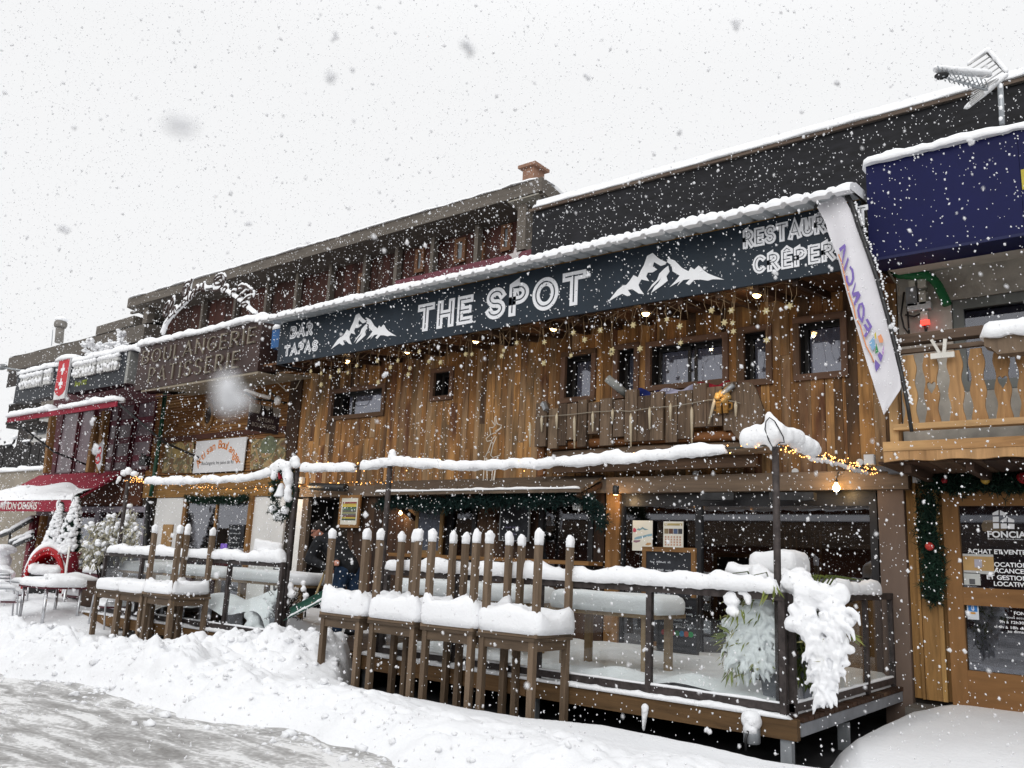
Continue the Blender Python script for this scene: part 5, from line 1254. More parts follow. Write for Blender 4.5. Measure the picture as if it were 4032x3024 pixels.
t = thing('icicle_lights', 'string of white icicle tubes hung along the driftwood balcony', 'light string', tuple(wp[5]))
mb = MB(); mb.tube(wp, .007, 5); mb.build('cable', plain('pale_wire', (.28, .25, .2)), t)
ICE = plain('milky_tube', hexc('b9ac94'), rough=.35, var=.08)
for px, p0, p1 in ((2087, 1676, 1760), (2133, 1648, 1700), (2192, 1638, 1690), (2262, 1650, 1765), (2334, 1632, 1700), (2412, 1622, 1660), (2484, 1640, 1760), (2558, 1615, 1690), (2640, 1600, 1655), (2724, 1615, 1745), (2812, 1582, 1670), (2897, 1592, 1640)):
    a = at(px, p0, 10.74); b = at(px - (22 if px == 2812 else 0), p1, 10.74); mb = MB(); mb.tube([a + Vector((0, 0, .05)), a, a.lerp(b, .15), b], [.004, .022, .024, .012], 8); mb.build('icicle', ICE, t)
def cloth(p, q, r_, s_, n=16):
    return lambda u, v: (Vector(p) * (1 - u) + Vector(q) * u) * (1 - v) + (Vector(s_) * (1 - u) + Vector(r_) * u) * v + Vector((0, -.04 * math.sin(u * 9 + v * 3), .03 * math.sin(u * 7)))
t = thing('tricolour_flag', 'blue white and red flag lying on top of the driftwood balcony', 'flag', tuple(at(2700, 1530, 10.95)))
for nm, c, k in (('blue_stripe', '1c2a6a', [(2510, 1535), (2595, 1542), (2590, 1570), (2515, 1570)]), ('white_stripe', 'a9a8bd', [(2595, 1543), (2735, 1517), (2740, 1545), (2600, 1565)]), ('red_stripe', '8a1a2a', [(2735, 1516), (2875, 1502), (2870, 1530), (2740, 1540)])):
    P = [at(x, y, 10.95) for x, y in k]; mb = MB(); mb.grid(14, 4, cloth(*P)); mb.grid(14, 4, lambda u, v: cloth(*P)(u, v) + Vector((0, .008, 0)), flip=True); mb.build(nm, plain('cloth_' + c, hexc(c), rough=.9), t)
for k, (a, b, w_) in enumerate((((2392, 1490), (2475, 1560), 'grey plastic downpipe spout leaning out over the left part of the driftwood balcony'),)):
    p = at(*a, 10.6); q = at(*b, 10.95); mb = MB(); mb.tube([p, q], .06, 12); tag(mb.build('spotlight_tube', plain('weathered_tube', (.25, .26, .25), rough=.6)), w_, 'pipe')
p = at(2148, 1600, 10.75); mb = MB(); mb.bar(p + Vector((-.05, 0, .06)), p + Vector((.03, -.02, -.06)), .07, .06); mb.bar(p + Vector((-.05, .08, .08)), p + Vector((-.05, 0, .07)), .03, .03); tag(mb.build('spotlight', GALV), 'small grey spotlight on the left end of the driftwood balcony', 'light')
p = at(2862, 1530, 10.72); t = thing('spotlight', 'small grey spotlight lighting the beer mug plaque', 'light', tuple(p)); mb = MB(); mb.tube([p + Vector((.09, .02, .05)), p + Vector((-.06, .01, -.06))], .035, 10); mb.bar(p + Vector((.05, .1, .03)), p + Vector((.04, .02, .02)), .03, .03); mb.build('housing', GALV, t); warm_light(p + Vector((-.12, -.06, -.08)), .5)
mg = thing('mug_plaque', 'golden wooden plaque of two clinking beer mugs on the driftwood balcony', 'plaque', tuple(at(2847, 1600, 10.77)))
GOLD = wood('gold_wood', [hexc('85602e'), hexc('9a7238')], contrast=.35); x0, x1, z0, z1 = rect(2822, 1582, 2870, 1626, 10.77)
for a, b in ((x0, (x0 + x1) / 2 - .01), ((x0 + x1) / 2 + .01, x1)):
    mb = MB(); mb.prism([(a + .01, z0), (b - .01, z0), (b, z1), (a, z1)], lambda u, v: (u, 10.79, v), (0, -.05, 0)); 
    for k in range(3): mb.box(a + .015, b - .015, 10.733, 10.742, z0 + .03 + k * .055, z0 + .05 + k * .055)
    mb.build('mug', GOLD, mg)
for sx_, xx in ((-1, x0), (1, x1)): mb = MB(); mb.tube([(xx, 10.76, z1 - .03), (xx + sx_ * .05, 10.76, z1 - .04), (xx + sx_ * .05, 10.76, z0 + .06), (xx, 10.76, z0 + .04)], .012, 6); mb.build('handle', GOLD, mg)
mb = MB(); 
for i in range(10): mb.blob(((x0 + x1) / 2 + random.uniform(-.09, .09), 10.765, z1 + random.uniform(0, .16)), .05, 2, .2)
mb.build('foam', plain('pale_gold', hexc('a3824c'), rough=.6), mg)
# wire reindeer
def wp_(*pts): return [at(900 + 0 + px, py, 11.2) for px, py in pts]
t = thing('wire_reindeer', 'pale wire reindeer figure on the planks left of the driftwood balcony', 'decoration', tuple(at(1930, 1800, 11.2)))
mb = MB()
Q = lambda L_: [at(1800 + x / 2.1944, 1000 + y / 2.1944, 11.22) for x, y in L_]
for L_ in ([(325, 1410), (330, 1480), (310, 1500), (280, 1500)], [(325, 1480), (300, 1440)], [(335, 1410), (345, 1470), (385, 1480), (370, 1510), (330, 1530)], [(280, 1500), (290, 1560), (330, 1545), (385, 1500)], [(290, 1560), (250, 1595), (260, 1620), (300, 1610), (330, 1570)], [(300, 1615), (270, 1700), (240, 1760)], [(340, 1580), (310, 1650), (290, 1740), (310, 1760), (370, 1740), (375, 1720)], [(262, 1715), (280, 1715)], [(240, 1760), (225, 1960), (220, 2090)], [(255, 1760), (260, 1960), (245, 2090)], [(310, 1770), (300, 1960), (270, 2100)], [(340, 1770), (320, 1960), (300, 2090)], [(345, 1770), (312, 1960), (332, 2090)], [(240, 1770), (300, 1790), (345, 1775)]): mb.tube(Q(L_), .009, 6)
mb.build('wire_figure', plain('white_wire', (.62, .58, .52)), t)

# ------------------------------------------------------------------ curtain of fairy lights with stars under the sign
STAR = plain('cream_star', hexc('b3a67e'), rough=.5, var=.06); SW = plain('clear_wire', hexc('8a7458'), rough=.5)
def star_poly(c, r_, a0): return [(c.x + (r_ if i % 2 == 0 else r_ * .48) * math.cos(a0 + i * math.pi / 6), c.z + (r_ if i % 2 == 0 else r_ * .48) * math.sin(a0 + i * math.pi / 6)) for i in range(12)]
SP = [(1224, 1462, 0), (1265, 1470, 0), (1265, 1515, 0), (1301, 1485, 0), (1335, 1460, 0), (1370, 1468, 0), (1405, 1440, 1), (1487, 1420, 1), (1490, 1505, 1), (1537, 1447, 1), (1567, 1420, 1), (1615, 1450, 1), (1608, 1475, 1), (1650, 1385, 1), (1690, 1423, 1), (1735, 1427, 1), (1835, 1395, 2), (1858, 1395, 2), (1983, 1380, 2), (1976, 1402, 2), (2034, 1350, 2), (2144, 1347, 2), (2142, 1430, 2), (2248, 1400, 3), (2258, 1310, 3), (2303, 1338, 3), (2365, 1300, 3), (2411, 1380, 3), (2409, 1390, 3), (2494, 1280, 4), (2521, 1373, 4), (2625, 1258, 4), (2677, 1285, 4), (2680, 1350, 4), (2803, 1222, 5), (2852, 1270, 5), (2880, 1223, 5), (2884, 1272, 5), (2888, 1305, 5), (3017, 1225, 5), (3017, 1340, 5), (3110, 1205, 5)]
seg_lab = ['far left end, by the bakery', 'above the wide window', 'left of the tall windows', 'above the tall narrow windows', 'above the double window', 'right end, next to the feather flag']
sy = lambda px: 1433 - .1628 * (px - 1096)
for g in range(6):
    S_ = [(px, py) for px, py, k in SP if k == g]; lo = min(p[0] for p in S_) - 45; hi = max(p[0] for p in S_) + 45
    m_ = at((lo + hi) / 2, sy((lo + hi) / 2) + 4, 10.12); t = thing('star_light_curtain', 'fairy light strands with cream stars under the sign, ' + seg_lab[g], 'light curtain', tuple(m_), 'star light curtains under the sign')
    mb = MB(); top = [at(lo + (hi - lo) * i / 10, sy(lo + (hi - lo) * i / 10) + 3 + 9 * (i % 2), 10.12) for i in range(11)]; mb.tube(top, .004, 5)
    nst = int((hi - lo) / 38)
    for i in range(nst):
        px = lo + (hi - lo) * (i + .5) / nst; p = at(px, sy(px) + 4, 10.12); L_ = random.uniform(.12, .5); mb.tube([p, p + Vector((random.uniform(-.05, .05), .0, -L_ * .5)), p + Vector((random.uniform(-.1, .1), 0, -L_))], .0028, 4)
        if random.random() < .5: q = p + Vector((random.choice([-.2, .2]), 0, -L_ * .6)); mb.tube([p + Vector((0, 0, -.04)), q], .0025, 4)
    for px, py in S_: c = at(px, py, 10.12); mb.tube([at(px + random.uniform(-14, 14), sy(px) + 4, 10.12), c.lerp(at(px, sy(px), 10.12), .4) + Vector((random.uniform(-.03, .03), 0, 0)), c], .003, 4)
    mb.build('strands', SW, t)
    for px, py in S_:
        mb = MB(); c = at(px, py, 10.12); mb.prism(star_poly(c, random.uniform(.042, .055), random.random()), lambda u, v: (u, 10.13, v), (random.uniform(-.01, .01), -.02, 0), .5); mb.build('star', STAR, t)

# ------------------------------------------------------------------ icicles of snow on the deck edge
for px, py, w_ in ((2540, 2808, 'small snow and ice lump hanging from the front beam left of the corner'),):
    mb = MB()
    for k in range(7): mb.blob(at(px - k * .8, py - 20 + k * 12, 7.84), (.042 - k * .005, .03, .045), 2, .15)
    tag(melt(mb.build('ice_lump', SNOW), .008, 2), w_, 'ice')
c = at(2960, 2850, 7.82); t = thing('ashtray_box', 'grey wall ashtray with a snow hood on the front beam near the terrace corner', 'ashtray', tuple(c)); mb = MB(); mb.lathe([(.06, -.17), (.075, -.16), (.075, .02), (.06, .03)], c, 14); mb.build('canister', GALV, t)
mb = MB(); mb.blob(c + Vector((0, -.01, .03)), (.095, .08, .09), 3, .2); mb.blob(c + Vector((0, -.04, -.04)), (.07, .05, .06), 2, .2); melt(mb.build('snow_cap', SNOW, t), .012, 2)
mb = MB(); mb.tube([c + Vector((0, -.08, -.05)), c + Vector((-.02, -.09, -.12)), c + Vector((-.02, -.085, -.22))], .012, 6); mb.build('hook', BLACKMETAL, t)
# ================================================================== bakery
SIDING = wood('bakery_siding', [hexc('75512f'), hexc('8d6238'), hexc('805938'), hexc('9b7344')], contrast=.25, along=.8)
BROWNP = plain('brown_sign', hexc('3a2925'), rough=.5, var=.25, scale=2); MAROON = plain('maroon_paint', hexc('4a1620'), rough=.6, var=.2, scale=2)
bk0, bk1 = at(612, 1600, YF).x, XL - .01
bak = thing('bakery', 'bakery with orange brown horizontal siding left of the wooden restaurant', 'building', ((bk0 + bk1) / 2, YF, 0))
mb = MB(); z = 3.30
while z < 5.5:
    hz = random.uniform(.062, .078); x = bk0
    while x < bk1 - .01:
        nx = min(bk1, x + random.uniform(1.2, 2.6)); mb.hexa([(x + .001, YF - .042, z), (nx - .001, YF - .042, z), (x + .001, YF, z), (nx - .001, YF, z), (x + .001, YF - .014, z + hz), (nx - .001, YF - .014, z + hz), (x + .001, YF, z + hz), (nx - .001, YF, z + hz)]); x = nx
    z += hz + .001
mb.build('siding', SIDING, bak)
mb = MB(); mb.box(bk0, bk1, YF + .001, YF + 3, -.1, 6.0); mb.build('inner_wall', ROOM, bak)
mb = MB(); bx_ = at(1150, 1850, YF - .04); mb.box(bk1 - .42, bk1 - .002, YF - .06, YF - .036, 3.3, 5.3, None, 0, 2); mb.build('corner_board', DARKWOOD, bak)
mb = MB()
for a, b in ((2.74, 2.92), (2.925, 3.10), (3.105, 3.27)): mb.box(bk0 + .1, bk1, YF - .09 + random.uniform(0, .01), YF, a, b)
mb.build('beam', wood('bakery_beam', [hexc('7d5a34'), hexc('94703f'), hexc('6a4a2c')], contrast=.5), bak)
mb = MB(); zb_ = at(800, 1725, YF - .05).z; mb.box(bk0 + .3, bk1 - .45, YF - .07, YF - .036, zb_ - .02, zb_ + .10); mb.build('red_brown_board', plain('redbrown', hexc('4a2a20'), rough=.7), bak)
for nm, px0, px1 in (('shop_panel', 608, 726), ('shop_panel', 992, 1118)):
    mb = MB(); a = at(px0, 2050, YF - .05).x; b = at(px1, 2050, YF - .05).x; mb.box(a, b, YF - .05, YF, .9, 2.73); mb.box(a, b, YF - .06, YF, .4, .899); mb.build(nm, plain('offwhite_panel', (.66, .655, .64), rough=.5, var=.08, scale=.8), bak)
a, b = at(716, 2050, YF - .1).x, at(988, 2050, YF - .1).x
mb = MB(); frame(mb, a, b, .45, 2.735, YF - .12, YF - .04, .13); mb.box((a + b) / 2 - .03, (a + b) / 2 + .03, YF - .1, YF - .05, .58, 2.6); wn = mb.build('window', PINE, bak)
mb = MB(); mb.box(a + .13, b - .13, YF - .075, YF - .068, .58, 2.6); mb.build('pane', GLASS, wn)
for px0, py0, px1, py1, bm, lab in ((905, 2065, 955, 2160, CHALKB, 'black chalkboard leaning inside the bakery window'), (871, 2140, 899, 2163, plain('lilac_card', hexc('8a6ad0'), rough=.6), 'small lilac card in the bakery window')):
    x0, x1, z0, z1 = rect(px0, py0, px1, py1, YF - .13); mb = MB(); mb.box(x0, x1, YF - .14, YF - .13, z0, z1); 
    o = tag(mb.build('window_card', bm), lab, 'notice')
    if bm is CHALKB:
        mb = MB()
        for i in range(5): scribble(mb, x0 + .04, YF - .142, z1 - .1 - i * .1, (x1 - x0) * .7, .035)
        mb.build('chalk_writing', CHALK, o)
mb = MB(); p = at(655, 2150, 10.6); mb.box(p.x - .25, p.x + .16, 10.6, 10.63, p.z - .3, p.z + .48); tag(mb.build('cardboard_sheet', plain('cardboard', hexc('9a7a52'), rough=.8)), 'sheet of brown cardboard leaning in front of the white bakery panel', 'cardboard')
fir_rope('fir_garland', 'fir garland along the top of the bakery window', [at(px, py, YF - .16) for px, py in ((735, 1962), (800, 1972), (860, 1966), (920, 1972), (975, 1960))], .09, FIR, 1100, .09)
# oval window
c = at(822, 1636, YF - .05); ov = thing('oval_window', 'oval wooden porthole window in the bakery siding', 'window', tuple(c)); rx, rz = .22, .33
ell = lambda k, m=1.0: [(c.x + rx * k * math.cos(i * math.pi / 16), c.z + rz * (k if m == 1 else m) * math.sin(i * math.pi / 16)) for i in range(32)]
mb = MB(); E0, E1 = ell(1.0), ell(.66); b0 = len(mb.v)
for (x, z), (x2, z2) in zip(E0, E1): mb.v += [Vector((x, YF - .08, z)), Vector((x2, YF - .08, z2)), Vector((x, YF - .03, z)), Vector((x2, YF - .03, z2))]
for i in range(32):
    a = 4 * i; b = 4 * ((i + 1) % 32)
    for q in ((a, a + 1, b + 1, b), (a, b, b + 2, a + 2), (b + 1, a + 1, a + 3, b + 3)): mb.face(q[::-1], .5)
for q in ((-.07, .92), (-.07, -1.08), ): mb.box(c.x - .1, c.x + .1, YF - .075, YF - .035, c.z + rz * q[1], c.z + rz * q[1] + .06)
mb.build('frame', PINE, ov); mb = MB(); mb.prism(ell(.665), lambda u, v: (u, YF - .045, v), (0, .008, 0)); mb.build('pane', plain('dusty_glass', (.06, .05, .045), rough=.15, var=.4, spec=.5), ov)
# the brown sign box, its letters and snow
bs = thing('bakery_sign', 'big brown sign box lettered BOULANGERIE PATISSERIE with snow along its top', 'sign', (-17, 10, 5.15))
BSX0, BSX1 = -19.43, -14.60
mb = MB(); mb.box(BSX0, BSX1, 10.0, 10.45, 5.13, 6.22); mb.build('panel', BROWNP, bs)
mb = MB(); mb.hexa([(BSX0 + .3, 10.02, 5.08), (BSX1, 10.02, 5.08), (BSX0 + .3, YF - .04, 5.24), (BSX1, YF - .04, 5.24), (BSX0 + .3, 10.02, 5.129), (BSX1, 10.02, 5.129), (BSX0 + .3, YF - .04, 5.30), (BSX1, YF - .04, 5.30)]); mb.build('soffit', plain('beige_soffit', hexc('8c8272'), rough=.8, var=.1), bs)
mb = MB(); snow_strip(mb, [(BSX0 - .04, 10.2, 6.215), (BSX1 + .05, 10.2, 6.215)], .56, .15, .06, .2, droop=.02, nk=11); mb.build('snow_cap', SNOW, bs)
LET = plain('stone_letters', hexc('7b7264'), rough=.4, var=.25, scale=5)
mb = MB(); a = at(560, 1437, 10); b = at(1014, 1284, 10); stroke_text(mb, 'BOULANGERIE', (a.x, 10.0, a.z), X_, Z_, OUT, b.x - a.x, b.z - a.z - .02, .06, .34, None, 0, (.045, .13), .02); mb.build('lettering', LET, bs)
mb = MB(); a = at(584, 1509, 10); b = at(948, 1388, 10); stroke_text(mb, 'PATISSERIE', (a.x, 10.0, a.z), X_, Z_, OUT, b.x - a.x, .36, .06, .42, None, 0, (.045, .13), .02); mb.build('lettering', LET, bs)
# arched script above
ar = thing('script_sign', 'snowy arch of brown curly script lettering standing on the bakery sign', 'sign', (-17, 10.2, 6.3))
Sx = lambda L_: [at(640 + x / 3.0214, 1050 + y / 3.0214, 10.2) for x, y in L_]
ARCH = Sx([(0, 800), (40, 690), (90, 620), (140, 570), (200, 510), (265, 445), (330, 375), (400, 300), (470, 275), (560, 268), (640, 262), (710, 275), (780, 315), (850, 360), (910, 400), (980, 460), (1050, 530), (1110, 575)])
mb = MB(); 
for a, b in zip(ARCH, ARCH[1:]): mb.bar(a, b, .10, .035)
mb.build('arch_band', plain('dark_iron', (.035, .025, .022), rough=.5), ar)
STK = [[(40, 600), (32, 545), (60, 460), (95, 430), (100, 470), (60, 560), (40, 600)], [(150, 370), (125, 420), (105, 500), (100, 620)], [(150, 375), (155, 420), (110, 520)], [(130, 560), (150, 500), (165, 470), (165, 570)], [(175, 480), (185, 520)], [(255, 470), (262, 420), (285, 400), (300, 410)],
       [(270, 370), (262, 300), (290, 210), (340, 180), (365, 190)], [(285, 360), (280, 280), (310, 230), (335, 240), (325, 300), (290, 370)], [(375, 150), (350, 230), (335, 330), (320, 420)], [(345, 400), (370, 330), (400, 290), (410, 330), (380, 370)], [(415, 320), (425, 230), (440, 270), (445, 300)], [(450, 300), (480, 220), (490, 300)], [(495, 300), (515, 190), (520, 300)],
       [(640, 200), (640, 150), (700, 100), (760, 115), (750, 180), (690, 225), (650, 230), (645, 190), (680, 150), (740, 130)], [(775, 130), (740, 230), (690, 290), (610, 295)], [(730, 310), (755, 250), (790, 240), (780, 290), (750, 315)], [(845, 370), (850, 300), (880, 300)],
       [(920, 300), (925, 250), (960, 235), (1000, 265), (960, 290), (935, 280)], [(960, 230), (1010, 240), (1060, 280), (1100, 320)], [(1030, 295), (960, 340), (905, 400)], [(1095, 350), (1030, 370), (960, 440)], [(1090, 350), (1085, 385), (1040, 400)], [(960, 460), (1030, 440), (1035, 470), (1000, 490), (975, 475)]]
mb = MB(); ms2 = MB()
for L_ in STK:
    P = Sx(L_); D = []
    for a, b in zip(P, P[1:]): D += [a.lerp(b, i / 4) for i in range(4)]
    D.append(P[-1])
    for _ in range(2): D = [D[0]] + [(D[i - 1] + D[i] * 2 + D[i + 1]) / 4 for i in range(1, len(D) - 1)] + [D[-1]]
    mb.tube([p + Vector((0, -.05, 0)) for p in D], .026, 7)
    for p in D:
        if random.random() < .62: ms2.blob(p + Vector((.0, -.03, .04)), (.052, .04, .045), 1, .2)
for a, b in zip(ARCH, ARCH[1:]):
    for k in range(6): ms2.blob(a.lerp(b, k / 6) + Vector((0, 0, .035)), (.075, .075, .065), 1, .2)
mb.build('script_lettering', plain('chocolate_iron', (.045, .026, .022), rough=.5), ar); melt(ms2.build('snow_cap', SNOW, ar), .02, 2)
# banner and painted boards
def quad_board(name, label, cat, pts, Y, mat):
    P = [at(x, y, Y) for x, y in pts]; o_ = sum(P, Vector()) / 4; t = thing(name, label, cat, tuple(o_)); mb = MB(); mb.prism([(p.x, p.z) for p in P], lambda u, v: (u, Y, v), (0, -.02, 0), .5); mb.build('panel', mat, t); return t, P
t, P = quad_board('bakery_banner', 'white banner with arched orange words Artisan Boulanger', 'banner', ((761, 1864), (959, 1853), (975, 1720), (777, 1739)), YF - .08, plain('banner_white', (.62, .62, .63), rough=.6, var=.05, scale=1))
Wd = P[1].x - P[0].x; Hd = P[2].z - P[1].z; cx = (P[0].x + P[1].x) / 2; z0 = P[0].z
mb = MB(); Rr = Wd * .52; cz = z0 + Hd * .70 - Rr * .98; n_ = len('Artisan Boulanger')
for i, ch in enumerate('Artisan Boulanger'):
    if ch == ' ': continue
    a = R(142 - 104 * i / (n_ - 1)); ux = (math.sin(a), 0, -math.cos(a)); uz = (math.cos(a), 0, math.sin(a)); p = Vector((cx + Rr * math.cos(a) * .92, YF - .1, cz + Rr * math.sin(a))); font_text(mb, ch, p - Vector(ux) * .06, ux, uz, OUT, .20, None, 'LEFT', .003, 0, .02)
mb.build('lettering', plain('orange_print', hexc('c8793a'), rough=.6, var=.1), t)
mb = MB(); font_text(mb, 'Boulangerie les pains de flo', (cx - Wd * .33, YF - .1, z0 + Hd * .24), X_, Z_, OUT, .085, Wd * .64, 'LEFT', .003); mb.build('lettering', plain('dark_print', (.05, .05, .055)), t)
def painted(k):
    m, nt, b = _mat('faded_mural_%d' % k); L = nt.links.new; g = N(nt, 'ShaderNodeNewGeometry'); n = N(nt, 'ShaderNodeTexNoise'); n.inputs['Scale'].default_value = 3.1; n.inputs['Detail'].default_value = 5; n.inputs['Distortion'].default_value = 1.2; L(g.outputs['Position'], n.inputs['Vector'])
    cr = rampn(nt, [(.3, hexc('4a3a2a')), (.42, hexc('6e5232')), (.5, hexc('5a5a40')), (.58, hexc('a08a60')), (.7, hexc('7a4a34'))]); L(n.outputs[0], cr.inputs[0]); L(cr.outputs[0], b.inputs['Base Color']); b.inputs['Roughness'].default_value = .7; return m
for k, (pts, w_) in enumerate(((((640, 1863), (757, 1862), (766, 1742), (655, 1748)), 'left'), (((987, 1850), (1122, 1842), (1130, 1726), (992, 1730)), 'right'))):
    t, P = quad_board('painted_board', 'faded painted wooden board %s of the white bakery banner' % w_, 'sign', pts, YF - .06, painted(k))
    mb = MB(); c = sum(P, Vector()) / 4; mb.prism([(c.x + .3 * math.cos(i * .35), c.z + .12 + .28 * math.sin(i * .35)) for i in range(10)] + [(c.x - .22, c.z + .02), (c.x + .2, c.z + .0)], lambda u, v: (u, YF - .081, v), (0, -.003, 0)); mb.build('painted_oval', plain('oval_paint_%d' % k, hexc(('9a8450', '6a7058')[k]), var=.3, scale=8), t)
# projecting sign ARTISAN BOULANGER (edge on to the wall)
HX = at(1104, 1609, 11.15).x
c1, c2, c3, c4 = atx(999, 1588, HX), atx(1104, 1609, HX), atx(1096, 1711, HX), atx(966, 1690, HX)
y0, y1 = (c1.y + c4.y) / 2, (c2.y + c3.y) / 2; zt, zb = (c1.z + c2.z) / 2, (c3.z + c4.z) / 2
t = thing('hanging_sign', 'projecting sign lettered ARTISAN BOULANGER hanging from a snowy black bracket', 'sign', (HX, (y0 + y1) / 2, zb))
mb = MB(); zm = zt - (zt - zb) * .34; mb.box(HX - .05, HX, y0, y1, zb, zm); mb.build('lower_panel', plain('aubergine_panel', hexc('2c2226'), rough=.5, var=.2), t)
mb = MB(); mb.box(HX - .05, HX - .002, y0, y1, zm, zt); mb.build('upper_panel', plain('grey_panel', hexc('807c76'), rough=.5, var=.1), t)
mb = MB(); hh = zm - zb
font_text(mb, 'ARTISAN', (HX, y0 + (y1 - y0) * .24, zb + hh * .58), (0, 1, 0), Z_, (1, 0, 0), hh * .24, (y1 - y0) * .55, 'LEFT', .004); font_text(mb, 'BOULANGER', (HX, y0 + (y1 - y0) * .1, zb + hh * .24), (0, 1, 0), Z_, (1, 0, 0), hh * .24, (y1 - y0) * .8, 'LEFT', .004)
mb.build('lettering', plain('grey_letters', hexc('8f8a84')), t)
mb = MB()
for k, (u, w_, h_) in enumerate(((.42, .09, .2), (.58, .11, .13), (.70, .06, .19))):
    yy = y0 + (y1 - y0) * u; mb.prism([(yy - w_, zm), (yy + w_, zm), (yy + w_ * .6, zm + h_ * .5), (yy + w_ * .4, zm + h_), (yy - w_ * .1, zm + h_ * .7), (yy - w_ * .7, zm + h_ * 1.0), (yy - w_ * .8, zm + h_ * .4)], lambda u, v: (HX, u, v), (.004, 0, 0))
mb.build('silhouette', plain('sepia_print', hexc('2a2422')), t)
mb = MB(); mb.tube([(HX - .02, y1 + .15, zt + .16), (HX - .02, y0 + .1, zt + .10), (HX - .02, y0 - .15, zt + .2)], .022, 6); mb.tube([(HX - .02, y0 + .25, zt), (HX - .02, y0 + .25, zt + .12)], .012, 5); mb.tube([(HX - .02, y1 - .2, zt), (HX - .02, y1 - .2, zt + .15)], .012, 5); mb.tube([(HX - .02, y1 + .1, zt + .12), (HX - .02, y1 - .35, zt + .34), (HX - .02, y0 + .5, zt + .13)], .02, 6); mb.build('bracket', BLACKMETAL, t)
mb = MB(); snow_strip(mb, [(HX - .02, y1 - .3, zt + .35), (HX - .02, y0 + .45, zt + .15), (HX - .02, y0 - .2, zt + .22)], .09, .07, .04, side=(1, 0, 0)); mb.blob((HX, y1 - .1, zt + .16), (.07, .09, .1), 2, .2); mb.build('snow_cap', SNOW, t)
# pipes and cable
mb = MB(); mb.tube([at(652, 1535, 11.2), at(633, 1700, 11.2), at(607, 1873, 11.2), at(593, 1955, 11.2)], .05, 10); tag(mb.build('drainpipe', plain('green_pipe', hexc('1f4a38'), rough=.45)), 'dark green drainpipe between the bakery and the ski shop', 'pipe')
mb = MB(); mb.tube([at(585, 1960, 11.25), at(570, 2160, 11.25), at(560, 2300, 11.25)], .06, 8); tag(mb.build('drainpipe', BLACKMETAL), 'black lower drainpipe left of the white bakery panel', 'pipe')
mb = MB(); mb.tube([at(px, py, 10.6) for px, py in ((1068, 1262), (1056, 1300), (1066, 1345), (1070, 1440), (1085, 1500), (1125, 1536), (1165, 1530), (1186, 1490))], .009, 5); tag(mb.build('loose_cable', plain('pale_wire', ())), 'pale loose cable looping down between the bakery sign and the navy sign', 'cable')

# ================================================================== ski shop
RED = plain('red_canvas', hexc('8a2436'), rough=.8, var=.12, scale=3); DRED = plain('dark_red_canvas', hexc('4a0f1c'), rough=.8, var=.2, scale=3)
sx0, sx1 = at(185, 1750, YF).x, bk0 - .01
shop = thing('ski_shop', 'ski rental shop with maroon glazing and red awnings at the left end of the row', 'building', ((sx0 + sx1) / 2, YF, 0))
mb = MB(); mb.box(sx0, sx1, YF, 15, -.1, 5.9); mb.build('walls', MAROON, shop)
LIL = plain('lilac_blind', hexc('75666c'), rough=.35, var=.25, scale=1.2, stretch=(1, 1, .4), spec=.5)
zlo, zhi = 3.45, 5.28
for a, b in ((232, 292), (304, 352), (420, 448), (456, 508), (524, 592)):
    x0 = at(a, 1760, YF - .05).x; x1 = at(b, 1760, YF - .05).x
    mb = MB(); frame(mb, x0 - .04, x1 + .04, zlo, zhi, YF - .07, YF - .001, .05); f_ = mb.build('window', MAROON, shop)
    mb = MB(); mb.box(x0, x1, YF - .03, YF - .02, zlo + .05, zhi - .05); mb.build('pane', LIL, f_)
    if a > 400:
        for k in range(3): mb = MB(); zz = zlo + .25 + k * .5; mb.box(x0 + .02, x1 - .02, YF - .034, YF - .0305, zz, zz + .16); mb.build('red_stripe', plain('faded_red', hexc('6a3440'), var=.2), f_)
for px0, py0, px1, py1, lab in ((208, 1640, 184, 1862, 'left'), (385, 1640, 352, 1860, 'middle'), (418, 1620, 392, 1862, 'right')):
    mb = MB(); mb.bar(at(px0, py0, 10.9), at(px1, py1, 10.9), .16, .16); mb.build('wood_post', PINE, shop)
mb = MB(); mb.box(at(296, 1930, YF).x, sx1, YF - .06, YF - .001, 2.55, 3.40); mb.build('fascia', wood('redbrown_boards', [hexc('4a2a1a'), hexc('5c341f')], contrast=.4), shop)
x0, x1, z0, z1 = rect(297, 1982, 565, 2200, YF - .06); z0 = .55
mb = MB(); frame(mb, x0, x1, z0, 2.52, YF - .12, YF - .01, .14); xm = at(388, 2050, YF - .06).x; mb.box(xm - .12, xm + .12, YF - .118, YF - .012, z0 + .14, 2.38); wn = mb.build('window', plain('lilac_grey_frame', hexc('7d7780'), rough=.5, var=.08), shop)
mb = MB(); mb.box(x0 + .14, xm - .12, YF - .06, YF - .052, z0 + .14, 2.38); mb.box(xm + .12, x1 - .14, YF - .06, YF - .052, z0 + .14, 2.38); mb.build('pane', GLASS, wn)
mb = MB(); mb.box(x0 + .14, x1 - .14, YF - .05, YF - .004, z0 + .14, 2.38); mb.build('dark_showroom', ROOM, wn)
mb = MB(); a = at(140, 2030, YF - .3); b = at(113, 2180, YF - .3); mb.bar(a, Vector((a.x, a.y, .1)), .2, .18, up=(0, 1, 0)); mb.build('red_post', plain('red_post', hexc('6a1f2c'), rough=.6, var=.3), shop)
mb = MB(); mb.bar(a + Vector((.32, .1, 0)), Vector((a.x + .32, a.y + .1, .1)), .16, .16, up=(0, 1, 0)); mb.build('wood_post', PINE, shop)
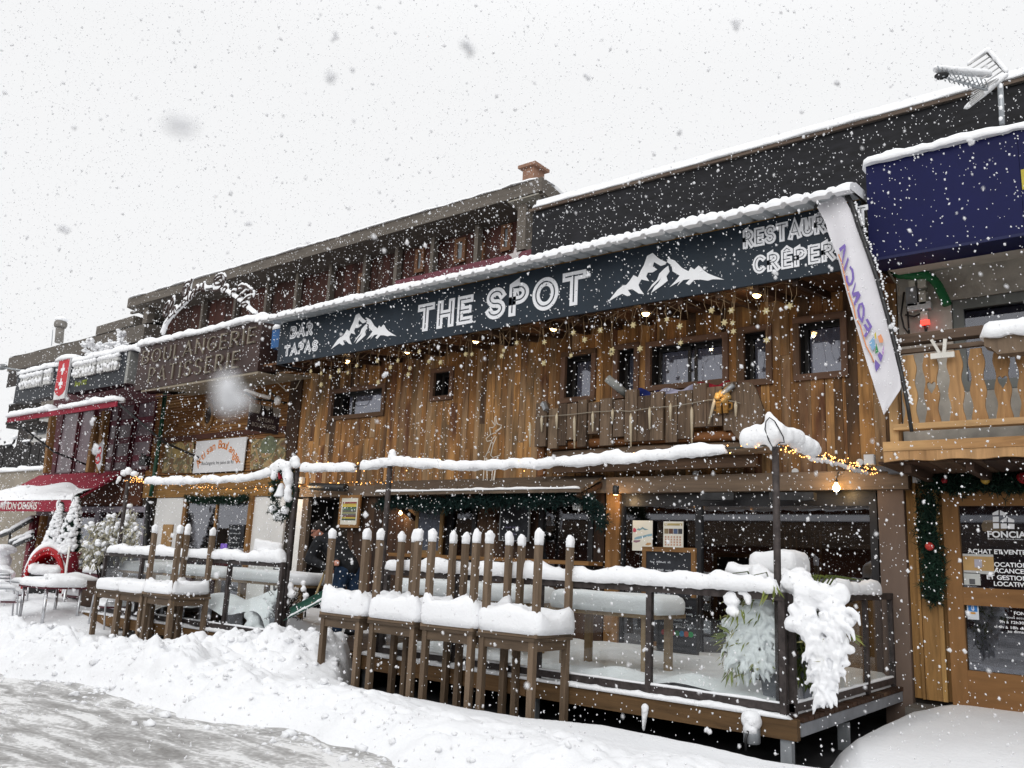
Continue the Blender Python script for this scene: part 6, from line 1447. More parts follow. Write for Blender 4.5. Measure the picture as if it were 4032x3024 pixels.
# upper awning
uA, uB = at(34, 1650, 9.2), at(465, 1575, 9.2); zf_ = (uA.z + uB.z) / 2
ua = thing('upper_awning', 'dark red upper awning with a lip of snow under the ski shop sign', 'awning', ((uA.x + uB.x) / 2, 9.2, zf_))
bxa, bxb = at(61, 1588, 10).x, at(490, 1506, 10).x
mb = MB(); mb.grid(20, 10, lambda u, v: Vector((uA.x + (uB.x - uA.x) * u, 9.2, zf_)) * (1 - v) + Vector((uA.x + (uB.x - uA.x) * u, 11.2, 5.32)) * v + Vector((0, 0, -.03 * math.sin(v * 3.1)))); mb.grid(20, 10, lambda u, v: Vector((uA.x + (uB.x - uA.x) * u, 9.2, zf_ - .01)) * (1 - v) + Vector((uA.x + (uB.x - uA.x) * u, 11.2, 5.31)) * v + Vector((0, 0, -.03 * math.sin(v * 3.1))), flip=True)
mb.build('canvas', DRED, ua); mb = MB(); mb.box(uA.x, uB.x, 9.17, 9.2, zf_ - .12, zf_); mb.build('valance', RED, ua)
mb = MB(); ln_ = uB.x - uA.x
snow_strip(mb, [(uA.x, 9.25, zf_ + .0), (uA.x + ln_ * .42, 9.25, zf_ + .02)], .34, .14, .06, .25); snow_strip(mb, [(uA.x + ln_ * .40, 9.22, zf_), (uA.x + ln_ * .55, 9.22, zf_ + .01)], .12, .05, .06, .2); snow_strip(mb, [(uA.x + ln_ * .52, 9.25, zf_ + .0), (uB.x, 9.25, zf_ + .02)], .34, .13, .06, .25); mb.build('snow_cap', SNOW, ua)
for x in (uA.x + .12, uB.x - .05): mb = MB(); mb.tube([(x, 9.22, zf_ - .03), (x + .05, 10.4, zf_ - .75), (x + .1, 11.3, zf_ - 1.0)], .028, 6); mb.build('arm', BLACKMETAL, ua)
# sign
sg_ = thing('ski_sign', 'black ski shop sign with snow filled letters either side of a red shield banner', 'sign', ((bxa + bxb) / 2, 10, 5.36))
DK = plain('slate_panel', hexc('23272e'), rough=.5, var=.2, scale=2)
xs_ = [at(61, 1530, 10).x, at(222, 1500, 10).x, at(272, 1490, 10).x, at(500, 1440, 10).x]
mb = MB(); mb.box(xs_[0], xs_[1] - .01, 10, 10.3, 5.36, 6.18); mb.box(xs_[2] + .01, xs_[3], 10, 10.3, 5.36, 6.18); mb.build('panel', DK, sg_)
mb = MB(); mb.box(xs_[3] + .005, xs_[3] + .12, 9.98, 10.5, 5.36, 6.14); mb.build('end_post', plain('grey_post', hexc('8c8c88'), rough=.5), sg_)
bn = (rect(207, 1433, 279, 1555, 9.95)); fx0, fx1 = at(225, 1490, 9.95).x, at(268, 1490, 9.95).x; bz0, bz1 = 5.22, 6.30
mb = MB(); mb.box(fx0, fx1, 9.93, 9.99, bz0, bz1); mb.build('banner', plain('banner_white2', (.66, .66, .67), rough=.6), sg_)
mb = MB(); w_ = fx1 - fx0; mb.prism([(fx0 + .02, bz1 - .02), (fx0 + .02, bz0 + .24), (fx0 + w_ * .2, bz0 + .13), (fx0 + w_ * .5, bz0 + .08), (fx0 + w_ * .8, bz0 + .13), (fx1 - .02, bz0 + .24), (fx1 - .02, bz1 - .02)], lambda u, v: (u, 9.93, v), (0, -.006, 0)); mb.build('red_shield', plain('shield_red', hexc('b5333a'), rough=.6, var=.05), sg_)
mb = MB()
for zc in (bz1 - .28, bz1 - .66):
    c = (fx0 + fx1) / 2; mb.prism([(c + a * .11, zc + b * .14) for a, b in ((-.3, 1), (.3, 1), (.3, .3), (1, .3), (1, -.3), (.3, -.3), (.3, -1), (-.3, -1), (-.3, -.3), (-1, -.3), (-1, .3), (-.3, .3))], lambda u, v: (u, 9.924, v), (0, -.006, 0))
mb.build('white_cross', WHITE, sg_)
def snow_letters(s, bl, tr):
    a = at(*bl, 10); b = at(*tr, 10); mb = MB(); stroke_text(mb, s, (a.x, 10, a.z), X_, Z_, OUT, b.x - a.x, .36, .2, .34, None, proud=.07); mb.build('lettering', plain('pale_letters', (.55, .55, .54)), sg_)
    mb = MB(); x = a.x
    nat = sum(GL[c][0] for c in s) + .34 * (len(s) - 1)
    for c in s:
        gw = GL[c][0] / nat * (b.x - a.x)
        if c != ' ': 
            for k in range(3): mb.blob((x + gw * (k + .5) / 3, 9.93, a.z + .36 + random.uniform(-.01, .02)), (gw / 4 + .02, .06, .06), 2, .2); mb.blob((x + gw * (k + .5) / 3, 9.925, a.z + random.uniform(.08, .2)), (gw / 5 + .012, .04, .05), 2, .2)
        x += gw + .34 / nat * (b.x - a.x)
    mb.build('snow_cap', SNOW, sg_)
snow_letters('LOCATION SKI', (85, 1536), (213, 1466)); snow_letters('GEORGES SPORTS', (294, 1492), (476, 1417))
mb = MB(); a = at(294, 1521, 10); b = at(342, 1505, 10); font_text(mb, 'Since 1922', (a.x, 9.995, a.z), X_, Z_, OUT, .13, b.x - a.x, 'LEFT', .003, 0, .02); mb.build('lettering', plain('lime_print', hexc('8f9a35')), sg_)
mb = MB(); snow_strip(mb, [(xs_[0] - .05, 10.15, 6.17), (xs_[1] - .1, 10.15, 6.17)], .42, .16, .07, .2); snow_strip(mb, [(xs_[1] - .14, 10.1, 6.29), (xs_[2] + .12, 10.1, 6.29)], .42, .15, .05, .2); snow_strip(mb, [(xs_[2] + .05, 10.15, 6.17), (xs_[3] + .3, 10.15, 6.17), (xs_[3] + .75, 10.25, 5.98)], .42, .17, .07, .2); mb.build('snow_cap', SNOW, sg_)
mb = MB(); mb.box(xs_[3] + .2, xs_[3] + .62, 10.4, 10.6, 5.45, 5.95); tag(mb.build('blue_box', plain('blue_plastic', ())), 'blue box between the ski shop sign and the bakery sign', 'box')
# lower awning
la = thing('lower_awning', 'red lower awning half covered in snow with white writing on its valance', 'awning', (at(200, 1960, 10.05).x, 10.05, 2.6))
A0, A1 = at(172, 1872, 11.3), at(490, 1852, 11.3); zA = (A0.z + A1.z) / 2; B1 = at(292, 1966, 10.05); B0x = at(0, 1985, 10.05).x - 1.2; A0x = A0.x - .3
Bz = B1.z
def awn(u, v, off=0.0): 
    p = Vector((A0x + (A1.x - A0x) * u, 11.3, zA)); q = Vector((B0x + (B1.x - B0x) * u, 10.05, Bz)); r_ = p.lerp(q, v); r_.z += off - .05 * math.sin(v * math.pi); return r_
mb = MB(); mb.grid(24, 10, awn, flip=True); mb.grid(24, 10, lambda u, v: awn(u, v, -.012)); mb.build('canvas', RED, la)
mb = MB(); mb.box(B0x, B1.x, 10.04, 10.055, Bz - .30, Bz - .0); mb.hexa([(B1.x, 10.06, Bz - .05), (B1.x + .012, 10.06, Bz - .05), (A1.x, 11.3, zA - .1), (A1.x + .012, 11.3, zA - .1), (B1.x, 10.06, Bz), (B1.x + .012, 10.06, Bz), (A1.x, 11.3, zA), (A1.x + .012, 11.3, zA)]); mb.build('valance', RED, la)
mb = MB(); e_ = at(142, 2020, 10.04).x; font_text(mb, 'LOCATION DE SKIS', (e_ - 3.0, 10.04, Bz - .24), X_, Z_, OUT, .19, 3.0, 'LEFT', .004, 0, .02); mb.build('lettering', plain('cream_print', (.62, .58, .54)), la)
def asn(u, v):
    st = .42 + .12 * math.sin(u * 9) + .28 * max(0, u - .75) - .18 * math.exp(-((u - .15) / .15) ** 2); vv = st + (1.02 - st) * v; p = awn(u, vv); k = math.sin(min(1, v * 1.6) * math.pi / 2) * (1 if v < .88 else math.sqrt(max(0, 1 - ((v - .88) / .12) ** 2))); p.z += .004 + .10 * k + .03 * k * fbm(Vector((u * 6, v * 3, 2)), 3); return p
mb = MB(); mb.grid(60, 20, asn, flip=True); mb.build('snow_cap', SNOW, la)
pp = [at(x / 3.687, 1600 + y / 3.687, 10.6) for x, y in ((1512, 470), (1440, 570), (1405, 680), (1390, 770), (1405, 850), (1438, 935), (1470, 860), (1490, 760), (1500, 640))]
t = thing('pennant', 'narrow white pennant with a red figure 8 beside a wooden post of the ski shop', 'flag', tuple(pp[3])); mb = MB(); mb.prism([(p.x, p.z) for p in pp], lambda u, v: (u, 10.6, v), (0, -.012, 0)); mb.build('cloth', plain('pennant_white', (.5, .5, .52)), t)
c = at(1440 / 3.687, 1600 + 710 / 3.687, 10.6); mb = MB(); font_text(mb, '8', (c.x - .13, 10.587, c.z - .22), X_, Z_, OUT, .46, .26, 'LEFT', .003, 0, .01); mb.build('lettering', plain('shield_red', ()), t)
c = at(567, 1812, 11.1); mb = MB(); mb.box(c.x - .16, c.x + .14, 11.05, 11.2, c.z - .13, c.z + .1); mb.bar(c + Vector((-.1, 0, .15)), c + Vector((.12, -.06, .08)), .1, .05); tag(mb.build('floodlight', BLACKMETAL), 'small black floodlight on the ski shop wall near the drainpipe', 'light')

# ---- stone wall with fence, stair rail and far house on the left
swx = at(165, 1900, YF + .2).x; sw = thing('stone_wall', 'plain beige rendered wall left of the ski shop under the black fence', 'wall', (swx - 8, YF + .2, 0))
ztop = at(60, 1856, YF + .2).z; mb = MB(); mb.box(swx - 22, sx0 + .3, YF + .2, YF + .6, -.1, ztop); mb.build('render', plain('beige_render', hexc('8f877b'), rough=.9, var=.12, scale=1.4), sw)
mb = MB(); snow_strip(mb, [(swx - 22, YF + .35, ztop - .01), (sx0 + .2, YF + .35, ztop - .01)], .5, .14, .15, .2); mb.build('snow_cap', SNOW, sw)
fn = thing('picket_fence', 'black fence of rounded pickets with snow on the beige wall', 'fence', (swx - 4, YF + .7, ztop))
x = swx - 18; pk = 0.86; kk = 0
fz = at(60, 1748, YF + .7).z
while x < sx0 + .9:
    w_ = .62; h_ = fz - ztop + random.uniform(-.05, .05)
    mb = MB(); mb.prism([(x, ztop - .05), (x + w_, ztop - .05), (x + w_, ztop + h_ * .8)] + [(x + w_ / 2 + w_ / 2 * math.cos(R(a)), ztop + h_ * .8 + h_ * .2 * math.sin(R(a))) for a in range(15, 180, 15)] + [(x, ztop + h_ * .8)], lambda u, v: (u, YF + .7, v), (0, .05, 0)); mb.build('picket', plain('black_board', (.022, .02, .02), rough=.8, var=.4), fn)
    if kk % 2 == 0: mb = MB(); mb.tube([(x, YF + .65, ztop + h_ * 1.12), (x + .12, YF + .65, ztop + h_ * .98), (x + .45, YF + .65, ztop + h_ * .95), (x + .75, YF + .65, ztop + h_ * 1.05), (x + .8, YF + .65, ztop + h_ * 1.2)], .035, 6); mb.build('iron_scroll', BLACKMETAL, fn); mb = MB(); mb.blob((x + .8, YF + .64, ztop + h_ * 1.22), (.1, .09, .07), 2, .2); snow_strip(mb, [(x + .1, YF + .64, ztop + h_ * .99), (x + .7, YF + .64, ztop + h_ * 1.0)], .1, .07); mb.build('snow_cap', SNOW, fn)
    x += .68; kk += 1
hr = thing('stair_rail', 'dark stair handrail capped with snow in front of the beige wall', 'handrail', tuple(at(70, 2110, 10.9)))
for L_, cap in (([(-40, 2114), (5, 2111), (45, 2095), (128, 2046)], 1), ([(38, 2142), (130, 2103)], 1), ([(52, 2152), (128, 2118)], 0)):
    P = [at(x, y, 10.9) for x, y in L_]; mb = MB(); mb.tube(P, .045, 8); mb.build('rail', BLACKMETAL, hr)
    mb = MB(); snow_strip(mb, [p + Vector((0, 0, .04)) for p in P], .12, .10, .06); mb.build('snow_cap', SNOW, hr)
P = [at(40, 2100, 10.9), at(36, 2140, 10.9)]; mb = MB(); mb.tube(P + [Vector((P[1].x, P[1].y, .3))], .035, 8); mb.build('rail_post', BLACKMETAL, hr)

# ---- street furniture of the ski shop terrace
ALU = plain('brushed_aluminium', (.55, .56, .58), rough=.3, metal=.85, var=.06); WINE = plain('wine_resin', hexc('5c2a34'), rough=.5)
def cafe_table(x, y, label, sx=.95, sy=.75, z0=.05, rz=0.05):
    t = thing('cafe_table', label, 'table', (x, y, z0), 'tables of the ski shop terrace'); mb = MB(); ca, sa = math.cos(rz), math.sin(rz); pt = lambda a, b, z: (x + a * ca - b * sa, y + a * sa + b * ca, z)
    mb.hexa([pt(a, b, z) for z in (z0 + .70, z0 + .735) for b in (-sy / 2, sy / 2) for a in (-sx / 2, sx / 2)]); mb.build('tabletop', WINE, t)
    for a in (-1, 1):
        for b in (-1, 1): mb = MB(); mb.tube([pt(a * (sx / 2 - .07), b * (sy / 2 - .07), z0 - .05), pt(a * (sx / 2 - .07), b * (sy / 2 - .07), z0 + .70)], .028, 10); mb.build('leg', ALU, t)
    mb = MB(); snow_pad(mb, x, y, z0 + .733, sx + .06, sy + .06, .13, rz, .22, 60, .02, .12, 2.6, .3); mb.build('snow_cap', SNOW, t); return t
def cafe_chair(x, y, rz, label, z0=.05):
    t = thing('cafe_chair', label, 'chair', (x, y, z0), 'aluminium armchairs of the ski shop terrace'); ca, sa = math.cos(rz), math.sin(rz); pt = lambda a, b, z: Vector((x + a * ca - b * sa, y + a * sa + b * ca, z0 + z))
    mb = MB(); mb.hexa([pt(a, b, z) for z in (.43, .46) for b in (-.22, .22) for a in (-.22, .22)]); mb.build('seat', WINE, t)
    for s_ in (-1, 1):
        mb = MB(); mb.tube([pt(.26, s_ * .26, -.06), pt(.22, s_ * .26, .45), pt(.20, s_ * .26, .62), pt(.12, s_ * .26, .67), pt(-.2, s_ * .26, .67), pt(-.27, s_ * .24, .70)], .016, 8); mb.build('arm_frame', ALU, t)
        mb = MB(); mb.tube([pt(-.30, s_ * .24, -.06), pt(-.22, s_ * .24, .45), pt(-.28, s_ * .23, .84)], .016, 8); mb.build('leg', ALU, t)
        mb = MB(); snow_strip(mb, [pt(.16, s_ * .26, .68), pt(-.25, s_ * .26, .69)], .07, .07, .03, side=pt(0, 1, 0) - pt(0, 0, 0)); mb.build('snow_cap', SNOW, t)
    mb = MB(); 
    for k in range(5): mb.tube([pt(-.25 - .012 * k, -.23, .55 + .065 * k), pt(-.29 - .012 * k, 0, .55 + .065 * k), pt(-.25 - .012 * k, .23, .55 + .065 * k)], .016, 6)
    mb.build('backrest', ALU, t); mb = MB(); snow_strip(mb, [pt(-.29, -.23, .83), pt(-.33, 0, .85), pt(-.29, .23, .83)], .10, .10, .03, side=pt(1, 0, 0) - pt(0, 0, 0)); mb.build('snow_cap', SNOW, t)
    mb = MB(); c = pt(0, 0, .46); snow_pad(mb, c.x, c.y, c.z, .46, .46, .10, rz, .2, 40, .03, .2, 5, .5); mb.build('snow_cap', SNOW, t); return t
cafe_table(-16.35, 7.42, 'snowy cafe table at the left edge of the picture')
cafe_chair(-15.15, 7.95, R(180), 'aluminium armchair piled with snow right of the snowy cafe table')
cafe_chair(-16.75, 6.75, R(75), 'aluminium armchair cut by the left edge of the picture, in front of the snowy table')
cafe_table(-18.2, 8.6, 'second snowy cafe table farther back by the red ride', .9, .7)
cafe_chair(-16.6, 8.7, R(200), 'snow buried armchair behind the nearest snowy cafe table')
cafe_chair(-18.6, 7.6, R(20), 'snow buried armchair at the far left behind the cafe table')
# red children's ride
RY = 9.1; rd = thing('red_ride', 'rounded red plastic hood seat buried in snow beside the cone shaped shrubs', 'seat', tuple(at(165, 2330, RY)))
c = at(170, 2325, RY); rr_ = 68 * (c - EYE).dot(_f) / F_PX; hgt = at(170, 2165, RY).z - c.z
def hood(u, v, k=1.0): a = math.pi * u; return (c.x + rr_ * k * math.cos(a) * (1 - .12 * v), RY - .1 + .45 * v, c.z + hgt * k * math.sin(a) ** .8 * (1 - .15 * v))
_a = math.atan2(-c.x, RY) * -1 + 0.0
def spin(mb):
    M = Matrix.Translation(c) @ Matrix.Rotation(math.atan2(-c.x, RY) * .75, 4, 'Z') @ Matrix.Translation(-c); mb.v = [M @ Vector(v) for v in mb.v]
RP = plain('red_plastic', hexc('a8151f'), rough=.25, var=.08, spec=.6)
mb = MB(); mb.grid(28, 8, hood, flip=True); mb.grid(28, 8, lambda u, v: hood(u, v, .9)); mb.grid(28, 1, lambda u, v: Vector(hood(u, 0, 1)) * (1 - v) + Vector(hood(u, 0, .9)) * v); mb.grid(28, 1, lambda u, v: Vector(hood(u, 1, 1)) * (1 - v) + Vector((c.x, RY + .35, c.z + hgt * .3)) * v, flip=True); spin(mb); mb.build('hood', RP, rd)
mb = MB(); mb.box(c.x - rr_ * .75, c.x + rr_ * .75, RY - .15, RY + .5, c.z - .1, c.z + hgt * .40); spin(mb); mb.build('seat', plain('black_vinyl', (.018, .017, .018), rough=.4), rd)
mb = MB(); mb.tube([Vector(hood(u / 24, 0, 1.03)) for u in range(25)], .045, 8); spin(mb); mb.build('rim', RP, rd)
mb = MB()
for i in range(26):
    a = R(18 + 144 * i / 25); mb.blob((c.x + rr_ * 1.06 * math.cos(a), RY + .06, c.z + hgt * 1.06 * math.sin(a) ** .8 + .05), (.09, .15, .05 + .06 * math.sin(a)), 2, .2)
for i in range(9): mb.blob((c.x - rr_ * .62 + rr_ * 1.24 * i / 8, RY - .05, c.z + hgt * .50 + random.uniform(-.02, .03)), (.13, .18, .13), 2, .15)
spin(mb); melt(mb.build('snow_cap', SNOW, rd), .03, 3)
# cone shrubs in red pots
for (px, pt_, pb, hw, Y, w_) in ((222, 1985, 2168, 40, 9.6, 'left'), (280, 1958, 2172, 44, 9.5, 'right')):
    top = at(px + 6, pt_, Y); bot = at(px - 8, pb, Y); rad = hw * (bot - EYE).dot(_f) / F_PX; H_ = top.z - bot.z
    t = thing('cone_shrub', '%s one of the two cone shaped conifers loaded with snow in red pots' % w_, 'shrub', (bot.x, Y, .2)); mb = MB()
    for i in range(900):
        u = random.random(); a = random.uniform(0, 6.28); r_ = rad * (1 - u) ** .9 * random.uniform(.7, 1.02); needles(mb, (bot.x + r_ * math.cos(a), Y + r_ * math.sin(a), bot.z + H_ * u), (0, 0, .6), .09, 5, .012)
    mb.build('foliage', FIR, t); mb = MB()
    for i in range(380):
        u = random.random() ** 1.2; a = random.uniform(math.pi * .95, math.pi * 2.05) if random.random() < .8 else random.uniform(0, 6.28)
        if abs(a - math.pi * 1.55) < .35 and .12 < u < .6 and w_ == 'right' and random.random() < .85: continue
        r_ = rad * (1 - u) ** .9 * 1.0 + .02; s_ = random.uniform(.035, .075) * (1.1 - u * .5); mb.blob((bot.x + r_ * math.cos(a), Y + r_ * math.sin(a), bot.z + H_ * u), (s_, s_, s_ * .85), 2, .3)
    mb.blob(top, (.04, .04, .10), 2, .2); mb.build('snow_cap', SNOW, t); mb = MB(); mb.tube([(bot.x, Y, .2), (bot.x, Y, top.z - .1)], [.05, .015], 6); mb.build('trunk', DARKWOOD, t)
    mb = MB(); mb.lathe([(.2, 0), (.27, bot.z - .25), (.29, bot.z - .2), (.25, bot.z - .2)], (bot.x, Y, .2), 14); mb.build('pot', plain('wine_pot', hexc('7a1c2a'), rough=.5), t)
# big leafy shrub by the left pole
c = at(430, 2190, 8.55); t = thing('leafy_shrub', 'big drooping shrub with pale snowy leaves left of the leftmost pole', 'shrub', (c.x, 8.55, .3)); mb = MB(); ml = MB(); sn = MB()
for i in range(95):
    px, py = (random.gauss(465, 55), random.gauss(2105, 48)) if random.random() < .7 else (random.uniform(330, 420), random.uniform(2130, 2230))
    if px > 560: px = random.uniform(470, 555)
    q = at(px, py, 8.4 + random.uniform(-.4, .3)); r0 = Vector((c.x + random.gauss(0, .1), 8.55, .8)); m_ = r0.lerp(q, .6) + Vector((0, 0, .2)); mb.tube([r0, m_, q], [.014, .009, .004], 5)
    for k in range(14): leaf(ml, m_.lerp(q, random.uniform(.3, 1.05)) + Vector([random.gauss(0, .05) for _ in range(3)]), (random.gauss(0, .6), random.gauss(-.2, .6), random.uniform(-1.2, .1)), random.uniform(.08, .15), .018)
    for k in range(5): s_ = random.uniform(.025, .055); sn.blob(m_.lerp(q, random.uniform(.4, 1.02)) + Vector((0, -.02, .03)), (s_ * 1.3, s_, s_ * .8), 2, .3)
mb.build('branches', leafmat('dark_twig', '1a1412', '2b211c'), t); ml.build('leaves', leafmat('pale_frosted_leaf', '8a8670', 'b5b09c'), t); sn.build('snow_cap', SNOW, t)
mb = MB(); mb.box(c.x - .5, c.x + .5, 8.3, 8.8, .0, .85); mb.build('planter', DARKWOOD, t)
# bench, crates, white pole
c = at(335, 2290, 8.9); t = thing('terrace_bench', 'wine red bench under a thick block of snow behind the armchair', 'bench', (c.x, 8.9, .1)); x0, x1 = at(280, 2290, 8.9).x, at(400, 2290, 8.9).x
mb = MB(); mb.box(x0, x1, 8.75, 9.15, .45, .5); mb.build('seat', WINE, t)
for x in (x0 + .1, x1 - .15): mb = MB(); mb.box(x, x + .06, 8.8, 9.1, -.05, .449); mb.build('leg', WINE, t)
mb = MB(); mb.box(x0, x1, 9.12, 9.17, .501, .95); mb.build('backrest', WINE, t); mb = MB(); snow_pad(mb, (x0 + x1) / 2, 8.92, .5, x1 - x0, .42, .18, 0, .1, 50); snow_strip(mb, [(x0, 9.14, .95), (x1, 9.14, .95)], .14, .16); mb.build('snow_cap', SNOW, t)
for k, (px, w_) in enumerate(((262, 'nearer the red ride'), (318, 'nearer the big shrub'))):
    c = at(px, 2255, 9.9); mb = MB(); frame(mb, c.x - .22, c.x + .22, .2, 1.0, 9.85, 9.9, .05); mb.box(c.x - .2, c.x + .2, 9.9, 10.3, .2, .97); o = tag(mb.build('red_crate', plain('crimson_crate', hexc('8a1526'), rough=.5)), 'crimson crate behind the ski shop tables, ' + w_, 'crate', 'red crates')
a = at(274, 2152, 8.9); mb = MB(); mb.tube([a, Vector((a.x, a.y, .0))], .022, 8); tag(mb.build('white_pole', plain('white_paint', ())), 'thin white pole in front of the cone shaped shrubs', 'pole')
lump('snow_heap', 'rounded snow heap on a terrace object at the left picture edge', 'snow', [(10, 2160, 8.8, .3, .12), (-20, 2165, 8.8, .35, .14), (25, 2165, 8.9, .25, .10), (5, 2215, 8.9, .25, .22), (0, 2250, 8.6, .3, .16), (30, 2262, 8.6, .2, .12)], .035)
# ================================================================== office on the right
OCHRE = wood('ochre_planks', [hexc('80603a'), hexc('9a7444'), hexc('8f6d44'), hexc('a88450')], contrast=.4)
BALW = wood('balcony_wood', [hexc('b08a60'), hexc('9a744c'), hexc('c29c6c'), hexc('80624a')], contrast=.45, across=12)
CONC = plain('concrete', hexc('b3aea5'), rough=.9, var=.22, scale=3, bump=.15)
OX0, OX1 = XR + .005, 3.2
off = thing('office', 'estate agency with concrete upper wall and ochre planks below, right of the restaurant', 'building', (0, YF, 0))
wx0, wx1, wz0, wz1 = at(3772, 1250, YF).x, 1.6, 3.95, at(3800, 1195, YF).z
mb = MB(); mb.box(OX0, wx0 - .07, YF, YF + .3, 2.9, 5.7); mb.box(wx0 - .069, OX1, YF, YF + .3, wz1 + .07, 5.7); mb.box(wx0 - .069, OX1, YF, YF + .3, 2.9, wz0 - .07); mb.build('concrete_wall', CONC, off)
mb = MB(); frame(mb, wx0 - .06, wx1, wz0 - .06, wz1 + .06, YF + .02, YF + .12, .12); mb.box(-.9, -.8, YF + .021, YF + .119, wz0 + .06, wz1 - .06); wn = mb.build('window', plain('grey_alu_frame', hexc('6f726f'), rough=.5), off)
mb = MB(); mb.box(wx0 + .06, -.9, YF + .06, YF + .067, wz0 + .06, wz1 - .06); mb.box(-.8, wx1 - .12, YF + .06, YF + .067, wz0 + .06, wz1 - .06); mb.build('pane', GLASS, wn)
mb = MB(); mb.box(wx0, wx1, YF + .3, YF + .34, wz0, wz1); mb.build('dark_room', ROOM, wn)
dx0, dz1 = at(3710, 1950, YF - .1).x, 2.66
mb = MB(); planks(mb, OX0, dx0 - .002, .25, 2.9, YF, .13, .2, splits=0); planks(mb, dx0, OX1, dz1 + .002, 2.9, YF, .13, .2, splits=0); mb.build('plank_wall', OCHRE, off)
mb = MB(); mb.box(OX0, OX1, YF + .001, YF + 2, -.1, 2.89); mb.build('inner_wall', ROOM, off)
mb = MB(); px_ = at(3665, 2200, YF - .1).x
mb.box(at(3606, 2100, YF - .08).x, at(3616, 2100, YF - .08).x, YF - .12, YF - .031, .25, 2.85, None, 0, 2); mb.box(at(3683, 2100, YF - .08).x, at(3700, 2100, YF - .08).x, YF - .12, YF - .031, .25, 2.85, None, 0, 2); mb.box(at(3618, 2100, YF - .08).x, at(3682, 2100, YF - .08).x, YF - .10, YF - .031, .25, 1.40, None, 0, 2)
mb.build('trim_board', OCHRE, off)
mb = MB(); mb.box(OX0, OX1, YF - .5, YF + .2, -.1, .19); mb.build('step', plain('grey_step', hexc('6a655f'), rough=.8, var=.2), off)
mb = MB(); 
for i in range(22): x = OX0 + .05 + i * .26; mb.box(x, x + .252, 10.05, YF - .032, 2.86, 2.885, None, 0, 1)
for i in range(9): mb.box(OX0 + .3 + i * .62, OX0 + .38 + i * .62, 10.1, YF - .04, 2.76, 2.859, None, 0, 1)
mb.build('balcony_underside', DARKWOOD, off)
# door
door = thing('office_door', 'ochre framed glass office door lettered in white with two glass fields', 'door', (dx0 + .6, YF - .1, .19)); dxr = .35
gl0 = at(3780, 2100, YF - .1).x
za, zb_, zc_, zd = at(3790, 1992, YF - .1).z, at(3800, 2312, YF - .1).z, at(3810, 2382, YF - .1).z, at(3830, 2640, YF - .1).z
DW_ = wood('door_wood', [hexc('7a5634'), hexc('87623c'), hexc('6f4d2e')], contrast=.25, across=9)
mb = MB(); mb.box(dx0, gl0, YF - .14, YF - .04, .2, dz1, None, 0, 2); mb.box(gl0 + .001, dxr, YF - .138, YF - .042, za, dz1); mb.box(gl0 + .001, dxr, YF - .138, YF - .042, zc_, zb_); mb.box(gl0 + .001, dxr, YF - .138, YF - .042, .2, zd); mb.box(dxr - .2, dxr, YF - .136, YF - .044, zd + .001, zc_ - .001, None, 0, 2); mb.box(dxr - .2, dxr, YF - .136, YF - .044, zb_ + .001, za - .001, None, 0, 2); mb.build('frame', DW_, door)
mb = MB(); mb.box(gl0, dxr - .2, YF - .085, YF - .078, zd, zc_); mb.box(gl0, dxr - .2, YF - .085, YF - .078, zb_, za); mb.build('pane', GLASS, door)
mb = MB(); mb.box(gl0, dxr - .2, YF - .03, YF - .02, zd, za); mb.build('dark_backing', plain('office_dark', (.02, .022, .026), rough=.8), door)
yg = YF - .087
def gt(s, px, py, hpx, px1=None, align='LEFT', bold=.0):
    p = at(px, py, yg); h = p.z - at(px, py + hpx, yg).z; mb = MB(); font_text(mb, s, (p.x, yg, p.z), X_, Z_, OUT, h, (at(px1, py, yg).x - p.x) if px1 else None, align, .003, 0, bold); return mb.build('lettering', WHITE, door)
gt('FONCIA', 3889, 2115, 25, 4042, bold=.03); gt('BIEN MIEUX POUR MON BIEN', 3890, 2124, 5, 4060); gt('ACHAT ET VENTE', 3811, 2178, 18, 4040, bold=.02)
gt('LOCATION', 3902, 2230, 18, 4048, bold=.02); gt('VACANCES', 3896, 2254, 18, 4045, bold=.02); gt('ET GESTION', 3886, 2280, 18, 4048, bold=.02); gt('LOCATIVE', 3914, 2306, 18, 4048, bold=.02)
gt('FONCIA', 3993, 2420, 13, 4075, bold=.02); gt('vous accueille de', 3962, 2434, 9, 4090); gt('9h à 12h30 et de', 3936, 2452, 11, 4085, bold=.015); gt('14h à 18h du lundi', 3924, 2472, 11, 4090, bold=.015); gt('au dimanche', 3968, 2490, 11, 4070, bold=.015)
mb = MB()
for q in ([(1882, 1383), (1945, 1352), (1945, 1402), (1882, 1405)], [(1960, 1352), (2024, 1385), (2024, 1408), (1960, 1405)], [(1886, 1420), (1948, 1420), (1948, 1475), (1886, 1475)], [(1965, 1465), (2030, 1425), (2030, 1475), (1965, 1475)], [(2045, 1425), (2110, 1455), (2110, 1480), (2045, 1478)], [(1888, 1490), (1950, 1490), (1952, 1543), (1890, 1545)], [(1968, 1492), (2032, 1492), (2034, 1545), (1970, 1545)], [(2048, 1494), (2112, 1497), (2112, 1550), (2050, 1548)]):
    P = [at(3200 + x / 2.6587, 1500 + y / 2.6587, yg) for x, y in q]; mb.prism([(p.x, p.z) for p in P], lambda u, v: (u, yg, v), (0, -.003, 0))
mb.build('window_logo', WHITE, door)
for nm, q, mt in (('round_sticker', [(1790, 1460), (1870, 1455), (1990, 1500), (2030, 1560), (1880, 1600), (1780, 1570), (1765, 1510)], plain('tan_paper', hexc('8f7a5c'))),):
    P = [at(3200 + x / 2.6587, 1500 + y / 2.6587, yg + .006) for x, y in q]; mb = MB(); mb.prism([(p.x, p.z) for p in P], lambda u, v: (u, yg + .006, v), (0, -.0015, 0)); mb.build(nm, mt, door)
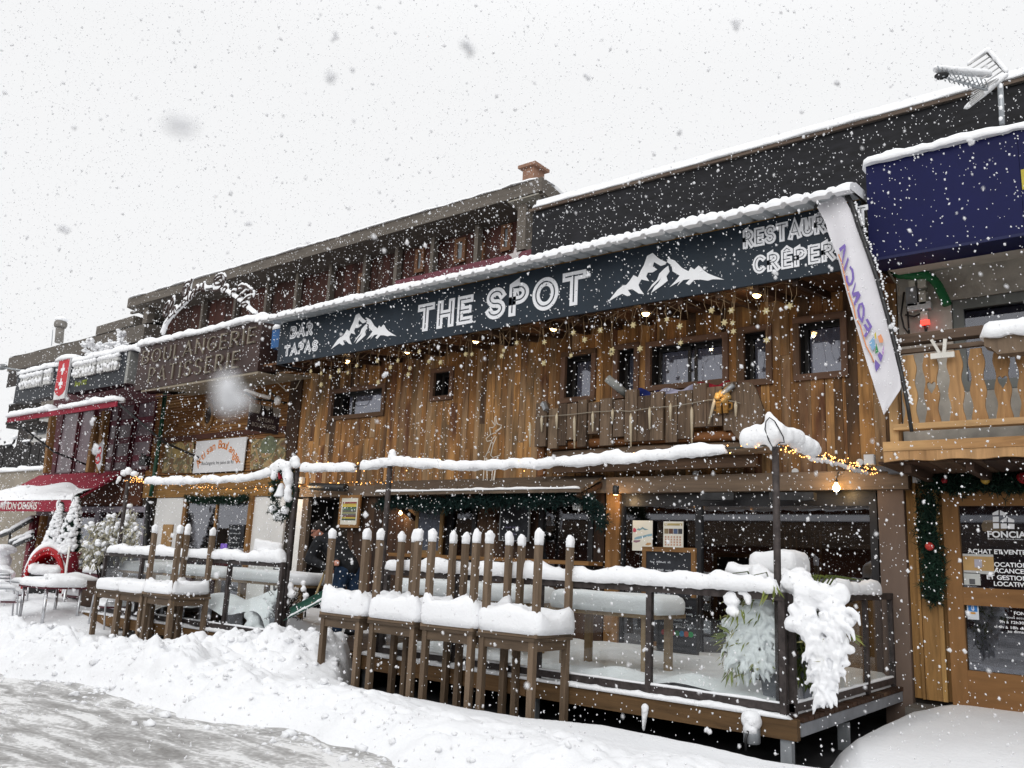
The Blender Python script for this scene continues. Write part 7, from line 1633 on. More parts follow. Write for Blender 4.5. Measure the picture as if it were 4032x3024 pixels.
def sticker(label, px0, py0, px1, py1, col):
    x0, x1, z0, z1 = rect(px0, py0, px1, py1, yg - .004); t = thing('paper_notice', label, 'notice', ((x0 + x1) / 2, yg - .004, z0)); mb = MB(); mb.box(x0, x1, yg - .006, yg - .004, z0, z1); mb.build('sheet', plain('paper_' + col, hexc(col), rough=.6, var=.04), t); return t, x0, x1, z0, z1
t, x0, x1, z0, z1 = sticker('tan notice with white borders and a pale centre on the office door', 3790, 2180, 3916, 2262, 'b0b0ae')
mb = MB(); mb.box(x0 + .0, x1, yg - .0085, yg - .0065, z0 + (z1 - z0) * .16, z1 - (z1 - z0) * .12); mb.build('tan_field', plain('tan_field', hexc('b08f5e')), t); mb = MB(); mb.box(x0 + .12, x1 - .12, yg - .011, yg - .009, z0 + (z1 - z0) * .32, z1 - (z1 - z0) * .26); mb.build('pale_field', plain('pale_field', hexc('a9a6b2')), t)
t, x0, x1, z0, z1 = sticker('small grey white notice with a house mark on the office door', 3794, 2254, 3862, 2305, 'b4b6b3')
mb = MB(); c = (x0 + x1) / 2; mb.box(c - .03, c + .03, yg - .009, yg - .007, z1 - .13, z1 - .07)
for k in range(4): mb.box(c - .12 + .015 * k, c + .12 - .015 * k, yg - .009, yg - .007, z1 - .17 - k * .028, z1 - .162 - k * .028)
mb.build('print', plain('ink_grey', (.08, .08, .085)), t)
t, x0, x1, z0, z1 = sticker('blue and white card payment sticker on the lower glass of the office door', 3807, 2378, 3856, 2441, 'c2c6cc')
mb = MB(); mb.box(x0 + .012, x1 - .012, yg - .009, yg - .007, z0 + (z1 - z0) * .52, z1 - .015); mb.build('blue_field', plain('cb_blue', hexc('2f6fb0')), t); mb = MB(); font_text(mb, 'CB', (x0 + .045, yg - .0095, z0 + (z1 - z0) * .6), X_, Z_, OUT, .06, x1 - x0 - .09, 'LEFT', .002, 0, .02); mb.build('lettering', WHITE, t)
mb = MB(); mb.box(x0 + .02, x0 + .085, yg - .009, yg - .007, z0 + (z1 - z0) * .36, z0 + (z1 - z0) * .48); mb.build('card_mark', plain('amber', hexc('c08a3a')), t)
# garlands
g1 = fir_rope('fir_garland', 'thick green fir garland over the office door', [at(px, py, YF - .22) for px, py in ((3640, 1910), (3720, 1898), (3820, 1905), (3920, 1898), (4032, 1905), (4130, 1900))], .13, FIR, 2600, .10)
g2 = fir_rope('fir_garland', 'hanging green fir garland down the planks left of the office door', [at(px, py, YF - .2) for px, py in ((3650, 1960), (3655, 2060), (3665, 2160), (3675, 2260), (3680, 2360))], .12, FIR, 2600, .10)
for px, py, r_, g_, nm, cc in ((3660, 2152, .05, g2, 'red_bauble', 'b03a34'), (3718, 1892, .035, g1, 'red_bow', '8a1a22'), (3880, 1890, .05, g1, 'gold_bell', 'b09040'), (4030, 1880, .07, g1, 'red_bow', '8a1a22')):
    mb = MB(); mb.blob(at(px, py, YF - .34), r_, 2, .1); mb.build(nm, plain('deco_' + cc, hexc(cc), rough=.3), g_)
# blue board
BY = 10.0; bb = thing('blue_board', 'big plain dark blue fascia board with snow on top above the balcony', 'sign', (-.6, BY, 5.26))
mb = MB(); xj = [-2.72, at(4018, 700, BY).x, 3.2]
for a, b in zip(xj, xj[1:]): mb.box(a + .002, b - .002, BY, BY + .5, 5.265, 6.455)
mb.build('panel', plain('blue_panel', hexc('0b1040'), rough=.5, spec=.15, var=.10, scale=1.5), bb)
mb = MB(); mb.box(-2.72, 3.2, BY - .02, BY + .3, 5.23, 5.262); mb.build('lower_edge', plain('blue_edge', hexc('141a44')), bb)
mb = MB(); snow_strip(mb, [(-2.78, BY + .22, 6.45), (3.2, BY + .22, 6.45)], .58, .13, .05, .18, droop=.01, nk=11); mb.build('snow_cap', SNOW, bb)
mb = MB(); x = at(4030, 800, BY).x; mb.box(x, x + .3, BY - .008, BY - .001, 5.75, 5.98); mb.build('yellow_mark', plain('yellow_paint', hexc('b0a23a')), bb)
zs = at(3651, 1073, YF).z; mb = MB(); mb.hexa([(-2.7, BY + .3, 5.27), (3.2, BY + .3, 5.27), (-2.7, YF, zs), (3.2, YF, zs), (-2.7, BY + .3, 5.31), (3.2, BY + .3, 5.31), (-2.7, YF, zs + .04), (3.2, YF, zs + .04)]); mb.build('soffit', plain('pale_soffit', hexc('dad8d2'), rough=.7, var=.12, scale=1.2), bb)
for px, py in ((3545, 1038), (3830, 998)):
    c = at(px, py, BY + .55); mb = MB(); mb.prism([(c.x - .09, c.y - .02), (c.x + .10, c.y + .1), (c.x + .02, c.y + .02), (c.x + .01, c.y - .12)], lambda u, v: (u, v, 5.27 + (v - BY - .3) / (YF - BY - .3) * (zs - 5.27)), (0, 0, -.004)); mb.build('paint_chip', plain('blue_panel', ()), bb)
# balcony
bal = thing('carved_balcony', 'old wooden balcony with carved wavy balusters and heart cut-outs', 'balcony', (-.6, 10, 2.9)); BLY = 10.0
GREYB = wood('grey_balcony_rail', [hexc('6b5a4c'), hexc('5a4a3e'), hexc('4a3c33')], contrast=.5)
zr = at(3700, 1318, BLY).z
mb = MB(); mb.box(-2.58, 3.2, BLY - .08, BLY + .08, zr - .07, zr + .03); mb.build('handrail', GREYB, bal)
mb = MB(); mb.box(-2.55, 3.2, BLY - .02, BLY + .05, at(3600, 1388, BLY).z, at(3600, 1372, BLY).z); mb.build('rail', GREYB, bal)
zl_ = at(3700, 1668, BLY).z; mb = MB(); mb.box(-2.52, 3.2, BLY - .07, BLY + .07, zl_ - .055, zl_ + .01); mb.build('rail', BALW, bal)
mb = MB(); mb.box(-2.64, 3.2, BLY - .06, BLY + .10, 2.985, 3.09); mb.build('edge_beam', BALW, bal); mb = MB()
n = 70; pl = [(-2.64, 2.984)] + [(-2.64 + 5.84 * i / n, 2.865 + .022 * abs(math.sin(i * .55))) for i in range(n + 1)] + [(3.2, 2.984)]; mb.prism(pl, lambda u, v: (u, BLY - .05, v), (0, .05, 0)); mb.build('scalloped_board', BALW, bal)
mb = MB(); mb.box(-2.62, 3.2, BLY + .101, YF - .002, 3.0, 3.06); mb.build('floor', DARKWOOD, bal)
mb = MB(); mb.box(at(3495, 1500, BLY).x, at(3530, 1500, BLY).x, BLY + .0, BLY + .1, 3.09, 4.2, None, 0, 2); mb.build('corner_post', BALW, bal)
bal_px = [(3582, 0), (3668, 1), (3765, 0), (3852, 0), (3950, 1), (4042, 0), (4130, 1)]
zt_, zb2 = at(3650, 1392, BLY).z, zl_ + .012
for px, heart in bal_px:
    c = at(px, 1530, BLY).x; w_ = .078; P = []; nn = 22
    def wv(u): return w_ * (.86 + .16 * math.cos(u * 2 * math.pi * 2.5))
    Lf = [(c - wv(i / nn), zb2 + (zt_ - zb2) * i / nn) for i in range(nn + 1)]; Rt = [(c + wv(i / nn), zb2 + (zt_ - zb2) * i / nn) for i in range(nn + 1)]
    mb = MB(); hz = zb2 + (zt_ - zb2) * .52
    if not heart: mb.prism(Lf + Rt[::-1], lambda u, v: (u, BLY - .01, v), (0, .03, 0))
    else:
        H_ = [(0, -.085), (.042, -.01), (.046, .035), (.025, .052), (0, .028)]      # right half of the heart, bottom to top notch
        k0 = [i for i in range(nn + 1)]
        lefth = [(c - a, hz + b) for a, b in H_]; righth = [(c + a, hz + b) for a, b in H_]
        mb.prism(Lf[:1] + Lf[1:] + [(c, zt_)] + lefth[::-1] + [(c, zb2)], lambda u, v: (u, BLY - .01, v), (0, .03, 0), .4)
        mb.prism([(c, zb2)] + righth + [(c, zt_)] + Rt[::-1], lambda u, v: (u, BLY - .01, v), (0, .03, 0), .4)
    mb.build('baluster', BALW, bal)
mb = MB(); a = at(3668, 1338, BLY - .1); b = at(3700, 1390, BLY - .1); mb.bar(a, b, .03, .03); a2 = at(3722, 1335, BLY - .1); b2 = at(3718, 1390, BLY - .1); mb.bar(a2, b2, .035, .03); mb.box(b.x - .09, b2.x + .1, BLY - .12, BLY - .085, b.z - .06, b.z + .0); tag(mb.build('flag_bracket', plain('cream_metal', (.62, .60, .55), rough=.5)), 'cream metal bracket screwed to the balcony balusters', 'bracket')
x0, x1 = at(3884, 1350, BLY - .15).x, 2.4; zz1 = at(3900, 1335, BLY - .15).z; zz0 = at(3920, 1408, BLY - .15).z
t = thing('planter_box', 'grey brown planter box with thick snow hanging on the balcony rail', 'planter', ((x0 + x1) / 2, BLY - .2, zz0)); mb = MB(); mb.prism([(x0, zz1), (x0, zz0 + .10), (x0 + .06, zz0 + .07), (x0 + .12, zz0), (x1, zz0), (x1, zz1)], lambda u, v: (u, BLY - .3, v), (0, .2, 0)); mb.build('box', GREYWOOD, t); mb = MB(); snow_strip(mb, [(x0 - .04, BLY - .2, zz1 - .005), (x1, BLY - .2, zz1 - .005)], .30, .15, .05, .25, droop=.02); mb.build('snow_cap', SNOW, t)
# meters and hose on the wall
el = thing('electric_panel', 'grey electric panel of small boxes on the concrete wall above the balcony', 'electric box', tuple(at(3610, 1180, YF - .05)))
for px0, py0, px1, py1, mt, nm in ((3568, 1136, 3614, 1204, GALV, 'cabinet'), (3620, 1151, 3649, 1198, plain('cream_plastic', (.58, .56, .5), rough=.5), 'switch_box'), (3580, 1110, 3606, 1131, plain('cream_plastic', ()), 'junction_box'), (3615, 1105, 3650, 1133, plain('cream_plastic', ()), 'junction_box'), (3575, 1200, 3668, 1216, plain('white_plastic', ()), 'rail'), (3626, 1230, 3657, 1268, plain('cream_plastic', ()), 'switch_box')):
    x0, x1, z0, z1 = rect(px0, py0, px1, py1, YF - .05); mb = MB(); mb.box(x0, x1, YF - .09, YF - .001, z0, z1); mb.build(nm, mt, el)
c = at(3644, 1272, YF - .09); mb = MB(); mb.box(c.x - .05, c.x + .05, YF - .12, YF - .091, c.z - .025, c.z + .03); mb.build('red_lamp', plain('red_lamp', (.8, .05, .04), emit=(1, .03, .02), estr=3.5), el)
mb = MB(); 
for L_ in ([(3634, 1210), (3625, 1235), (3600, 1247), (3565, 1240)], [(3640, 1280), (3645, 1304)], [(3652, 1278), (3647, 1304)], [(3560, 1150), (3548, 1240), (3560, 1290), (3580, 1315)], [(3572, 1200), (3580, 1315)]): mb.tube([at(x, y, YF - .06) for x, y in L_], .012, 6)
mb.build('cable', BLACKMETAL, el)
mb = MB(); hp = [at(3200 + x / 2.6587, 900 + y / 2.6587, YF - .12) for x, y in ((760, 340), (800, 400), (900, 480), (1050, 492), (1170, 480), (1250, 520), (1310, 590), (1360, 690), (1390, 750), (1412, 815))]
D = []
for a, b in zip(hp, hp[1:]): D += [a.lerp(b, i / 5) for i in range(5)]
mb.tube(D, [.052 + .006 * (i % 2) for i in range(len(D))], 10); tag(mb.build('conduit', plain('green_conduit', hexc('1f6a40'), rough=.5)), 'green ribbed conduit curving under the blue board', 'conduit')
mb = MB(); mb.tube([at(3200 + x / 2.6587, 900 + y / 2.6587, 10.9) for x, y in ((690, 340), (770, 400), (800, 460), (850, 540), (910, 610), (905, 700))], .012, 5); mb.tube([at(3200 + x / 2.6587, 900 + y / 2.6587, 10.9) for x, y in ((830, 320), (800, 420), (800, 460))], .012, 5); tag(mb.build('loose_cable', plain('pale_wire', ())), 'loose pale cables hanging beside the green conduit', 'cable')
# feather flag, back side out
FY = 9.75; ff = thing('feather_flag', 'tall white feather flag with mirrored purple lettering leaning in front of the sign end', 'flag', tuple(at(3545, 1560, FY)))
FL = [(3214, 811), (3236, 788), (3263, 768), (3301, 764), (3326, 778), (3345, 815), (3373, 900), (3441, 1088), (3501, 1306), (3538, 1450), (3552, 1530), (3538, 1568), (3480, 1633), (3459, 1575), (3441, 1502), (3403, 1393), (3350, 1201), (3301, 1028), (3268, 938), (3250, 880)]
CL = [at(x, y, FY) for x, y in FL]
Lft = [(3214, 811), (3250, 880), (3268, 938), (3301, 1028), (3350, 1201), (3403, 1393), (3441, 1502), (3459, 1575), (3480, 1633)]; Rgt = [(3326, 782), (3348, 822), (3373, 900), (3407, 994), (3460, 1150), (3512, 1350), (3545, 1480), (3552, 1530), (3485, 1631)]
def lerpL(L_, t): t *= len(L_) - 1; i = min(int(t), len(L_) - 2); f = t - i; return (L_[i][0] + (L_[i + 1][0] - L_[i][0]) * f, L_[i][1] + (L_[i + 1][1] - L_[i][1]) * f)
def flagp(u, v, off=0.0):
    a = lerpL(Lft, v); b = lerpL(Rgt, v); p = at(a[0] + (b[0] - a[0]) * u, a[1] + (b[1] - a[1]) * u - 24 * math.sin(math.pi * u) * max(0, 1 - v * 16), FY); p.y += off + .025 * math.sin(u * 5 + v * 7) + .02 * math.sin(v * 23 + u * 3) * (1 - u); return p
FLM = plain('flag_cloth', (.66, .65, .68), rough=.8, var=.05, scale=2)
mb = MB(); mb.grid(10, 44, flagp, flip=False); mb.grid(10, 44, lambda u, v: flagp(u, v, -.006), flip=True); mb.build('cloth', FLM, ff)
pole_px = [(3205, 830), (3222, 790), (3250, 758), (3290, 742), (3328, 755), (3352, 800), (3382, 890), (3450, 1085), (3510, 1300), (3556, 1500), (3575, 1600), (3590, 1700)]
mb = MB(); mb.tube([at(x, y, FY - .01) for x, y in pole_px], [.012, .026, .034, .034, .032, .028, .024, .024, .024, .022, .02, .02], 8); mb.build('pole', BLACKMETAL, ff)
mb = MB(); PP = [at(x + 9, y - 4, FY) for x, y in pole_px]
for i in range(5, 10):
    for k in range(22): mb.blob(PP[i].lerp(PP[i + 1], k / 22) + Vector((random.uniform(0, .03), 0, 0)), random.uniform(.008, .02), 1, .3)
o = mb.build('snow_cap', SNOW, ff)
PUR = plain('purple_print', hexc('7663a8'), rough=.7, var=.06); t3 = lambda ox, oy, k: (lambda u, v: at(ox + u / k, oy + v / k, FY) + Vector((0, -.055, 0)))
def flag_print(kind, w_, paths, ox, oy, k):
    mb = MB()
    for i, pl in enumerate(paths):
        if w_: ribbon(mb, pl, lambda d: w_, t3(ox, oy, k), OUT, .003 + .0006 * i)
        else: mb.prism(pl, t3(ox, oy, k), (0, -.003 - .0006 * i, 0))
    mb.build('lettering', PUR, ff)
flag_print('A', 0, [[(185, 92), (268, 22), (285, 52), (205, 142)], [(262, 50), (285, 52), (280, 120), (236, 322), (228, 305), (245, 150)]], 3260, 960, 3.7324)
flag_print('I', 0, [[(318, 210), (328, 250), (270, 425), (252, 385)]], 3260, 960, 3.7324)
flag_print('C', 30, [[(345, 355), (378, 400), (390, 460), (393, 530), (370, 600), (335, 618), (305, 575), (296, 490)]], 3260, 960, 3.7324)
flag_print('N', 0, [[(425, 580), (430, 620), (395, 740), (470, 715), (505, 775), (415, 930), (402, 890), (445, 775), (390, 800), (373, 742)]], 3260, 960, 3.7324)
flag_print('O', 26, [[(222, 64), (244, 120), (242, 205), (222, 282), (188, 228), (174, 150), (190, 80), (222, 64)]], 3330, 1180, 3.172)
flag_print('F', 32, [[(255, 478), (332, 350), (278, 258)], [(300, 402), (252, 325)]], 3330, 1180, 3.172)
for cc, q in (('d8946a', [(680, 1130), (715, 1105), (740, 1165), (735, 1195), (700, 1195)]), ('c9b84a', [(645, 1110), (660, 1080), (668, 1150), (655, 1155)]), ('7aa0c0', [(590, 1195), (640, 1130), (660, 1240), (625, 1280)]), ('3f8a52', [(665, 1195), (690, 1290), (655, 1310), (660, 1250)]), ('7663a8', [(700, 1290), (735, 1330), (715, 1400), (680, 1330)]), ('7663a8', [(655, 1370), (710, 1430), (665, 1500), (650, 1440)]), ('b08ac0', [(725, 1290), (745, 1220), (745, 1300), (735, 1330)])):
    P = [at(3200 + x / 2.6587, 900 + y / 2.6587, FY - .045) for x, y in q]; mb = MB(); mb.prism([(p.x, p.z) for p in P], lambda u, v: (u, FY - .045, v), (0, -.004, 0)); mb.build('colour_patch', plain('patch_' + cc, hexc(cc), rough=.7), ff)
mb = MB(); mb.tube([at(3200 + x / 2.6587, 900 + y / 2.6587, FY - .05) for x, y in ((270, 270), (310, 370), (335, 500), (380, 680), (430, 820), (450, 930), (500, 1020), (530, 1130), (560, 1230), (610, 1320), (640, 1400))], .008, 5); mb.build('orange_line', plain('patch_d8946a', ()), ff)
# tv antenna
an = thing('tv_antenna', 'snow covered television aerial on a mast above the blue board', 'antenna', tuple(at(3950, 480, 10.4))); AY = 10.4
A_ = lambda x, y, o=0: at(3024 + x / 1.843, 100 + y / 1.843, AY + o)
mb = MB(); mb.tube([A_(1700, 720), A_(1685, 430)], .03, 8); mb.build('mast', GALV, an); mb = MB(); mb.tube([A_(1235, 360, -.4), A_(1590, 470, 0), A_(1690, 420, .1)], .016, 6); mb.build('boom', GALV, an)
for i in range(11):
    p = A_(1260, 355, -.4).lerp(A_(1600, 450, 0), i / 10); mb = MB(); mb.tube([p + Vector((-.02, -.09, .07)), p, p + Vector((.02, .09, -.05))], .007, 5); mb.tube([p + Vector((-.02, -.09, -.05)), p, p + Vector((.02, .09, .07))], .007, 5); mb.build('director', GALV, an)
mb = MB(); c = A_(1260, 362, -.4); mb.lathe([(.0, -.03), (.07, -.02), (.08, 0), (.05, .02)], c, 12); mb.build('end_cap', BLACKMETAL, an)
for (p0, p1, p2, p3) in (((1590, 200), (1730, 350), (1600, 440), (1450, 290)), ((1730, 355), (1690, 390), (1450, 600), (1480, 470))):
    K = [A_(*p0, .1), A_(*p1, .1), A_(*p2, -.1), A_(*p3, -.1)]
    for i in range(7): mb = MB(); mb.tube([K[0].lerp(K[1], i / 6), K[3].lerp(K[2], i / 6)], .009, 5); mb.build('reflector_bar', plain('pale_metal', (.5, .5, .5), rough=.4, metal=.4), an)
    mb = MB(); mb.bar(K[0], K[1], .03, .02); mb.build('reflector_rim', BLACKMETAL, an)
mb = MB()
for i in range(24): mb.blob(A_(1225, 318, -.4).lerp(A_(1600, 350, 0), i / 23) + Vector((0, 0, -.0)), (.05, .09, .045), 1, .2)
for i in range(20): mb.blob(A_(1445, 590, 0).lerp(A_(1725, 362, .05), i / 19), (.04, .05, .05 - .02 * abs(i - 10) / 10), 1, .2)
for i in range(14): mb.blob(A_(1455, 278, 0).lerp(A_(1590, 175, .1), i / 13), (.03, .04, .03), 1, .2); mb.blob(A_(1600, 178, .1).lerp(A_(1730, 335, .1), i / 13), (.035, .04, .035), 1, .2)
for i in range(4): mb.blob(A_(1690, 440 + i * 80, -.02), (.03, .03, .05), 1, .2)
melt(mb.build('snow_cap', SNOW, an), .018, 2)
# ================================================================== houses behind
HY = 18.0
hx0, hx1 = -33.2, -14.1
HW = wood('hotel_boards', [hexc('3a241e'), hexc('4a2c26'), hexc('33201b'), hexc('43302a')], contrast=.3); HG = wood('hotel_grey', [hexc('5c5650'), hexc('6d665e')], contrast=.3)
ho = thing('hotel', 'long dark brown hotel with grey posts and eaves behind the bakery', 'building', ((hx0 + hx1) / 2, HY, 0))
mb = MB(); x = hx0
while x < hx1 - .01: nx = min(hx1, x + random.uniform(.25, .4)); mb.box(x, nx - .006, HY + .0 - random.uniform(0, .02), HY + .5, 0, 12.1, None, 0, 2); x = nx
mb.build('board_wall', HW, ho)
mb = MB(); mb.box(hx0, hx1, HY + .5, HY + 8, 0, 11.2); mb.build('inner_wall', plain('hotel_core', (.05, .04, .035)), ho)
e0 = at(503, 1187, HY - 1.0); e1 = at(2135, 672, HY - 1.0); zE = (e0.z + e1.z) / 2
mb = MB(); ex0, ex1 = e0.x, e1.x; sl = -.18
mb.hexa([(ex0, HY - 1, zE - .42), (ex1, HY - 1, zE - .42), (ex0, HY + 9, zE - .42 + sl * 10), (ex1, HY + 9, zE - .42 + sl * 10), (ex0, HY - 1, zE - .02), (ex1, HY - 1, zE - .02), (ex0, HY + 9, zE - .02 + sl * 10), (ex1, HY + 9, zE - .02 + sl * 10)], .5, 0, 0); mb.build('roof', HG, ho)
mb = MB(); mb.hexa([(ex1 - .12, HY - .9, zE - .5), (ex1 - .02, HY - .9, zE - .5), (ex1 - .12, HY + 8.9, zE - .5 + sl * 9.8), (ex1 - .02, HY + 8.9, zE - .5 + sl * 9.8), (ex1 - .12, HY - .9, zE - .425), (ex1 - .02, HY - .9, zE - .425), (ex1 - .12, HY + 8.9, zE - .425 + sl * 9.8), (ex1 - .02, HY + 8.9, zE - .425 + sl * 9.8)]); mb.build('verge_board', HG, ho)
mb = MB(); mb.hexa([(hx1 + .01, HY - .95, zE - .47), (ex1 - .13, HY - .95, zE - .47), (hx1 + .01, HY + 8.9, zE - .45 + sl * 9.9), (ex1 - .13, HY + 8.9, zE - .45 + sl * 9.9), (hx1 + .01, HY - .95, zE - .43), (ex1 - .13, HY - .95, zE - .43), (hx1 + .01, HY + 8.9, zE - .425 + sl * 9.9), (ex1 - .13, HY + 8.9, zE - .425 + sl * 9.9)]); mb.build('eave_soffit', plain('pale_eave', hexc('b1aca0'), rough=.8, var=.06), ho)
mb = MB(); snow_strip(mb, [(ex0, HY - .6, zE - .04), (ex1, HY - .6, zE - .04)], .9, .10, .2, .25); mb.hexa([(ex0, HY - .5, zE - .05), (ex1 - .05, HY - .5, zE - .05), (ex0, HY + 8.9, zE + sl * 9.9), (ex1 - .05, HY + 8.9, zE + sl * 9.9), (ex0, HY - .5, zE + .05), (ex1 - .05, HY - .5, zE + .05), (ex0, HY + 8.9, zE + .12 + sl * 9.9), (ex1 - .05, HY + 8.9, zE + .12 + sl * 9.9)]); mb.build('roof_snow', SNOW, ho)
for px in (815, 940, 1060, 1175, 1303, 1437, 1560, 1700, 1873):
    X = at(px, 1130, HY - .2).x; mb = MB(); mb.bar((X, HY - .2, zE - .47), (X, HY - .2, 7.0), .14, .2, up=(0, 1, 0)); mb.build('post', HG, ho)
X = at(2070, 800, HY - .6).x; mb = MB(); mb.bar((X, HY - .6, zE - .5), (X, HY - .6, 9.9), .3, .3, up=(0, 1, 0)); mb.bar((X + .05, HY - .5, zE - 1.6), (X + 1.2, HY - .5, zE - .52), .12, .16); mb.build('corner_post', HG, ho)
X = at(585, 1250, HY - .6).x; mb = MB(); mb.bar((X, HY - .6, zE - .5), (X, HY - .6, 9.0), .35, .3, up=(0, 1, 0)); mb.bar((X, HY - .6, zE - .55), (X - 1.5, HY - .6, zE - .5), .1, .1); mb.build('corner_post', HG, ho)
mb = MB()
mb.box(at(2098, 1000, HY - 2.2).x, at(2115, 1000, HY - 2.2).x, HY - 2.3, HY - 2.2, 5, at(2105, 925, HY - 2.2).z); mb.box(at(2132, 1000, HY - 2.2).x, at(2148, 1000, HY - 2.2).x, HY - 2.3, HY - 2.2, 5, at(2140, 930, HY - 2.2).z)
for k, (x0_, x1_, yt, yb) in enumerate(((1640, 1668, 985, 1070), (1795, 1832, 945, 1030), (1885, 1905, 960, 1030), (1978, 2012, 890, 985), (1415, 1432, 1080, 1170))):
    x0, x1, z0, z1 = rect(x0_, yt, x1_, yb, HY - .05); mb = MB(); frame(mb, x0, x1, z0, z1, HY - .1, HY, .12); f_ = mb.build('window', plain('hotel_window_wood', hexc('6a4a34'), rough=.7), ho); mb = MB(); mb.box(x0 + .12, x1 - .12, HY - .05, HY - .03, z0 + .12, z1 - .12); mb.build('pane', plain('grey_hotel_pane', hexc('6a6e72'), rough=.15, spec=.6), f_)
mb = MB(); a = at(1558, 1140, HY - .9); b = at(2095, 985, HY - .9); zl = at(1560, 1125, HY - .9).z; zh = at(1900, 1030, HY - .9).z; zt = at(2090, 992, HY - .9).z + .05
mb.box(a.x, b.x, HY - .95, HY - .85, zt - 1.35, zt); mb.build('name_board', plain('faded_maroon', hexc('6a3a44'), rough=.7, var=.1), ho)
mb = MB(); t0 = at(1560, 1135, HY - .95).x; t1 = at(1945, 1028, HY - .95).x; font_text(mb, 'HOTEL LAS DONNAS', (t0, HY - .955, zt - .92), X_, Z_, OUT, .62, t1 - t0, 'LEFT', .004, 0, .02); c = at(2028, 1006, HY - .95); mb.prism([(c.x + (.24 if i % 2 == 0 else .1) * math.sin(i * math.pi / 5), c.z + (.24 if i % 2 == 0 else .1) * math.cos(i * math.pi / 5)) for i in range(10)], lambda u, v: (u, HY - .955, v), (0, -.005, 0)); mb.build('lettering', plain('pale_hotel_letters', (.5, .46, .46)), ho)
c = at(2103, 668, HY); mb = MB(); mb.box(c.x - .25, c.x + .15, HY - .2, HY + .3, c.z - 1.0, c.z + .0); mb.box(c.x - .36, c.x + .26, HY - .3, HY + .4, c.z + .001, c.z + .09); mb.build('chimney', plain('terracotta', hexc('8a6a58'), rough=.8), ho); mb = MB(); mb.blob((c.x - .05, HY, c.z + .12), (.28, .3, .09), 2, .2); mb.build('snow_cap', SNOW, ho)
# smaller dark roofed house behind the ski shop
LY = 17.0
lh = thing('dark_gabled_house', 'dark boarded house with a snowy roof and thin chimney behind the ski shop', 'building', (-40, LY, 0))
a = at(36, 1408, LY); b = at(292, 1339, LY); zz = (a.z + b.z) / 2
mb = MB(); mb.box(at(108, 1480, LY + .8).x, at(600, 1400, LY + .8).x, LY + .8, LY + 6, 0, zz - .2); mb.build('board_wall', plain('weathered_dark', hexc('3c3836'), rough=.9, var=.4, scale=2, stretch=(3, 1, .3)), lh)
mb = MB(); mb.hexa([(a.x, LY, zz - .75), (a.x + 13, LY, zz - .75), (a.x, LY + 7, zz + .3), (a.x + 13, LY + 7, zz + .3), (a.x, LY, zz - .05), (a.x + 13, LY, zz - .05), (a.x, LY + 7, zz + 1.0), (a.x + 13, LY + 7, zz + 1.0)]); mb.build('roof', HG, lh)
mb = MB(); mb.box(a.x + .3, a.x + 12, LY - .02, LY + .001, zz - 1.6, zz - .76); mb.build('eave_board', plain('weathered_dark', ()), lh)
mb = MB(); mb.grid(20, 10, lambda u, v: (a.x + 13 * u, LY + 7 * v, zz - .03 + 1.05 * v + .22 * math.sqrt(min(1, v * 6)) + .05 * fbm(Vector((u * 8, v * 4, 0)), 2))); mb.build('roof_snow', SNOW, lh)
c0, c1 = at(237, 1290, LY + 1), at(232, 1348, LY + 1); mb = MB(); mb.tube([c1, c0], .2, 10); mb.lathe([(.26, 0), (.3, .1), (.3, .25), (.2, .35)], c0, 12); mb.build('chimney', plain('grey_flue', hexc('77736e'), rough=.7, var=.15), lh); mb = MB(); mb.blob(c0 + Vector((0, 0, .4)), (.3, .3, .15), 2, .2); mb.build('snow_cap', SNOW, lh)
mb = MB(); mb.tube([at(203, 1362, LY + 1), at(208, 1300, LY + 1)], .02, 5); mb.build('aerial', GALV, lh)
p, q = at(475, 1300, LY + 1), at(570, 1263, LY + 1); mb = MB(); mb.box(p.x - .6, q.x, LY + .6, LY + 3, 0, p.z - .2); mb.build('side_wing', plain('weathered_dark', ()), lh); mb = MB(); mb.hexa([(p.x - .8, LY + .3, p.z - .3), (q.x + .4, LY + .3, q.z - .4), (p.x - .8, LY + 3, p.z - .3), (q.x + .4, LY + 3, q.z - .4), (p.x - .8, LY + .3, p.z + .1), (q.x + .4, LY + .3, q.z + .0), (p.x - .8, LY + 3, p.z + .1), (q.x + .4, LY + 3, q.z + .0)]); mb.build('side_roof', HG, lh)
# pale house beyond the fence
PY = 16.0; x0, x1, z0, z1 = rect(-40, 1560, 215, 1760, PY); ph = thing('pale_house', 'pale grey house with a white framed window seen under the upper awning', 'building', ((x0 + x1) / 2, PY, 0))
mb = MB(); mb.box(at(118, 1680, PY).x, x1 + 4, PY, PY + 5, 0, at(120, 1590, PY).z + 1.0); mb.build('walls', plain('pale_render', hexc('77716a'), rough=.9, var=.15), ph)
wx = rect(142, 1655, 192, 1735, PY - .05); mb = MB(); frame(mb, *wx, PY - .1, PY, .28); f_ = mb.build('window', plain('white_paint', ()), ph); mb = MB(); mb.box(wx[0] + .28, wx[1] - .28, PY - .06, PY - .05, wx[2] + .28, wx[3] - .28); mb.build('pane', plain('grey_hotel_pane', ()), ph)
mb = MB(); bx = rect(38, 1598, 150, 1650, PY - 1); 
for i in range(40): xx = bx[0] + (bx[1] - bx[0]) * i / 39; mb.tube([(xx, PY - 1, bx[2]), (xx, PY - 1, bx[3])], .02, 4)
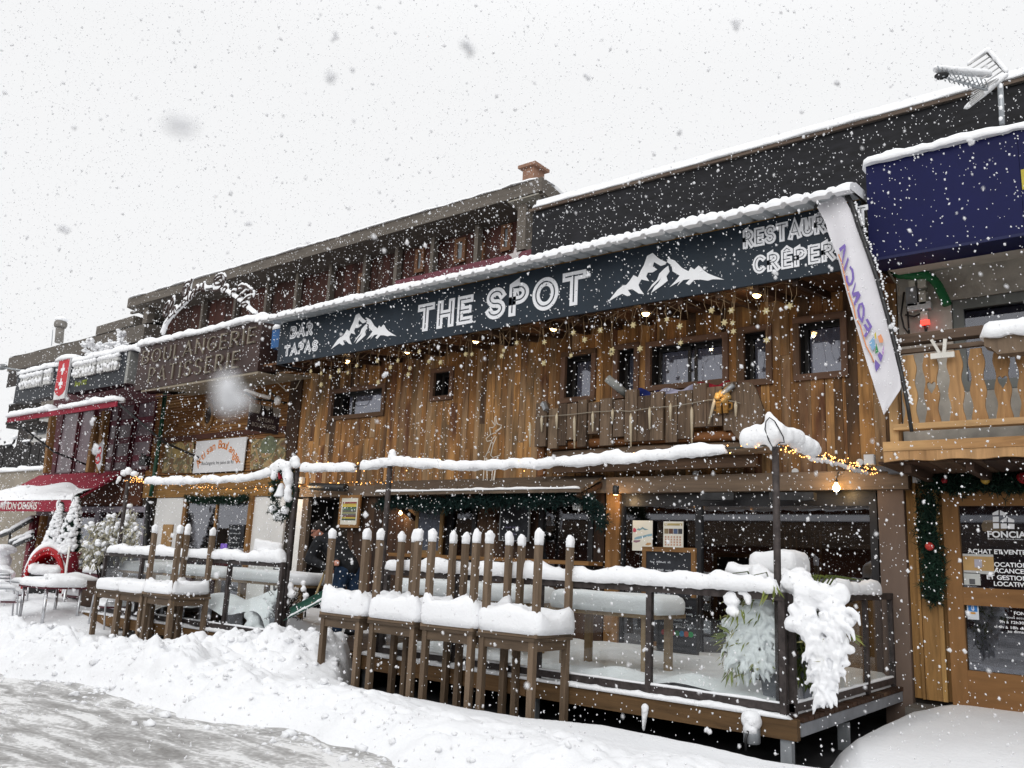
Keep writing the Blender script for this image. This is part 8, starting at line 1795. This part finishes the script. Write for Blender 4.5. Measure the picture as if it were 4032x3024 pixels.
mb.bar((bx[0], PY - 1, bx[3]), (bx[1], PY - 1, bx[3]), .08, .08); mb.bar((bx[0], PY - 1, bx[2]), (bx[1], PY - 1, bx[2]), .1, .1); mb.box(bx[0], bx[1], PY - 1, PY, bx[2] - .2, bx[2] - .06); mb.build('balcony_rail', plain('weathered_dark', ()), ph); mb = MB(); snow_strip(mb, [(bx[0], PY - 1, bx[3] + .03), (bx[1], PY - 1, bx[3] + .03)], .15, .12); mb.build('snow_cap', SNOW, ph)
# snow covered ground rising behind the fence
mb = MB(); mb.grid(30, 20, lambda u, v: (-60 + 42 * u, 12.3 + 16 * v, 2.9 + 1.6 * sstep(.02, .35, np.float64(v)) + .4 * fbm(Vector((u * 7, v * 4, 1)), 3))); struct(mb.build('snowy_slope', SNOW))
a, b = at(-40, 1440, 13), at(105, 1461, 13); mb = MB(); mb.tube([a, b], .03, 6); t = thing('street_lamp', 'grey street lamp on a thin arm at the left edge above the ski shop sign', 'street lamp', tuple(b)); mb.build('arm', GALV, t); mb = MB(); c = at(8, 1445, 13); mb.blob(c, (.35, .16, .12), 2, .05); mb.build('lamp_head', plain('lamp_grey', hexc('7a7c7e')), t)
# snow laden tree behind the ski shop sign
tc = at(470, 1400, 13.2); tr = thing('snowy_tree', 'bushy tree with every twig coated in snow behind the ski shop sign', 'tree', (tc.x, 13.2, 0)); tw = MB(); sn = MB(); zb = 5.2
tw.tube([(tc.x, 13.2, 0), (tc.x + .1, 13.2, 3), (tc.x, 13.2, zb)], [.28, .22, .16], 8)
def twig(p, d, ln, r_, lv):
    q = p + d * ln; m_ = p.lerp(q, .5) + Vector([random.gauss(0, ln * .06) for _ in range(3)]); tw.tube([p, m_, q], [r_, r_ * .8, r_ * .55], 5)
    if lv <= 2:
        n_ = max(3, int(ln / .10))
        for i in range(n_): c = p.lerp(q, (i + .5) / n_) + Vector((0, -.01, r_ * .8)); s_ = random.uniform(.05, .085) * (1 if lv else .85); sn.blob(c, (s_ * 1.3, s_, s_ * .8), 1, .3)
    if lv == 0: return
    for k in range(random.choice([3, 4])):
        dd = (d + Vector((random.gauss(0, .6), random.gauss(0, .5), random.gauss(.0, .35)))).normalized(); twig(p.lerp(q, random.uniform(.5, 1)), dd, min(.75, ln * random.uniform(.38, .55)), r_ * .6, lv - 1)
for px, py, in ((320, 1400), (350, 1385), (380, 1370), (400, 1335), (425, 1310), (455, 1290), (490, 1310), (520, 1345), (550, 1360), (590, 1370), (440, 1370), (350, 1365), (560, 1345), (480, 1370), (410, 1385), (610, 1375)):
    q = at(px, py + 18, 13.2 + random.uniform(-.5, .6)); p = Vector((tc.x + random.gauss(0, .25), 13.2, zb + random.uniform(-.3, 1.1))); d = (q - p); twig(p, d.normalized(), d.length * .62, .05, 3)
tw.build('branches', leafmat('grey_twig', '4a4440', '5c5650'), tr); sn.build('snow_coat', SNOW, tr)
# house across the street (seen only in the window reflections)
oh = thing('chalet', 'brown chalet with snowy balconies across the street, mirrored in the big window', 'building', (-14, -13, 0))
mb = MB(); mb.box(-34, 8, -20, -13, 0, 5.0); mb.build('walls', wood('chalet_wood', [hexc('4a2a1c'), hexc('5c3622'), hexc('3c2418')], contrast=.3), oh)
mb = MB(); mb.box(-36, 10, -21, -11.6, 5.0, 5.3); mb.build('roof', HG, oh); mb = MB(); mb.box(-36, 10, -21, -11.55, 5.301, 5.7); mb.box(-34, 8, -12.3, -12.0, 3.75, 4.0); mb.build('snow_cap', SNOW, oh)
mb = MB(); mb.box(-34, 8, -13, -12.05, 2.7, 2.9); mb.box(-34, 8, -12.2, -12.1, 2.901, 3.7); mb.build('balcony', ROUGHWOOD, oh)
# ================================================================== falling snow
rng = np.random.default_rng(11)
def flakes(n, dmin, dmax, rmin, rmax, margin=1.15, power=3.0):
    u = rng.random(n); d = (dmin ** power + (dmax ** power - dmin ** power) * u) ** (1 / power)
    px = 2016 + (rng.random(n) - .5) * 4032 * margin; py = 1512 + (rng.random(n) - .5) * 3024 * margin
    fv, rv, uv_ = np.array(_f), np.array(CR), np.array(CU)
    D = fv[None] + rv[None] * ((px - 2016) / F_PX)[:, None] - uv_[None] * ((py - 1512) / F_PX)[:, None]
    P = np.array(EYE)[None] + D * d[:, None]
    ok = (P[:, 2] > .15) & ((P[:, 1] < 10.9) | ((P[:, 1] < 16.5) & (P[:, 2] > 6.9)))
    r = rmin + (rmax - rmin) * rng.random(n) ** 2.2
    return P[ok], r[ok]
OCT = np.array([(1, 0, 0), (-1, 0, 0), (0, 1, 0), (0, -1, 0), (0, 0, 1), (0, 0, -1)], float)
OF = np.array([(0, 2, 4), (2, 1, 4), (1, 3, 4), (3, 0, 4), (2, 0, 5), (1, 2, 5), (3, 1, 5), (0, 3, 5)])
def flake_mesh(sets):
    P = np.concatenate([s[0] for s in sets]); r = np.concatenate([s[1] for s in sets]); n = len(P)
    A = rng.normal(size=(n, 3, 3)); Q, _ = np.linalg.qr(A)
    S = r[:, None, None] * (0.55 + 0.9 * rng.random((n, 6, 1))); V = np.einsum('nij,kj->nki', Q, OCT) * S
    drift = np.array([.25, 0, -1.0]); V = V + (V @ drift)[..., None] * drift * .35 + P[:, None, :]
    F = (OF[None] + (np.arange(n) * 6)[:, None, None]).reshape(-1, 3)
    me = bpy.data.meshes.new('falling_snow'); me.vertices.add(n * 6); me.vertices.foreach_set('co', V.reshape(-1))
    me.loops.add(len(F) * 3); me.loops.foreach_set('vertex_index', F.ravel().astype(np.int32)); me.polygons.add(len(F)); me.polygons.foreach_set('loop_start', np.arange(0, len(F) * 3, 3, dtype=np.int32)); me.polygons.foreach_set('use_smooth', np.ones(len(F), bool)); me.update()
    return me
near = [(705, 480, .22, .0026), (1845, 195, .5, .003), (1310, 300, .55, .003), (905, 1520, .2, .0030), (885, 1590, .22, .0026), (920, 1570, .21, .0024), (1320, 150, 1.0, .004), (2680, 520, 1.2, .004), (2895, 100, .9, .004), (1600, 1140, 2.2, .012), (2310, 1080, 2.2, .012), (370, 1780, 2.0, .014), (1520, 1470, 2.2, .012), (3050, 1080, 2.0, .012), (3270, 1060, 2.4, .012), (3820, 560, 2.5, .014), (2540, 2560, 2.5, .010), (2780, 2880, 2.8, .016), (1385, 2215, 2.6, .012), (3515, 1285, 2.6, .014), (360, 1660, 2.2, .012), (1250, 1430, 2.5, .012), (980, 880, 1.4, .005), (250, 900, 1.0, .004), (3300, 330, 1.5, .004), (2300, 300, 1.3, .004)]
Pn = np.array([tuple(EYE + ray(px, py).normalized() * d) for px, py, d, r in near]); rn = np.array([n_[3] * (.5 if n_[2] > 1.9 else 1) for n_ in near])
me = flake_mesh([flakes(260, .9, 2.2, .0022, .0042), flakes(3200, 2.0, 5.0, .003, .0068), flakes(19000, 4.5, 11.5, .0035, .0078), flakes(80000, 9.5, 22, .005, .0095)])
V_, F_ = ico(2); Va = np.array([tuple(v) for v in V_]); Fa = np.array(F_); vs, fs_ = [], []; kk_ = 0
for p_, r_ in zip(Pn, rn):          # larger clumps close by
    for k in range(4):
        o_ = rng.normal(size=3) * r_ * .55; s_ = r_ * rng.uniform(.45, .8)
        lump_ = Va * s_ * (1 + .35 * rng.normal(size=(len(Va), 1)) * .5) * np.array([1, 1, 1.25]); vs.append(lump_ + p_ + o_); fs_.append(Fa + kk_); kk_ += len(Va)
nv0 = len(me.vertices); old_v = np.empty(nv0 * 3); me.vertices.foreach_get('co', old_v); nl = len(me.loops); old_l = np.empty(nl, np.int32); me.loops.foreach_get('vertex_index', old_l)
allv = np.concatenate([old_v.reshape(-1, 3)] + vs); allf = np.concatenate([old_l.reshape(-1, 3)] + [f + nv0 for f in fs_]).astype(np.int32)
me = bpy.data.meshes.new('falling_snow'); me.vertices.add(len(allv)); me.vertices.foreach_set('co', allv.reshape(-1)); me.loops.add(allf.size); me.loops.foreach_set('vertex_index', allf.ravel()); me.polygons.add(len(allf)); me.polygons.foreach_set('loop_start', np.arange(0, allf.size, 3, dtype=np.int32)); me.polygons.foreach_set('use_smooth', np.ones(len(allf), bool)); me.update()
fm = bpy.data.materials.new('snowflake'); fm.use_nodes = True; ft = fm.node_tree; ft.nodes.remove(ft.nodes['Principled BSDF'])
fd, fl_, fx_ = (ft.nodes.new(k) for k in ('ShaderNodeBsdfDiffuse', 'ShaderNodeBsdfTranslucent', 'ShaderNodeMixShader')); fd.inputs[0].default_value = fl_.inputs[0].default_value = (.96, .965, .98, 1)
ft.links.new(fd.outputs[0], fx_.inputs[1]); ft.links.new(fl_.outputs[0], fx_.inputs[2]); ft.links.new(fx_.outputs[0], ft.nodes['Material Output'].inputs[0])
me.materials.append(fm)
fs = bpy.data.objects.new('falling_snow', me); C.objects.link(fs); struct(fs, 'stuff')
